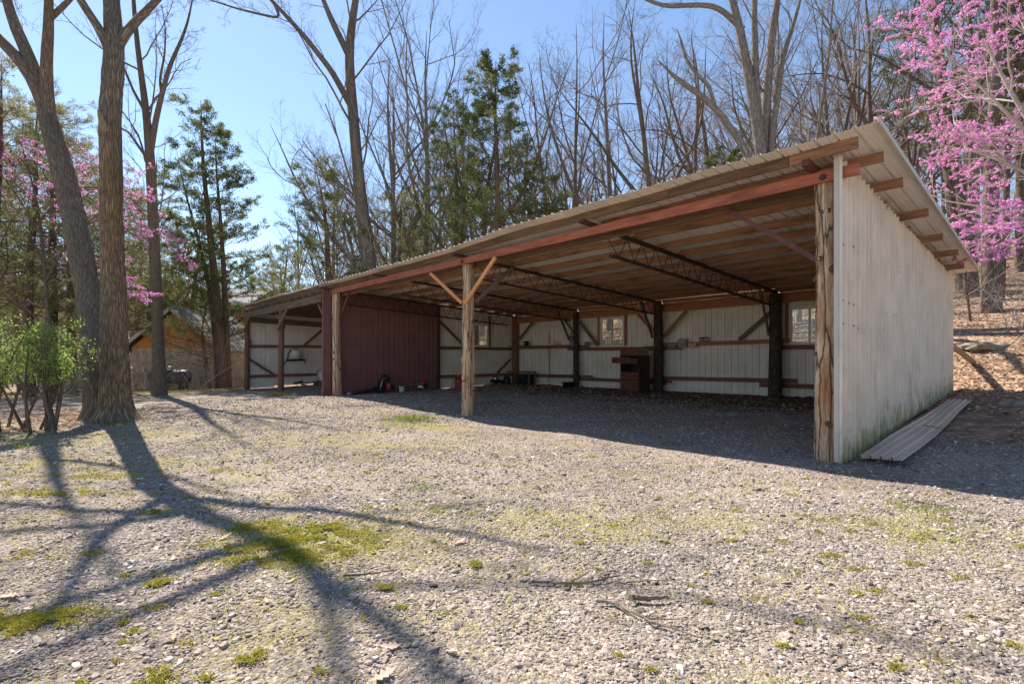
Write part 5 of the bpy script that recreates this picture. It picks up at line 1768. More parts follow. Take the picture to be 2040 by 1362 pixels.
bare_tree(root, [s[0] for s in stems], [s[1] * np.array([1.15, 1.0, 0.9, 0.82, 0.75, 0.6, 0.1]) for s in stems], 302, M['greybark'], M['twig'], [
    dict(k=5, g=dict(c=6, t0=0.35, t1=0.97, ang=0.8, ratio=0.28, n=9, wander=0.2, up=0.06, rk=0.35)),
    dict(k=4, g=dict(c=6, t0=0.2, t1=0.98, ang=0.75, ratio=0.42, n=7, wander=0.2, up=0.04)),
    dict(k=3, g=dict(c=6, t0=0.15, t1=0.98, ang=0.75, ratio=0.5, n=5, wander=0.2, up=0.03, rmin=0.0045)),
    dict(k=3, g=dict(c=4, t0=0.15, t1=1.0, ang=0.7, ratio=0.5, n=4, wander=0.2, up=0.02, rmin=0.0035))], ktrunk=12)

# --- tall forked tree left, behind the double trunk
d = 21
root = empty('forked_tree', at(315, d), "slender forked bare tree with dark bark just right of the double-trunked oak", "tree")
tr = [img(318, 800, d), img(316, 700, d), img(311, 560, d), img(305, 430, d), img(300, 320, d), img(293, 230, d), img(280, 140, d), img(268, 50, d), img(262, -80, d), img(250, -260, d)]
t2 = [img(299, 310, d), img(310, 240, d), img(322, 190, d), img(338, 130, d), img(362, 80, d), img(376, 40, d), img(390, -40, d)]
t3 = [img(322, 185, d), img(318, 160, d), img(328, 110, d), img(330, 60, d), img(322, 10, d)]
t4 = [img(296, 320, d), img(275, 290, d), img(255, 262, d), img(230, 250, d)]
t5 = [img(290, 225, d), img(265, 180, d), img(245, 130, d), img(225, 90, d)]
bare_tree(root, [tr, t2, t3, t4, t5], [0.21 * np.array([1.5, 1.05, 0.95, 0.9, 0.85, 0.65, 0.5, 0.4, 0.25, 0.05]), 0.12 * np.array([1, .9, .8, .65, .5, .35, .1]), 0.06 * np.array([1, .8, .6, .4, .2]), 0.06 * np.array([1, .8, .6, .3]), 0.06 * np.array([1, .8, .6, .3])],
          303, M['oakbark'], M['twig'], [
    dict(k=5, g=dict(c=11, t0=0.35, t1=0.97, ang=0.75, ratio=0.2, n=8, wander=0.16, up=0.05, rk=0.4)),
    dict(k=4, g=dict(c=6, t0=0.2, t1=0.98, ang=0.75, ratio=0.45, n=6, wander=0.18, up=0.04)),
    dict(k=3, g=dict(c=5, t0=0.15, t1=0.98, ang=0.75, ratio=0.5, n=5, wander=0.18, up=0.03, rmin=0.0045)),
    dict(k=3, g=dict(c=3, t0=0.15, t1=1.0, ang=0.7, ratio=0.5, n=4, wander=0.18, up=0.02, rmin=0.0035))], ktrunk=12)

# --- the double trunk oak in the yard; its crown is above the picture but throws the branching shadow
d = 11.9
base = at(216, d)
root = empty('double_trunk_oak', base, "big double-trunked oak with deeply furrowed bark in the yard on the left", "tree")


yb = 705 + (CAM_H - base[2] + 0.25) / d * FPX
def up_at(pts):
    return [img(x, y, dd) for x, y, dd in pts]


right = up_at([(232, yb, 11.9), (231, 800, 11.9), (228, 700, 11.8), (226, 560, 11.3), (222, 430, 10.7), (222, 330, 10.2), (219, 240, 9.95), (226, 150, 10.1), (228, 80, 10.4), (222, 0, 10.8)]) + [
    np.array([-8.43, 11.57, 11.5]), np.array([-9.2, 12.5, 15.5]), np.array([-9.8, 13.2, 19.0])]
left = up_at([(200, yb, 11.9), (196, 800, 11.95), (190, 700, 12.3), (178, 600, 12.9), (158, 480, 13.5), (128, 350, 14.1), (100, 250, 14.5), (80, 180, 14.7)])
lf1 = up_at([(104, 262, 14.45), (84, 190, 14.7), (50, 130, 14.7), (10, 90, 14.7), (-60, 20, 14.5), (-160, -120, 14), (-240, -320, 13.5)])
lf2 = up_at([(104, 262, 14.45), (88, 200, 14.7), (62, 115, 14.8), (30, 60, 14.9), (12, 0, 15), (-10, -120, 15.2), (-40, -400, 15.5)])
lf3 = up_at([(104, 262, 14.45), (93, 190, 14.65), (92, 110, 14.6), (100, 50, 14.4), (96, 0, 14.2), (100, -130, 13.8), (130, -350, 13)])
lf4 = up_at([(98, 40, 14.4), (112, 25, 14.4), (145, -5, 14.4), (200, -80, 14.4), (260, -240, 14.2)])
rf1 = up_at([(222, 112, 10.3), (206, 72, 10.35), (190, 45, 10.3), (155, -5, 10.1), (130, -70, 9.8), (90, -250, 9.5)])
rf2 = up_at([(228, 108, 10.3), (243, 70, 10.4), (270, 45, 10.5), (293, 20, 10.6), (315, 0, 10.8), (360, -60, 11.2), (430, -240, 12)])
rf3 = [np.array([-8.43, 11.57, 11.5]), np.array([-7.6, 11.2, 13.0]), np.array([-6.6, 10.6, 14.6]), np.array([-6.0, 10.0, 17])]
V3 = lambda *q: [np.array(p_, float) for p_ in q]
rl1 = V3((-8.25, 10.9, 9.2), (-9.6, 11.3, 9.65), (-11.0, 11.8, 10.0), (-12.6, 12.3, 10.5))
rl2 = V3((-8.43, 11.57, 11.2), (-8.8, 10.9, 11.1), (-9.15, 10.3, 11.05), (-9.6, 9.6, 11.1))
rl3 = V3((-8.5, 11.7, 11.8), (-9.1, 11.2, 12.2), (-9.6, 10.9, 12.6), (-10.3, 10.6, 13.4))
rl4 = V3((-8.22, 10.7, 8.9), (-9.3, 10.7, 9.5), (-10.4, 10.8, 9.9), (-11.8, 10.9, 10.6))
P_ = [right, left, lf1, lf2, lf3, lf4, rf1, rf2, rl1, rl2, rl3, rl4]
R_ = [[.42, .315, .265, .225, .195, .185, .178, .178, .165, .14, .10, .065, .03], [.38, .28, .26, .255, .262, .262, .24, .12], [.2, .185, .16, .14, .11, .08, .03], [.2, .18, .155, .14, .12, .09, .03], [.17, .15, .135, .12, .10, .07, .03], [.07, .075, .06, .05, .02],
      [.10, .09, .075, .07, .055, .03], [.10, .088, .08, .07, .065, .055, .03], [.075, .06, .045, .02], [.085, .07, .05, .02], [.08, .065, .045, .02], [.06, .05, .035, .015]]
rg = np.random.default_rng(31)
tb_ = MB()
for i, (p, r) in enumerate(zip(P_, R_)):
    n = 60 if i < 2 else 20
    pp = resample(np.array(p), n); r2 = rad_along(p, r, n)
    if i < 2:
        kn = [(0.1, a_, 0.26, 0.10) for a_ in np.linspace(0.3, 6.0, 5)] + [(rg.uniform(1.5, 7), rg.uniform(0, 6.28), 0.07, 0.03) for _ in range(9)]
        pp = resample(np.array(p), 190); r2 = rad_along(p, r, 190)
        tb_.furrowed(pp, r2, 76, 40 + i, 0.085, 34, 3.4, kn)
    else:
        tb_.tube(pp, r2, 12, noise=0.05, seed=40 + i)
sub('trunk', tb_, M['oakbark'], root, True)
# broken stub of a lost limb
sub('broken_limb', MB().tube(up_at([(212, 262, 9.8), (206, 250, 9.74), (200, 232, 9.7), (195, 220, 9.7)]), [.06, .06, .045, .012], 9, noise=0.1, seed=5), M['drawerbox'], root, False, label="torn pale stub of a lost limb")
n0 = 14
big = np.stack([resample(np.array(p), n0) for p in P_[2:]] + [resample(np.array(right)[7:], n0)])
bigR = np.stack([rad_along(p, r, n0) for p, r in zip(P_[2:], R_[2:])] + [np.linspace(0.2, 0.05, n0)])
cv = Veg(); src = (big, bigR)
for sp in [dict(k=6, g=dict(c=5, t0=0.35, t1=0.97, ang=0.75, ratio=0.42, n=9, wander=0.16, up=0.05, rk=0.5)),
           dict(k=4, g=dict(c=5, t0=0.25, t1=0.98, ang=0.7, ratio=0.45, n=7, wander=0.16, up=0.03)),
           dict(k=3, g=dict(c=4, t0=0.2, t1=0.98, ang=0.7, ratio=0.5, n=5, wander=0.17, up=0.03)),
           dict(k=3, g=dict(c=3, t0=0.2, t1=1.0, ang=0.7, ratio=0.5, n=4, wander=0.17, up=0.02))]:
    src = children(*src, rg=rg, **sp['g']); cv.tubes(*src, sp['k'])
cv.obj('crown', M['twig'], root, base)


# --- evergreens
def evergreen(root, stems, rads, seed, mat, leafm, nb, t0, blen, drop=0.0, nsub=7, dens=60, size=0.121, aspect=0.26, up=0.02, taper=0.75, wander=0.1, bang=1.25):
    rg = np.random.default_rng(seed)
    org = np.array(root.location)
    n0 = 20
    P = np.stack([resample(p, n0) for p in stems]); Rr = np.stack([np.interp(np.linspace(0, 1, n0), np.linspace(0, 1, len(r)), r) for r in rads])
    tv = Veg(); tv.tubes(P, Rr, 8)
    H = np.linalg.norm(np.diff(P, axis=1), axis=2).sum(1).mean()
    nb = int(nb * 1.3)
    P1, R1 = children(P, Rr, c=nb, t0=t0, t1=0.985, ang=bang, ratio=blen / H, n=7, wander=wander, up=up, rg=rg, rk=0.35, lenpow=taper, angv=0.14)
    tv.tubes(P1, R1, 4)
    P2, R2 = children(P1, R1, c=nsub, t0=0.25, t1=0.99, ang=0.75, ratio=0.42, n=4, wander=0.15, up=0.03, rg=rg, rmin=0.006, lenpow=0.5, side_only=True)
    tv.tubes(P2, R2, 3)
    tv.obj('trunk', mat, root, org)
    # foliage along the outer sub-branches
    keep = rg.uniform(0, 1, len(P2)) < 0.88
    P2 = P2[keep]
    tone = np.repeat(np.clip(rg.normal(0.42, 0.2, len(P1)), 0, 1), nsub)[keep]
    a = rg.uniform(0.2, 1.05, (len(P2), dens)) ** 0.7
    C = interp(P2, np.clip(a, 0, 1)).reshape(-1, 3)
    T = interp(unit(np.gradient(P2, axis=1)), np.clip(a, 0, 1)).reshape(-1, 3)
    C = C + rg.normal(0, size * 0.62, C.shape) * np.array([1, 1, 0.8])
    V, F = flakes(C, T + np.array([0, 0, 0.3]), size, aspect, rg, 0.6)
    rv = np.clip(np.repeat(tone, dens) + rg.normal(0, 0.22, len(F)), 0, 1)
    leaf_obj('crown', V, F, rv, leafm, root, org)


def cedar_stems(p, H, r, rg, n=1, lean=0.3):
    S = []; RR = []
    for k in range(n):
        z = np.linspace(-0.3, H * (1 - 0.12 * k), 8)
        u = np.linspace(0, 1, 8)
        x = p[0] + (k * 0.35) * (1 if k % 2 else -1) + rg.normal(0, lean) * u + np.cumsum(rg.normal(0, 0.06, 8))
        y = p[1] + rg.normal(0, lean) * u + np.cumsum(rg.normal(0, 0.06, 8))
        S.append(np.stack([x, y, p[2] + z], -1)); RR.append(r * np.array([1.3, 1, 0.9, 0.78, 0.62, 0.45, 0.25, 0.06]) * (1 - 0.3 * (k > 0)))
    return S, RR


rc = np.random.default_rng(77)
# tall many-stemmed cedar left of the shed
d = 28
root = empty('cedar', at(440, d), "tall many-stemmed cedar at the left end of the shed, dark layered crown", "evergreen tree")
st_ = [[img(447, 790, d), img(440, 700, d), img(428, 560, d), img(415, 430, d), img(404, 330, d), img(400, 200, d)],
       [img(455, 790, d + .3), img(452, 680, d + .3), img(446, 540, d + .3), img(438, 420, d + .3), img(430, 330, d + .3), img(428, 260, d + .3)],
       [img(436, 790, d + .2), img(428, 660, d + .3), img(412, 540, d + .5), img(385, 440, d + .8), img(365, 370, d + 1), img(352, 300, d + 1.2)]]
evergreen(root, st_, [0.24 * np.array([1.2, 1, .8, .6, .35, .05]), 0.17 * np.array([1.2, 1, .8, .6, .35, .05]), 0.14 * np.array([1.2, 1, .8, .6, .35, .05])], 401, M['cedarbark'], M['cedar'], 34, 0.22, 3.1, dens=67, size=0.133, aspect=0.26, taper=0.62, up=0.03)
d = 31
root = empty('cedar', at(650, d), "open-crowned cedar rising behind the left bay roof", "evergreen tree")
evergreen(root, [[img(660, 720, d), img(655, 560, d), img(650, 450, d), img(642, 390, d), img(630, 340, d)]], [0.24 * np.array([1.2, 1, .7, .4, .06])], 402, M['cedarbark'], M['cedar'], 36, 0.3, 3.6, dens=67, size=0.137, aspect=0.24, taper=0.6, up=0.06)
d = 26
root = empty('cedar', at(990, d), "tallest dark green cedar behind the middle of the roof", "evergreen tree")
evergreen(root, [[img(998, 700, d), img(993, 450, d), img(990, 340, d), img(986, 230, d), img(988, 120, d)]], [0.22 * np.array([1.2, 1, .7, .45, .06])], 403, M['cedarbark'], M['cedar'], 58, 0.34, 3.3, dens=87, size=0.121, aspect=0.27, taper=0.68, up=0.05)
d = 29
root = empty('cedar', at(905, d), "shorter ragged cedar just left of the tallest dark cedar", "evergreen tree")
evergreen(root, [[img(905, 720, d), img(908, 480, d), img(910, 360, d), img(905, 270, d), img(903, 210, d)]], [0.2 * np.array([1.2, 1, .7, .45, .06])], 404, M['cedarbark'], M['cedar'], 44, 0.3, 3.0, dens=67, size=0.121, aspect=0.27, taper=0.6, up=0.05)
d = 25
root = empty('cedar', at(1085, d), "small bushy cedar just above the roof right of the tallest cedar", "evergreen tree")
evergreen(root, [[img(1090, 690, d), img(1088, 500, d), img(1085, 420, d), img(1082, 350, d)]], [0.13 * np.array([1.2, 1, .6, .06])], 405, M['cedarbark'], M['cedar'], 44, 0.35, 2.0, dens=60, size=0.096, aspect=0.27, taper=0.5)
d = 23
root = empty('cedar', at(1890, d), "dark cedar behind the pink blossoms at the upper right", "evergreen tree")
evergreen(root, [[img(1930, 640, d), img(1900, 400, d), img(1880, 220, d), img(1868, 80, d), img(1850, -60, d), img(1840, -260, d)]], [0.3 * np.array([1.2, 1, .85, .65, .45, .06])], 406, M['brownbark'], M['cedar'], 46, 0.42, 3.4, dens=60, size=0.121, aspect=0.29, taper=0.5, wander=0.14)
d = 20
root = empty('cedar', at(2080, d), "dark evergreen leaning in at the far right edge behind the blossoms", "evergreen tree")
evergreen(root, [[img(2080, 640, d), img(2075, 400, d), img(2060, 200, d), img(2055, -40, d), img(2050, -260, d)]], [0.26 * np.array([1.2, 1, .85, .6, .06])], 407, M['brownbark'], M['cedar'], 44, 0.4, 3.2, dens=60, size=0.121, aspect=0.29, taper=0.5)
d = 25
root = empty('cedar', at(1450, d), "small yellow-green cedar peeking above the roof left of the big oak", "evergreen tree")
evergreen(root, [[img(1450, 640, d), img(1450, 450, d), img(1446, 380, d), img(1442, 300, d)]], [0.13 * np.array([1.2, 1, .6, .06])], 408, M['cedarbark'], M['cedar'], 40, 0.4, 1.7, dens=60, size=0.088, aspect=0.27, taper=0.5)

for (px, d, h_, sd_, lab) in (
                              (410, 30.0, 5.6, 423, "low cedar over the right end of the garage wall"),):
    p_ = at(px, d)
    root = empty('cedar', p_, lab, "evergreen tree")
    evergreen(root, [[p_ + np.array([0, 0, z_]) + np.array([0.25 * math.sin(z_ + px), 0, 0]) for z_ in (-0.2, h_ * .3, h_ * .6, h_)]], [0.1 * np.array([1.2, 1, .6, .06])], sd_, M['cedarbark'], M['pine_leaf'], 30, 0.24, 2.5, dens=36, size=0.13, aspect=0.2, taper=0.35, wander=0.16, up=-0.01)

# loose evergreens filling the left background
protos_c = []
for k, (H, bl, nb) in enumerate(((13, 3.0, 40), (15, 3.4, 44), (10, 2.6, 34))):
    r_ = bpy.data.objects.new('evergreen', None); COL.objects.link(r_)
    S, RR = cedar_stems(np.zeros(3), H, 0.2, rc, 1 + (k == 1))
    evergreen(r_, S, RR, 500 + k, M['cedarbark'], M['pine_leaf'], nb, 0.27, bl, dens=60, size=0.129, aspect=0.17, taper=0.5, up=0.03, wander=0.16)
    protos_c.append(r_)
used_c = [0] * 3
for (i, px, d, sc, lab) in ((0, 60, 24, 1.05, "feathery evergreen behind the green bush at the left edge"), (1, -60, 28, 1.1, "tall feathery evergreen at the far left edge behind the leaning trunk"),
                            (1, 150, 31, 1.0, "tall feathery evergreen showing between the two oak trunks"), (2, 235, 27, 1.0, "shorter evergreen hanging over the eave of the stone garage"),
                            (0, 275, 38, 1.0, "feathery evergreen rising behind the stone garage's gable"), (2, 365, 36, 1.15, "short evergreen beside the forked tree, in front of the garage wall"),
                            (1, 40, 40, 0.9, "distant feathery evergreen over the parked car"), (2, 545, 44, 1.2, "distant evergreen behind the left end of the roof"),
                            (0, 490, 50, 0.8, "smaller distant evergreen left of the open-crowned cedar"), (2, 790, 30, 1.1, "ragged evergreen in the gap right of the patched trunk"),
                            (0, -20, 19, 0.95, "nearest feathery evergreen at the left edge, above the green bush"), (1, 105, 27, 1.0, "thick feathery evergreen just left of the double-trunked oak"),
                            (2, 185, 22, 0.95, "low feathery evergreen right behind the fork of the double trunk"), (1, 300, 33, 0.85, "feathery evergreen covering the peak of the stone garage"),
                            (0, 425, 46, 0.9, "distant evergreen over the brick house"),
                            (2, 345, 45, 1.1, "low distant evergreen over the garage roof"), (2, 590, 40, 0.9, "low ragged evergreen right above the left bay roof"), (1, 820, 40, 0.8, "tall ragged evergreen among the fanning bare trees")):
    place(i, px, d, sc, label=lab, cat="evergreen tree", pr=protos_c)

# --- trunks on the right bank
for (pts, d, r0, lab, seed) in (([(1936, 640), (1935, 560), (1930, 480), (1915, 380), (1880, 200), (1860, 0), (1830, -250)], 22, 0.24, "thick pale-barked trunk on the leafy bank right of the shed corner", 61),
                                ([(1976, 640), (1975, 560), (1972, 450), (1975, 300), (1985, 150), (1980, 0), (1990, -250)], 19.5, 0.26, "thickest straight trunk on the leafy bank with a brown base", 62),
                                ([(1993, 610), (1996, 520), (2005, 400), (2010, 250), (2030, 80), (2035, -100), (2050, -250)], 20.5, 0.11, "thin dark trunk close behind the thickest trunk on the bank", 63),
                                ([(2034, 590), (2033, 500), (2035, 380), (2030, 200), (2038, 0), (2040, -100), (2045, -250)], 24, 0.2, "straight trunk nearest the right edge on the bank", 64),
                                ([(1935, 630), (1924, 560), (1905, 470), (1890, 430), (1880, 410)], 19, 0.035, "thin crooked sapling leaning by the shed's back corner", 65)):
    p0 = at(pts[0][0], d)
    root = empty('bank_tree', p0, lab, "tree")
    line = [p0 - np.array([0, 0, 0.3])] + [img(x, y, d) for x, y in pts[1:]]
    bare_tree(root, [line], [r0 * np.linspace(1.2, 0.35, len(line))], seed, M['brownbark'], M['twig'], SPEC_WOODS[:3] if r0 > 0.05 else SPEC_WOODS[1:3], ktrunk=12)


# --- redbuds in flower
def redbud(root, stems, rads, seed, c1=9, dens=(8, 9), size=0.05, spec_len=(0.5, 0.5, 0.5), t0=0.25, up=0.02, drop=0.85):
    rg = np.random.default_rng(seed); org = np.array(root.location)
    n0 = 16
    P = np.stack([resample(p, n0) for p in stems]); Rr = np.stack([np.interp(np.linspace(0, 1, n0), np.linspace(0, 1, len(r)), r) for r in rads])
    tv = Veg(); tv.tubes(P, Rr, 9)
    P1, R1 = children(P, Rr, c=c1, t0=t0, t1=0.98, ang=0.75, ratio=spec_len[0], n=8, wander=0.14, up=up, rg=rg, rk=0.55)
    tv.tubes(P1, R1, 5)
    P2, R2 = children(P1, R1, c=7, t0=0.2, t1=0.98, ang=0.75, ratio=spec_len[1], n=6, wander=0.13, up=0.02, rg=rg, rmin=0.005, side_only=True)
    tv.tubes(P2, R2, 4)
    P3, R3 = children(P2, R2, c=5, t0=0.2, t1=0.98, ang=0.7, ratio=spec_len[2], n=4, wander=0.13, up=0.02, rg=rg, rmin=0.004, side_only=True)
    tv.tubes(P3, R3, 3)
    tv.obj('trunk', M['paletwig'] if seed == 601 else M['brownbark'], root, org)
    Cs = []
    for Pp, nn in ((P3, dens[1]), (P2, dens[0])):
        w = rg.uniform(0, 1, len(Pp)) < drop
        Pp = Pp[w]
        a = rg.uniform(0.1, 1.0, (len(Pp), nn))
        Cs.append(interp(Pp, a).reshape(-1, 3))
    C = np.concatenate(Cs)
    k = 4
    C = np.repeat(C, k, 0); C = C + rg.normal(0, size * 0.55, C.shape)
    V, F = flakes(C, rg.normal(0, 1, C.shape), size, 0.9, rg, 0.5)
    leaf_obj('blossom', V, F, np.clip(np.repeat(rg.normal(0.5, 0.3, len(F) // 4 + 1), 4)[:len(F)] + rg.normal(0, 0.12, len(F)), 0, 1), M['redbud'], root, org)


d = 12.5
p0 = at(2190, d)
root = empty('redbud_tree', p0, "redbud in full pink blossom reaching in over the shed from the right edge", "flowering tree")
tr = [p0 - np.array([0, 0, .3]), img(2180, 560, d), img(2150, 420, d), img(2090, 300, d), img(2020, 200, d + .3), img(1960, 80, d + .5)]
t2 = [img(2160, 450, d), img(2100, 380, d + .3), img(2020, 330, d + .6), img(1940, 300, d + 1), img(1880, 290, d + 1.3)]
t3 = [img(2170, 500, d), img(2110, 470, d - .2), img(2050, 440, d - .3), img(1990, 450, d - .4), img(1945, 470, d - .4)]
t4 = [img(2120, 360, d), img(2110, 220, d), img(2080, 80, d + .2), img(2040, -40, d + .3), img(2010, -160, d + .3)]
t5 = [img(2090, 300, d), img(2020, 240, d - .5), img(1950, 170, d - .7), img(1890, 110, d - .9), img(1840, 40, d - 1)]
redbud(root, [tr, t2, t3, t4, t5], [[.12, .1, .09, .07, .05, .02], [.06, .05, .04, .03, .01], [.05, .04, .03, .02, .008], [.07, .06, .045, .03, .01], [.05, .04, .03, .02, .01]], 601, c1=13, dens=(8, 11), size=0.028, t0=0.25, spec_len=(0.5, 0.45, 0.45), drop=0.55)
d = 16.5
p0 = at(95, d + 3)
root = empty('redbud_tree', p0, "redbud blossoming pink behind and between the two oak trunks", "flowering tree")
D_ = d + 3
tr = [p0 - np.array([0, 0, .3]), img(96, 650, D_), img(88, 500, D_), img(70, 380, D_), img(40, 280, D_)]
t2 = [img(92, 560, D_), img(140, 470, D_ - 2), img(200, 430, D_ - 3), img(270, 440, D_ - 3.4), img(335, 470, D_ - 3.6)]
t3 = [img(80, 440, D_), img(130, 380, D_ - 1), img(190, 370, D_ - 1.5), img(250, 385, D_ - 2), img(300, 430, D_ - 2)]
t4 = [img(85, 470, D_), img(40, 400, D_ - .5), img(-10, 330, D_ - .8), img(-60, 300, D_ - 1)]
t5 = [img(140, 470, D_ - 2), img(190, 520, D_ - 2.5), img(240, 560, D_ - 2.6), img(280, 590, D_ - 2.8)]
redbud(root, [tr, t2, t3, t4, t5], [[.1, .08, .06, .04, .015], [.05, .04, .03, .02, .008], [.04, .035, .03, .02, .008], [.04, .03, .02, .01], [.03, .02, .015, .008]], 602, c1=8, dens=(5, 5), size=0.034, t0=0.25, spec_len=(0.36, 0.4, 0.45), drop=0.58)

# --- leafy bush at the left edge
d = 10.2
p0 = at(70, d)
root = empty('bush', p0, "bright green leafing bush with bare curving stems at the left edge", "bush")
rg = np.random.default_rng(71)
stems = []; rads = []
for k in range(24):
    px = rg.uniform(-90, 125); dd = d + rg.uniform(-0.5, 0.9)
    b = at(px, dd) - np.array([0, 0, 0.1])
    tx = px + rg.normal(0, 1) * 55; ty = rg.uniform(640, 720)
    m = img((px + tx) / 2 + rg.normal(0, 22), 775, dd + rg.normal(0, .2))
    stems.append([b, m, img(tx, ty, dd + rg.normal(0, .3))]); rads.append([.032, .02, .008])
P = np.stack([resample(p, 10) for p in stems]); Rr = np.stack([np.interp(np.linspace(0, 1, 10), [0, .5, 1], r) for r in rads])
tv = Veg(); tv.tubes(P, Rr, 6)
P1, R1 = children(P, Rr, c=9, t0=0.3, t1=0.99, ang=0.7, ratio=0.42, n=7, wander=0.15, up=0.04, rg=rg, rmin=0.0035); tv.tubes(P1, R1, 4)
P2, R2 = children(P1, R1, c=7, t0=0.2, t1=0.99, ang=0.7, ratio=0.45, n=5, wander=0.15, up=0.02, rg=rg, rmin=0.003); tv.tubes(P2, R2, 3)
tv.obj('stems', M['brownbark'], root, p0)
a = rg.uniform(0.1, 1, (len(P2), 14))
C = interp(P2, a).reshape(-1, 3); C = C[C[:, 2] > p0[2] + 0.95]
C = C + rg.normal(0, 0.035, C.shape)
V, F = flakes(C, rg.normal(0, 1, C.shape) + np.array([0, 0, -0.2]), 0.042, 0.5, rg, 0.6)
leaf_obj('leaves', V, F, np.clip(rg.normal(0.5, 0.25, len(F)), 0, 1), M['bushleaf'], root, p0)

# ================================================================ BEYOND THE YARD ON THE LEFT
def face_box(mb, x0, x1, y0, y1, z0, z1):
    mb.board(((x0 + x1) / 2, y0, (z0 + z1) / 2), ((x0 + x1) / 2, y1, (z0 + z1) / 2), x1 - x0, z1 - z0)
    return mb


M['garage_stone'] = plain('garage_stone', (0.56, 0.43, 0.31), 0.9, 0, 2.2, 0.4, 0.5)
M['orange_siding'] = wood('orange_cedar_siding', (0.80, 0.33, 0.11), (0.62, 0.23, 0.07), stain_amt=0.2, grain=12)
M['shingle'] = plain('grey_shingles', (0.15, 0.145, 0.15), 0.9, 0, 5, 0.3, 0.4)
M['redbrick'] = plain('red_brick', (0.42, 0.19, 0.135), 0.9, 0, 9, 0.3, 0.4)
M['cream'] = plain('cream_trim', (0.58, 0.52, 0.45), 0.6, 0, 3, 0.1)

GD = 32.0
gX0, gX1 = (263 - 1020) / FPX * GD, (432 - 1020) / FPX * GD
gb_ = CAM_H + (705 - 772) / FPX * GD
gh = CAM_H + (705 - 694) / FPX * GD
ga = empty('stone_garage', (gX0, GD, gb_), "low stone garage with an orange wood gable beyond the trees on the left", "garage")
wl_ = MB(); face_box(wl_, gX0, gX1, GD + 0.06, GD + 6, gb_ - 0.6, gh); sub('wall', wl_, M['garage_stone'], ga)
mb = MB()
z = gb_ - 0.3; rgs = np.random.default_rng(9)
while z < gh - 0.05:
    hh = rgs.uniform(0.13, 0.24); x = gX0 + rgs.uniform(-0.2, 0)
    while x < gX1:
        ww = rgs.uniform(0.2, 0.6)
        xa, xb = max(x, gX0), min(x + ww, gX1)
        if xb - xa > 0.06:
            face_box(mb, xa + 0.012, xb - 0.012, GD + 0.0 + rgs.uniform(-0.03, 0.02), GD + 0.058, z + 0.01, min(z + hh, gh) - 0.01)
        x += ww
    z += hh
sub('facing_stones', mb, M['garage_stone'], ga, kind='stuff')
xm = (gX0 + gX1) / 2; zp = gh + 2.25
mb = MB().prism([(gX0 - 0.1, GD - 0.02, gh), (gX1 + 0.1, GD - 0.02, gh), (xm, GD - 0.02, zp)], (0, 0.1, 0)); sub('gable', mb, M['orange_siding'], ga)
for sx in (-1, 1):
    xe = gX0 - 0.75 if sx < 0 else gX1 + 0.75
    ze = gh - 0.32
    mb = MB().prism([(xe, GD - 0.4, ze + 0.16), (xm, GD - 0.4, zp + 0.28), (xm, GD - 0.4, zp + 0.2), (xe, GD - 0.4, ze + 0.06)], (0, 6.6, 0)); sub('roof', mb, M['shingle'], ga)
    mb = MB().board((xe, GD - 0.44, ze + 0.02), (xm - sx * -0.0, GD - 0.44, zp + 0.14), 0.04, 0.2); sub('rake_board', mb, M['cream'], ga)
mb = MB(); face_box(mb, gX0 - 0.7, gX0 - 0.02, GD - 0.2, GD + 5.5, gh - 0.3, gh - 0.18); sub('soffit', mb, M['cream'], ga)
# propane tank on feet
T0 = img(296, 752, 29.0); T1 = img(382, 752, 29.0)
tz = CAM_H + (705 - 750) / FPX * 29
pt_ = empty('propane_tank', (T0[0], 29.0, tz - 0.6), "long dark weathered propane tank lying in front of the stone garage", "propane tank")
pr_ = [(0.001, 0.0), (0.16, 0.03), (0.28, 0.12), (0.36, 0.27), (0.385, 0.42)] + [(0.385, 2.0)] + [(0.36, 2.12), (0.28, 2.27), (0.16, 2.36), (0.001, 2.4)]
sub('tank_shell', MB().lathe((T0[0], 29.0, tz), pr_, 24, (1, 0, 0)), plain('weathered_tank_paint', (0.06, 0.063, 0.066), 0.45, 0.3, 4, 0.5), pt_, True)
sub('valve_dome', MB().lathe((T0[0] + 1.2, 29.0, tz + 0.36), [(0.16, 0), (0.17, 0.14), (0.1, 0.2), (0.001, 0.21)], 14), M['zinc'], pt_, True)
for x in (0.5, 1.9):
    mb = MB(); face_box(mb, T0[0] + x - 0.1, T0[0] + x + 0.1, 28.75, 29.25, tz - 0.75, tz - 0.33); sub('foot', mb, M['steel'], pt_)
# utility post with meter box
up_ = img(290, 772, 30.5)
ut = empty('meter_post', up_, "pale utility post with a small meter box left of the propane tank", "utility post")
sub('post', MB().board(up_ - np.array([0, 0, .2]), up_ + np.array([0, 0, 0.95]), 0.09, 0.09), M['vinyl'], ut)
sub('meter_box', MB().board(up_ + np.array([-0.02, -0.07, 0.9]), up_ + np.array([-0.02, -0.07, 1.22]), 0.3, 0.14), M['zinc'], ut)
sub('meter_dial', MB().lathe(up_ + np.array([0, -0.142, 1.06]), [(0.08, 0), (0.08, 0.05), (0.001, 0.06)], 14, (0, -1, 0)), M['whiteplastic'], ut, True)
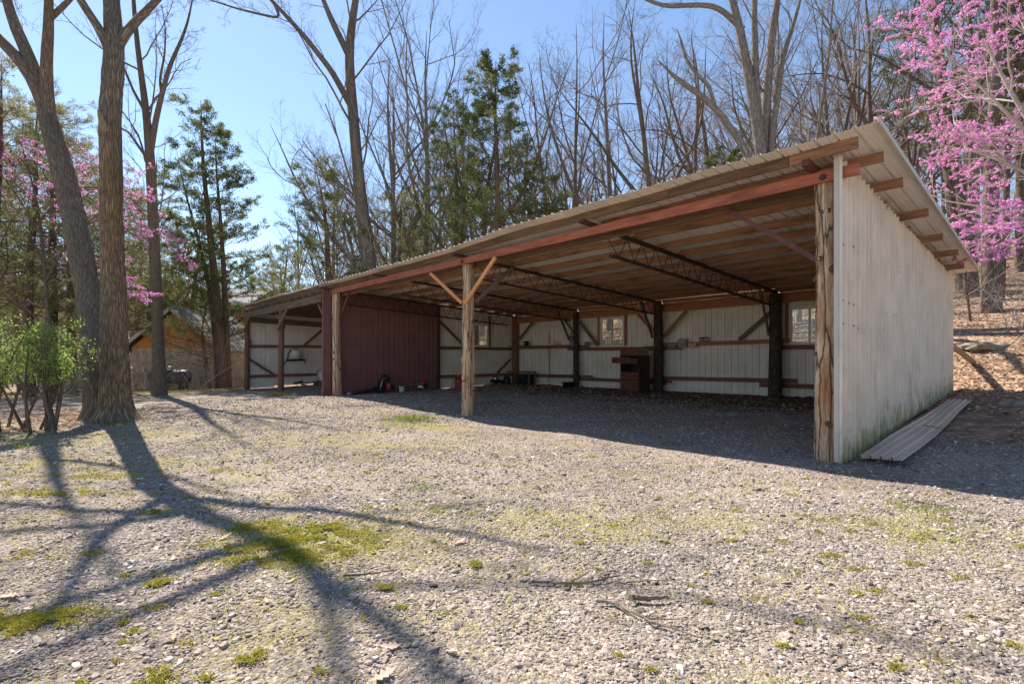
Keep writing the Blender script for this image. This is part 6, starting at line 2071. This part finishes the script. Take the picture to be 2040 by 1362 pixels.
# brick house behind
HD = 44.0
hx0, hx1 = (428 - 1020) / FPX * HD, (492 - 1020) / FPX * HD
hb_ = -1.4; hh_ = CAM_H + (705 - 603) / FPX * HD
ho = empty('brick_house', (hx0, HD, hb_), "reddish brick house with grey roofs glimpsed behind the cedar stems", "house")
mb = MB(); face_box(mb, hx0, hx1, HD, HD + 7, hb_, hh_); sub('wall', mb, M['redbrick'], ho)
mb = MB().prism([(hx0 - 0.5, HD - 0.5, hh_ - 0.1), (hx0 - 0.5, HD + 3.5, hh_ + 1.5), (hx0 - 0.5, HD + 7.5, hh_ - 0.1)], (hx1 - hx0 + 1, 0, 0)); sub('roof', mb, M['shingle'], ho)
mb = MB(); face_box(mb, hx0 - 0.5, hx1 + 0.5, HD - 0.56, HD - 0.5, hh_ - 0.25, hh_ - 0.05); sub('gutter', mb, M['cream'], ho)
z1 = CAM_H + (705 - 690) / FPX * 41
mb = MB().prism([(hx0 - 0.6, 41.0, z1 - 0.05), (hx0 - 0.6, 43.98, z1 + 1.3), (hx0 - 0.6, 43.98, z1 - 0.05)], (hx1 - hx0 + 0.8, 0, 0)); sub('porch_roof', mb, M['shingle'], ho)
mb = MB(); face_box(mb, hx0 - 0.1, hx1, 42.5, 42.6, hb_, z1 - 0.06); sub('porch_wall', mb, M['orange_siding'], ho)
for x in (hx0 + 0.7,):
    wz = hh_ - 1.6
    mb = MB(); face_box(mb, x, x + 1.0, HD - 0.05, HD - 0.003, wz, wz + 1.2); wf = sub('window', mb, M['cream'], ho)
    mb = MB(); face_box(mb, x + 0.08, x + 0.92, HD - 0.07, HD - 0.052, wz + 0.08, wz + 1.12); sub('pane', mb, M['black'], wf)


# parked cars
def car(px, d, py_base, yaw, paint, label):
    p = np.array([(px - 1020) / FPX * d, d, CAM_H + (705 - py_base) / FPX * d])
    e = empty('parked_car', p, label, "car")
    cy, sy = math.cos(yaw), math.sin(yaw)
    F_ = np.array([cy, sy, 0]); S_ = np.array([-sy, cy, 0])
    prof = [(-2.2, 0.35), (-2.25, 0.62), (-2.1, 0.88), (-1.3, 0.98), (-0.75, 1.40), (0.55, 1.44), (1.35, 0.98), (2.15, 0.9), (2.25, 0.6), (2.2, 0.3)]
    body = MB()
    V = []
    for (hw, k) in ((0.78, 0.94), (0.88, 1.0), (0.88, 1.0), (0.78, 0.94)):
        pass
    offs = [(-0.88, 0.97), (-0.80, 1.0), (0.80, 1.0), (0.88, 0.97)]
    n = len(prof)
    for (o_, k) in offs:
        for (x, z) in prof:
            tum = 0.17 * max(0, (z - 0.95) / 0.45)
            yy = o_ * (1 - tum)
            V.append(p + F_ * x * (1 if abs(o_) < 0.85 else 0.985) + S_ * yy + UP * (z if abs(o_) < 0.85 else 0.3 + (z - 0.3) * 0.985))
    Fq = [[i * n + j, i * n + j + 1, (i + 1) * n + j + 1, (i + 1) * n + j] for i in range(3) for j in range(n - 1)]
    body.add(V, [Fq, [list(range(n))[::-1], list(range(3 * n, 4 * n))], [[0, n, 2 * n, 3 * n], [4 * n - 1, 3 * n - 1, 2 * n - 1, n - 1]]])
    bo = sub('body', body, paint, e)
    for sgn in (-1, 1):
        g = MB().prism([p + F_ * x + S_ * sgn * 0.845 * (1 - 0.17 * max(0, (z - .95) / .45)) + UP * z for x, z in ((-1.1, 1.0), (-0.68, 1.32), (0.5, 1.35), (1.1, 1.0))], S_ * sgn * 0.02)
        sub('side_window', g, M['black'], e)
        for x in (-1.35, 1.4):
            wh = sub('wheel', MB().lathe(p + F_ * x + S_ * sgn * 0.70 + UP * 0.33, [(0.001, 0), (0.33, 0), (0.33, 0.2), (0.22, 0.205), (0.001, 0.2)], 18, S_ * sgn), M['black'], e)
            sub('rim', MB().lathe(p + F_ * x + S_ * sgn * 0.905 + UP * 0.33, [(0.21, 0), (0.2, 0.012), (0.06, 0.02), (0.001, 0.02)], 12, S_ * sgn), M['zinc'], wh)
        sub('headlight', MB().board(p + F_ * 2.2 + S_ * sgn * 0.45 + UP * 0.72, p + F_ * 2.2 + S_ * sgn * 0.8 + UP * 0.74, 0.1, 0.13), M['vinyl'], e)
        sub('tail_light', MB().board(p - F_ * 2.2 + S_ * sgn * 0.5 + UP * 0.78, p - F_ * 2.2 + S_ * sgn * 0.84 + UP * 0.78, 0.1, 0.14), M['redplastic'], e)
    sub('rear_window', MB().board(p - F_ * 1.08 + UP * 1.16 - S_ * 0.6, p - F_ * 1.08 + UP * 1.16 + S_ * 0.6, 0.05, 0.3), M['black'], e)
    sub('windscreen', MB().board(p + F_ * 0.98 + UP * 1.2 - S_ * 0.6, p + F_ * 0.98 + UP * 1.2 + S_ * 0.6, 0.05, 0.3), M['black'], e)
    return e


silver = plain('silver_car_paint', (0.55, 0.57, 0.60), 0.25, 0.3, 3, 0.05)
white_p = plain('white_car_paint', (0.75, 0.75, 0.76), 0.25, 0.0, 3, 0.05)
car(152, 38, 781, R(186), silver, "silver car parked on the grass seen under the bush, left of the oak")
car(247, 37, 772, R(100), white_p, "white car with red tail lights between the oak trunk and the stone garage")

# low stone edging of the yard
mb = MB()
ed = empty('stone_edging', at(120, 30), "low dry stone edging along the far side of the yard grass", "edging")
for k in range(34):
    px = 20 + k * 5.2
    p = at(px, 29.5 + 0.25 * math.sin(k))
    o = MB().box(p + np.array([0, 0, 0.08]), random.uniform(0.15, 0.22), 0.3, random.uniform(0.22, 0.32), random.uniform(-0.2, 0.2)).build('edging_stone', M['rock'], ed)

def instance_stuff(name, pts, scl, rot, rnd, pick, meshes):
    """one object of kind stuff: many copies of a few small meshes on points, by geometry nodes"""
    col = bpy.data.collections.new(name + '_shapes')
    for k, me in enumerate(meshes):
        so = bpy.data.objects.new('%s_shape_%02d' % (name, k), me); col.objects.link(so)
    me = bpy.data.meshes.new(name)
    n = len(pts)
    me.vertices.add(n); me.vertices.foreach_set("co", np.asarray(pts, np.float32).ravel())
    for nm, ty, f, arr in (('scl', 'FLOAT_VECTOR', 'vector', scl), ('rot', 'FLOAT_VECTOR', 'vector', rot), ('rnd', 'FLOAT', 'value', rnd), ('pick', 'INT', 'value', pick)):
        a = me.attributes.new(nm, ty, 'POINT')
        a.data.foreach_set(f, np.asarray(arr, np.int32 if ty == 'INT' else np.float32).ravel())
    o = bpy.data.objects.new(name, me); COL.objects.link(o); tag(o, kind='stuff')
    ng = bpy.data.node_groups.new(name + '_nodes', 'GeometryNodeTree')
    ng.interface.new_socket('Geometry', in_out='INPUT', socket_type='NodeSocketGeometry')
    ng.interface.new_socket('Geometry', in_out='OUTPUT', socket_type='NodeSocketGeometry')
    N = ng.nodes; L = ng.links
    gi = N.new('NodeGroupInput'); go_ = N.new('NodeGroupOutput')
    ci = N.new('GeometryNodeCollectionInfo'); ci.inputs['Collection'].default_value = col
    ci.inputs['Separate Children'].default_value = True; ci.inputs['Reset Children'].default_value = True
    ip = N.new('GeometryNodeInstanceOnPoints'); ip.inputs['Pick Instance'].default_value = True
    def at_(nm, ty):
        a = N.new('GeometryNodeInputNamedAttribute'); a.data_type = ty; a.inputs['Name'].default_value = nm
        return a.outputs['Attribute']
    L.new(gi.outputs[0], ip.inputs['Points']); L.new(ci.outputs[0], ip.inputs['Instance'])
    L.new(at_('pick', 'INT'), ip.inputs['Instance Index'])
    er = N.new('FunctionNodeEulerToRotation'); L.new(at_('rot', 'FLOAT_VECTOR'), er.inputs[0]); L.new(er.outputs[0], ip.inputs['Rotation'])
    L.new(at_('scl', 'FLOAT_VECTOR'), ip.inputs['Scale'])
    L.new(ip.outputs[0], go_.inputs[0])
    md = o.modifiers.new('scatter', 'NODES'); md.node_group = ng
    return o


# ================================================================ FAR WOOD (one mass beyond the single trees)
rf = np.random.default_rng(91)
far_meshes = []
for k in range(7):
    fv = Veg()
    u = np.linspace(0, 1, 9); H_ = 13.0
    bend = rf.normal(0, 0.7, (2, 1)) * u + np.cumsum(rf.normal(0, 0.16, (2, 9)), 1) * u
    P = np.stack([bend[0], bend[1], -0.5 + H_ * u], -1)[None]
    fv.tubes(P, (H_ * 0.010) * np.linspace(1.1, 0.1, 9)[None], 5)
    src = (P, (H_ * 0.010) * np.linspace(1.1, 0.1, 9)[None])
    for kk_, g_ in ((4, dict(c=13, t0=0.25, t1=0.98, ang=0.75, ratio=0.4, n=6, wander=0.18, up=0.08, rk=0.5, rmin=0.012)),
                    (3, dict(c=7, t0=0.15, t1=0.98, ang=0.7, ratio=0.45, n=5, wander=0.2, up=0.04, rmin=0.008)),
                    (3, dict(c=6, t0=0.15, t1=0.98, ang=0.7, ratio=0.5, n=4, wander=0.2, up=0.03, rmin=0.005))):
        src = children(*src, rg=rf, **g_); fv.tubes(*src, kk_)
    far_meshes.append(mk_mesh('far_tree_shape', np.concatenate(fv.V), [np.concatenate(fv.F)], [M['twig']], None, np.concatenate(fv.G), True))
NF = 760
xs = np.where(rf.uniform(0, 1, NF) < 0.5, rf.uniform(-0.95, -0.25, NF), rf.uniform(-1, 1, NF)); ds = rf.uniform(66, 135, NF)
X = xs * ds * 1.25; Y = ds * rf.uniform(0.75, 1.0, NF)
keepf = (Y > 48)
X, Y = X[keepf], Y[keepf]
sc_ = rf.uniform(0.7, 1.25, len(X)) * np.where((X / Y > -0.63) & (X / Y < -0.3), 0.85, 1.0)
instance_stuff('far_wood', np.stack([X, Y, ground(X, Y)], -1), np.stack([sc_, sc_, sc_], -1), np.stack([0 * X, 0 * X, rf.uniform(0, 6.28, len(X))], -1), rf.uniform(0, 1, len(X)), rf.integers(0, 7, len(X)), far_meshes)

# brush: pale twiggy undergrowth on the bank and along the left edge of the yard
rb = np.random.default_rng(92)
pts = []
for _ in range(900):
    if rb.uniform() < 0.68:
        s_ = rb.uniform(-22, 34); t_ = rb.uniform(13, 34)
    else:
        s_ = rb.uniform(27, 50); t_ = rb.uniform(-7, 9)
    q = B(s_, t_, 0)
    pts.append((q[0], q[1]))
pts = np.array(pts); Zp = ground(pts[:, 0], pts[:, 1])
brush = []
for k in range(8):
    bv = Veg(); ns_ = 4
    u = np.linspace(0, 1, 7)
    Hb = rb.uniform(0.8, 1.7, ns_); ln = rb.normal(0, 0.45, (ns_, 2)); of = rb.normal(0, 0.12, (ns_, 2))
    P = np.stack([of[:, :1] + ln[:, :1] * Hb[:, None] * u ** 1.5 + np.cumsum(rb.normal(0, .02, (ns_, 7)), 1), of[:, 1:] + ln[:, 1:] * Hb[:, None] * u ** 1.5 + np.cumsum(rb.normal(0, .02, (ns_, 7)), 1), -0.05 + Hb[:, None] * u], -1)
    Rr = (0.003 + 0.004 * Hb)[:, None] * np.linspace(1, 0.3, 7)
    bv.tubes(P, Rr, 4)
    P1, R1 = children(P, Rr, c=7, t0=0.2, t1=0.98, ang=0.7, ratio=0.5, n=5, wander=0.2, up=0.02, rg=rb, rmin=0.003); bv.tubes(P1, R1, 3)
    P2, R2 = children(P1, R1, c=5, t0=0.2, t1=0.98, ang=0.7, ratio=0.5, n=4, wander=0.2, up=0.0, rg=rb, rmin=0.002); bv.tubes(P2, R2, 3)
    brush.append(mk_mesh('brush_shape', np.concatenate(bv.V), [np.concatenate(bv.F)], [M['paletwig']], None, np.concatenate(bv.G), True))
n = len(pts); sc_ = rb.lognormal(-0.1, 0.4, n)
instance_stuff('undergrowth', np.stack([pts[:, 0], pts[:, 1], Zp], -1), np.stack([sc_] * 3, -1), np.stack([0 * sc_, 0 * sc_, rb.uniform(0, 6.28, n)], -1), rb.uniform(0, 1, n), rb.integers(0, 8, n), brush)

# ================================================================ GROUND COVER
rs = np.random.default_rng(17)


stone_shapes = []
for k in range(12):
    # angular chip: a squashed rough block with cut corners
    base = np.array([[sx * a, sy * b, sz * c] for sx in (-1, 1) for sy in (-1, 1) for sz in (-1, 1) for (a, b, c) in ((1, .55, .5), (.55, 1, .5), (.6, .6, 1))], float)
    base = base * rs.uniform(0.8, 1.2, base.shape) + rs.normal(0, 0.10, base.shape)
    base[:, 0] *= rs.uniform(0.9, 1.25); base[:, 1] *= rs.uniform(0.7, 1.0)
    sh = rs.normal(0, 0.35, 2); base[:, 2] += base[:, 0] * sh[0] * 0.5 + base[:, 1] * sh[1] * 0.5
    import bmesh
    bm = bmesh.new()
    for v_ in base: bm.verts.new(v_ * 0.5)
    res = bmesh.ops.convex_hull(bm, input=bm.verts)
    bmesh.ops.delete(bm, geom=[v_ for v_ in bm.verts if not v_.link_faces], context='VERTS')
    me = bpy.data.meshes.new('stone_shape'); bm.to_mesh(me); bm.free()
    me.materials.append(M['stone']); stone_shapes.append(me)


def scatter_stones(name, X, Y, size, flat=0.42, sink=0.10):
    N = len(X)
    scl = size[:, None] * np.stack([rs.uniform(0.85, 1.3, N), rs.uniform(0.7, 1.05, N), flat * rs.uniform(0.6, 1.4, N)], -1)
    rot = np.stack([rs.normal(0, 0.28, N), rs.normal(0, 0.28, N), rs.uniform(0, 6.28, N)], -1)
    rv = np.clip(rs.beta(2.2, 2.4, N) + rs.normal(0, 0.05, N), 0, 1) * 0.86
    mo = zones(X, Y)[:, 1] * 0.8 + (vnoise(X * 2.1, Y * 2.1, 41) - 0.5) * 0.9 + (vnoise(X * 7, Y * 7, 42) - 0.5) * 0.7
    rv = np.where(rs.uniform(0, 1, N) < np.clip((mo - 0.36) * 0.8, 0, 0.6), rs.uniform(0.9, 1.0, N), rv)
    P = np.stack([X, Y, ground(X, Y) + size * flat * sink], -1)
    return instance_stuff(name, P, scl, rot, rv, rs.integers(0, len(stone_shapes), N), stone_shapes)


def wedge(n, d0, d1, power=1.0, half=1.08):
    d = d0 + (d1 - d0) * rs.uniform(0, 1, n) ** power
    x = rs.uniform(-half, half, n) * d
    return x, d


def on_gravel(x, y):
    s, t = st(x, y)
    bad = ((s < -0.15) & (t > 3.0)) | (t > 6.3) | (x < -11.5 + vnoise(x, y, 4)) | ((s > 26)) | ((s > 15.6) & (s < 15.9) & (t > -0.4))
    return ~bad


def thin(X, Y):      # fewer loose stones where moss has grown over them
    mo = zones(X, Y)[:, 1]
    return rs.uniform(0, 1, len(X)) > np.clip((mo - 0.45) * 0.9, 0, 0.75)


def patchy(X, Y):    # bare packed fines between drifts of looser stone
    v = vnoise(X * 0.8, Y * 0.8, 51) * 0.6 + vnoise(X * 2.6, Y * 2.6, 52) * 0.4
    return rs.uniform(0, 1, len(X)) < np.clip(0.45 + (v - 0.35) * 2.2, 0.4, 1.0)


X, Y = wedge(150000, 1.9, 5.4, 0.75)
k = on_gravel(X, Y) & thin(X, Y) & patchy(X, Y); X, Y = X[k], Y[k]
scatter_stones('gravel_near', X, Y, np.clip(rs.lognormal(math.log(0.0108), 0.48, len(X)), 0.005, 0.05))
X, Y = wedge(150000, 5.0, 13.0, 0.85)
k = on_gravel(X, Y) & thin(X, Y) & patchy(X, Y); X, Y = X[k], Y[k]
scatter_stones('gravel_middle', X, Y, np.clip(rs.lognormal(math.log(0.0145), 0.47, len(X)), 0.007, 0.06))
X, Y = wedge(60000, 12.0, 23.0, 0.9, 0.7)
k = on_gravel(X, Y); X, Y = X[k], Y[k]
scatter_stones('gravel_far', X, Y, np.clip(rs.lognormal(math.log(0.024), 0.4, len(X)), 0.012, 0.07))


def blades(name, C, h, w, rg, mat, lean=0.5, tone=0.5):
    N = len(C)
    d = rg.normal(0, lean, (N, 2))
    tip = C + np.stack([d[:, 0] * h, d[:, 1] * h, h], -1)
    mid = C + np.stack([d[:, 0] * h * 0.3, d[:, 1] * h * 0.3, h * 0.6], -1)
    a = rg.uniform(0, 6.28, N); sw = np.stack([np.cos(a), np.sin(a), 0 * a], -1) * (w * 0.5)[:, None]
    V = np.stack([C - sw, C + sw, mid + sw * 0.8, tip, mid - sw * 0.8], 1).reshape(-1, 3)
    F = np.arange(N * 5).reshape(-1, 5)
    o = leaf_obj(name, V, F, np.clip(rg.normal(tone, 0.25, N), 0, 1), mat, None, (0, 0, 0), 'stuff')
    return o


# grass tufts and seedlings in the gravel
C = []; Hh = []
def tuft(cx, cy, rad, n, h):
    x = cx + rs.normal(0, rad, n); y = cy + rs.normal(0, rad * 0.7, n)
    C.append(np.stack([x, y, ground(x, y) - 0.005], -1)); Hh.append(rs.uniform(0.4, 1.0, n) * h)


def tuft_px(px, py, rad, n, h):
    s_, t_ = onfloor(px, py); q = B(s_, t_, 0); tuft(q[0], q[1], rad, n, h)


tuft_px(822, 836, 0.30, 420, 0.15); tuft_px(775, 838, 0.16, 120, 0.08); tuft_px(800, 842, 0.4, 220, 0.07)
tuft_px(565, 787, 0.28, 160, 0.2); tuft_px(548, 788, 0.15, 80, 0.2); tuft_px(838, 815, 0.05, 25, 0.13)
tuft_px(640, 1083, 0.16, 160, 0.05); tuft_px(850, 972, 0.12, 130, 0.06); tuft_px(1855, 1015, 0.14, 170, 0.06); tuft_px(1870, 1050, 0.3, 160, 0.04)
tuft_px(1250, 1045, 0.12, 90, 0.05); tuft_px(345, 940, 0.2, 80, 0.05); tuft_px(215, 845, 0.12, 60, 0.12); tuft_px(240, 845, 0.1, 40, 0.14)
tuft_px(40, 893, 0.06, 40, 0.12); tuft_px(190, 1175, 0.04, 20, 0.05); tuft_px(1290, 1230, 0.03, 15, 0.05); tuft_px(1970, 1300, 0.15, 50, 0.04)
for (px_, py_, r_, n_) in ((625, 1075, 0.3, 60), (560, 1108, 0.25, 40), (60, 1235, 0.2, 22), (1200, 1010, 0.7, 70), (1850, 1040, 0.5, 60), (820, 960, 0.6, 40), (700, 1150, 0.5, 40), (450, 1200, 0.5, 30)):
    for _ in range(n_):
        tuft_px(px_ + rs.normal(0, 1) * r_ * 130, py_ + rs.normal(0, 1) * r_ * 60, rs.uniform(0.006, 0.03), int(rs.integers(4, 12)), rs.uniform(0.015, 0.055))
for _ in range(520):
    x, y = wedge(1, 2.2, 8.5, 0.9)
    if on_gravel(x, y)[0] and st(x, y)[1][0] < -1.0:
        tuft(x[0], y[0], rs.uniform(0.01, 0.05), int(rs.integers(3, 9)), rs.uniform(0.015, 0.045))
for (px, d) in [(rs.uniform(60, 300), rs.uniform(24, 33)) for _ in range(90)] + [(rs.uniform(330, 470), rs.uniform(24, 30)) for _ in range(40)]:
    p = at(px, d); tuft(p[0], p[1], 0.5, 40, 0.12)
for _ in range(60):
    q = B(rs.uniform(-9, -0.5), rs.uniform(9.5, 16), 0); tuft(q[0], q[1], 0.18, 22, 0.07)
C = np.concatenate(C); Hh = np.concatenate(Hh)
blades('grass', C, Hh, np.clip(Hh * 0.10, 0.003, 0.012), rs, M['grass'], 0.45, 0.5)

# moss cushions: dense short yellow-green pile
C = []
for (px, py, rx, ry, n) in ((625, 1075, 0.34, 0.16, 9000), (560, 1108, 0.3, 0.12, 4500), (520, 1050, 0.18, 0.07, 1500), (470, 1110, 0.1, 0.05, 700), (655, 1052, 0.12, 0.05, 1200), (676, 1105, 0.06, 0.04, 500),
                            (60, 1232, 0.22, 0.045, 3500), (15, 1262, 0.07, 0.06, 900), (100, 1248, 0.06, 0.02, 500), (316, 1163, 0.05, 0.03, 600), (312, 1020, 0.06, 0.035, 500), (322, 1162, 0.05, 0.02, 300),
                            (948, 1128, 0.025, 0.02, 350), (764, 1175, 0.04, 0.02, 400), (495, 1312, 0.045, 0.03, 500), (426, 1318, 0.03, 0.02, 250), (690, 1083, 0.05, 0.03, 400), (130, 985, 0.5, 0.06, 2200), (170, 950, 0.6, 0.06, 2000),
                            (180, 1105, 0.05, 0.02, 150), (385, 980, 0.12, 0.03, 500), (440, 940, 0.15, 0.05, 500), (300, 1360, 0.06, 0.04, 500), (530, 1205, 0.04, 0.03, 250), (870, 895, 0.3, 0.1, 500), (780, 845, 0.25, 0.06, 500)):
    s_, t_ = onfloor(px, py); q = B(s_, t_, 0)
    n = int(n * 0.7); x = q[0] + rs.normal(0, 1, n) * rx * 0.8; y = q[1] + rs.normal(0, 1, n) * ry * 1.1
    kk = vnoise(x * 9, y * 14, 33) > 0.42
    x, y = x[kk], y[kk]
    lump = 0.016 * vnoise(x * 22, y * 22, 34)
    C.append(np.stack([x, y, ground(x, y) + lump + 0.004], -1))
for _ in range(260):
    x, y = wedge(1, 2.2, 8.0, 0.9)
    if not (on_gravel(x, y)[0] and st(x, y)[1][0] < -1.0): continue
    n = int(rs.integers(10, 60)); rr_ = rs.uniform(0.01, 0.045)
    xx = x[0] + rs.normal(0, rr_, n); yy = y[0] + rs.normal(0, rr_ * 0.7, n)
    C.append(np.stack([xx, yy, ground(xx, yy) + 0.006], -1))
C = np.concatenate(C)
hh = rs.uniform(0.008, 0.02, len(C))
blades('moss', C, hh, rs.uniform(0.006, 0.012, len(C)), rs, M['moss'], 0.9, 0.5)

# leaf litter: curled faces over the bank, the yard edge and the shed floor
def litter(name, X, Y, size, mat, tone):
    N = len(X)
    C = np.stack([X, Y, ground(X, Y) + size * 0.22], -1)
    a = rs.uniform(0, 6.28, N)
    D = np.stack([np.cos(a), np.sin(a), rs.normal(0, 0.25, N)], -1)
    d = unit(D); s_ = unit(np.cross(d, np.array([0, 0, 1.0]) + rs.normal(0, 0.35, (N, 3)))); nrm = np.cross(s_, d)
    L = size[:, None]; W = L * rs.uniform(0.25, 0.42, N)[:, None]; cu = L * rs.uniform(-0.05, 0.28, N)[:, None]
    V = np.stack([C - d * L * .5, C - d * L * .15 + s_ * W + nrm * cu, C + d * L * .25 + s_ * W * .8 + nrm * cu, C + d * L * .55, C + d * L * .25 - s_ * W * .8 + nrm * cu * .6, C - d * L * .15 - s_ * W + nrm * cu * .6], 1)
    F = np.array([[0, 1, 2, 3], [0, 3, 4, 5]])
    FF = (F[None] + (np.arange(N) * 6)[:, None, None]).reshape(-1, 4)
    me = mk_mesh(name, V.reshape(-1, 3), [FF], [mat], None, None, False, np.repeat(np.clip(rs.normal(tone, 0.25, N), 0, 1), 6))
    o = bpy.data.objects.new(name, me); COL.objects.link(o); tag(o, kind='stuff')


n = 26000
S_ = np.concatenate([rs.uniform(-16, 17, n), -rs.exponential(2.2, 2600) - 0.3, rs.uniform(26.5, 40, 9000), rs.uniform(0.3, 15.4, 1500), rs.uniform(16, 24.3, 300)])
T_ = np.concatenate([10.3 + rs.exponential(6.5, n), rs.uniform(2.4, 10.5, 2600), rs.uniform(-7.5, 9, 9000), np.clip(rs.normal(6.9, 1.2, 1500), 3.5, 9.2), rs.uniform(2, 4.4, 300)])
kk = ~((S_ > -1.7) & (S_ < -0.2) & (T_ < 5.6) & (T_ > -0.5))
S_, T_ = S_[kk], T_[kk]
q = np.stack([O[0] + UX[0] * S_ + VX[0] * T_, O[1] + UX[1] * S_ + VX[1] * T_], -1)
litter('fallen_leaves', q[:, 0], q[:, 1], rs.uniform(0.05, 0.11, len(q)), M['litter'], 0.5)
X = np.concatenate([rs.uniform(-13.5, -9.2, 1500), rs.normal(-9.2, 0.7, 160)]); Y = np.concatenate([rs.uniform(9.2, 14.5, 1500), rs.normal(11.7, 0.55, 160)])
litter('yard_leaves', X, Y, rs.uniform(0.06, 0.12, len(X)), M['litter'], 0.55)


# single pale oak leaves lying on the gravel
def oak_leaf_mesh(seed):
    rg = np.random.default_rng(seed)
    pts = []
    prof = [(0.0, 0.02), (0.14, 0.09), (0.24, 0.05), (0.36, 0.22), (0.45, 0.09), (0.58, 0.27), (0.67, 0.10), (0.8, 0.2), (0.86, 0.08), (1.0, 0.02)]
    up_ = [(x + rg.normal(0, .012), y * rg.uniform(.85, 1.2)) for x, y in prof]
    dn = [(x + rg.normal(0, .012), -y * rg.uniform(.85, 1.2)) for x, y in prof][::-1]
    c1, c2 = rg.uniform(0.3, 0.9), rg.uniform(0.1, 0.35)
    V = [(x - 0.5, y, c1 * y * y + c2 * (x - 0.5) ** 2) for x, y in up_ + dn]
    n = len(prof)
    V += [(x - 0.5, 0, c2 * (x - 0.5) ** 2 - 0.01) for x, _ in prof]
    F = [[i, i + 1, 2 * n + i + 1, 2 * n + i] for i in range(n - 1)] + [[2 * n - 1 - i, 2 * n + i, 2 * n + i + 1, 2 * n - 2 - i] for i in range(n - 1)]
    V += [(-0.72, 0.02, 0.0), (-0.72, -0.005, 0.01)]
    F.append([0, 2 * n - 1, 3 * n + 1, 3 * n])
    return mk_mesh('oak_leaf', np.array(V), [np.array(F)], [M['oakleaf']], None, None, False, np.full(len(V), rg.uniform(0.3, 0.95)))


lms = [oak_leaf_mesh(k) for k in range(6)]
named = {0: "pale oak leaf on the near edge of the big moss patch", 1: "large pale oak leaf lying by itself at the left edge of the gravel", 2: "curled brown oak leaf beside the long branch shadow at the bottom",
         3: "big pale oak leaf cut by the bottom edge of the picture, under the branch shadow"}
for i, (px, py, sz) in enumerate(((520, 1053, .10), (22, 1192, .16), (775, 1293, .11), (762, 1352, .14), (640, 1100, .09), (448, 1073, .11), (655, 1045, .08), (768, 1080, .10), (312, 1096, .08), (345, 1115, .08), (405, 1133, .10), (395, 1153, .08),
                                  (137, 1150, .07), (95, 975, .06), (1105, 907, .14), (1020, 913, .14), (915, 1083, .13), (1012, 1146, .09), (900, 1302, .08), (1690, 1145, .06), (1655, 1165, .08), (530, 1200, .06), (345, 1275, .07), (52, 905, .09), (1395, 1150, .06), (640, 1085, .08))):
    s_, t_ = onfloor(px, py); q = B(s_, t_, 0)
    o = bpy.data.objects.new('oak_leaf', lms[i % 6]); COL.objects.link(o)
    o.location = (q[0], q[1], gz(q[0], q[1]) + 0.018); o.scale = (sz,) * 3
    o.rotation_euler = (random.uniform(-.25, .25), random.uniform(-.25, .25), random.uniform(0, 6.28))
    tag(o, named.get(i, "pale fallen oak leaf lying singly on the sunlit gravel"), "leaf", "single oak leaves on the gravel")
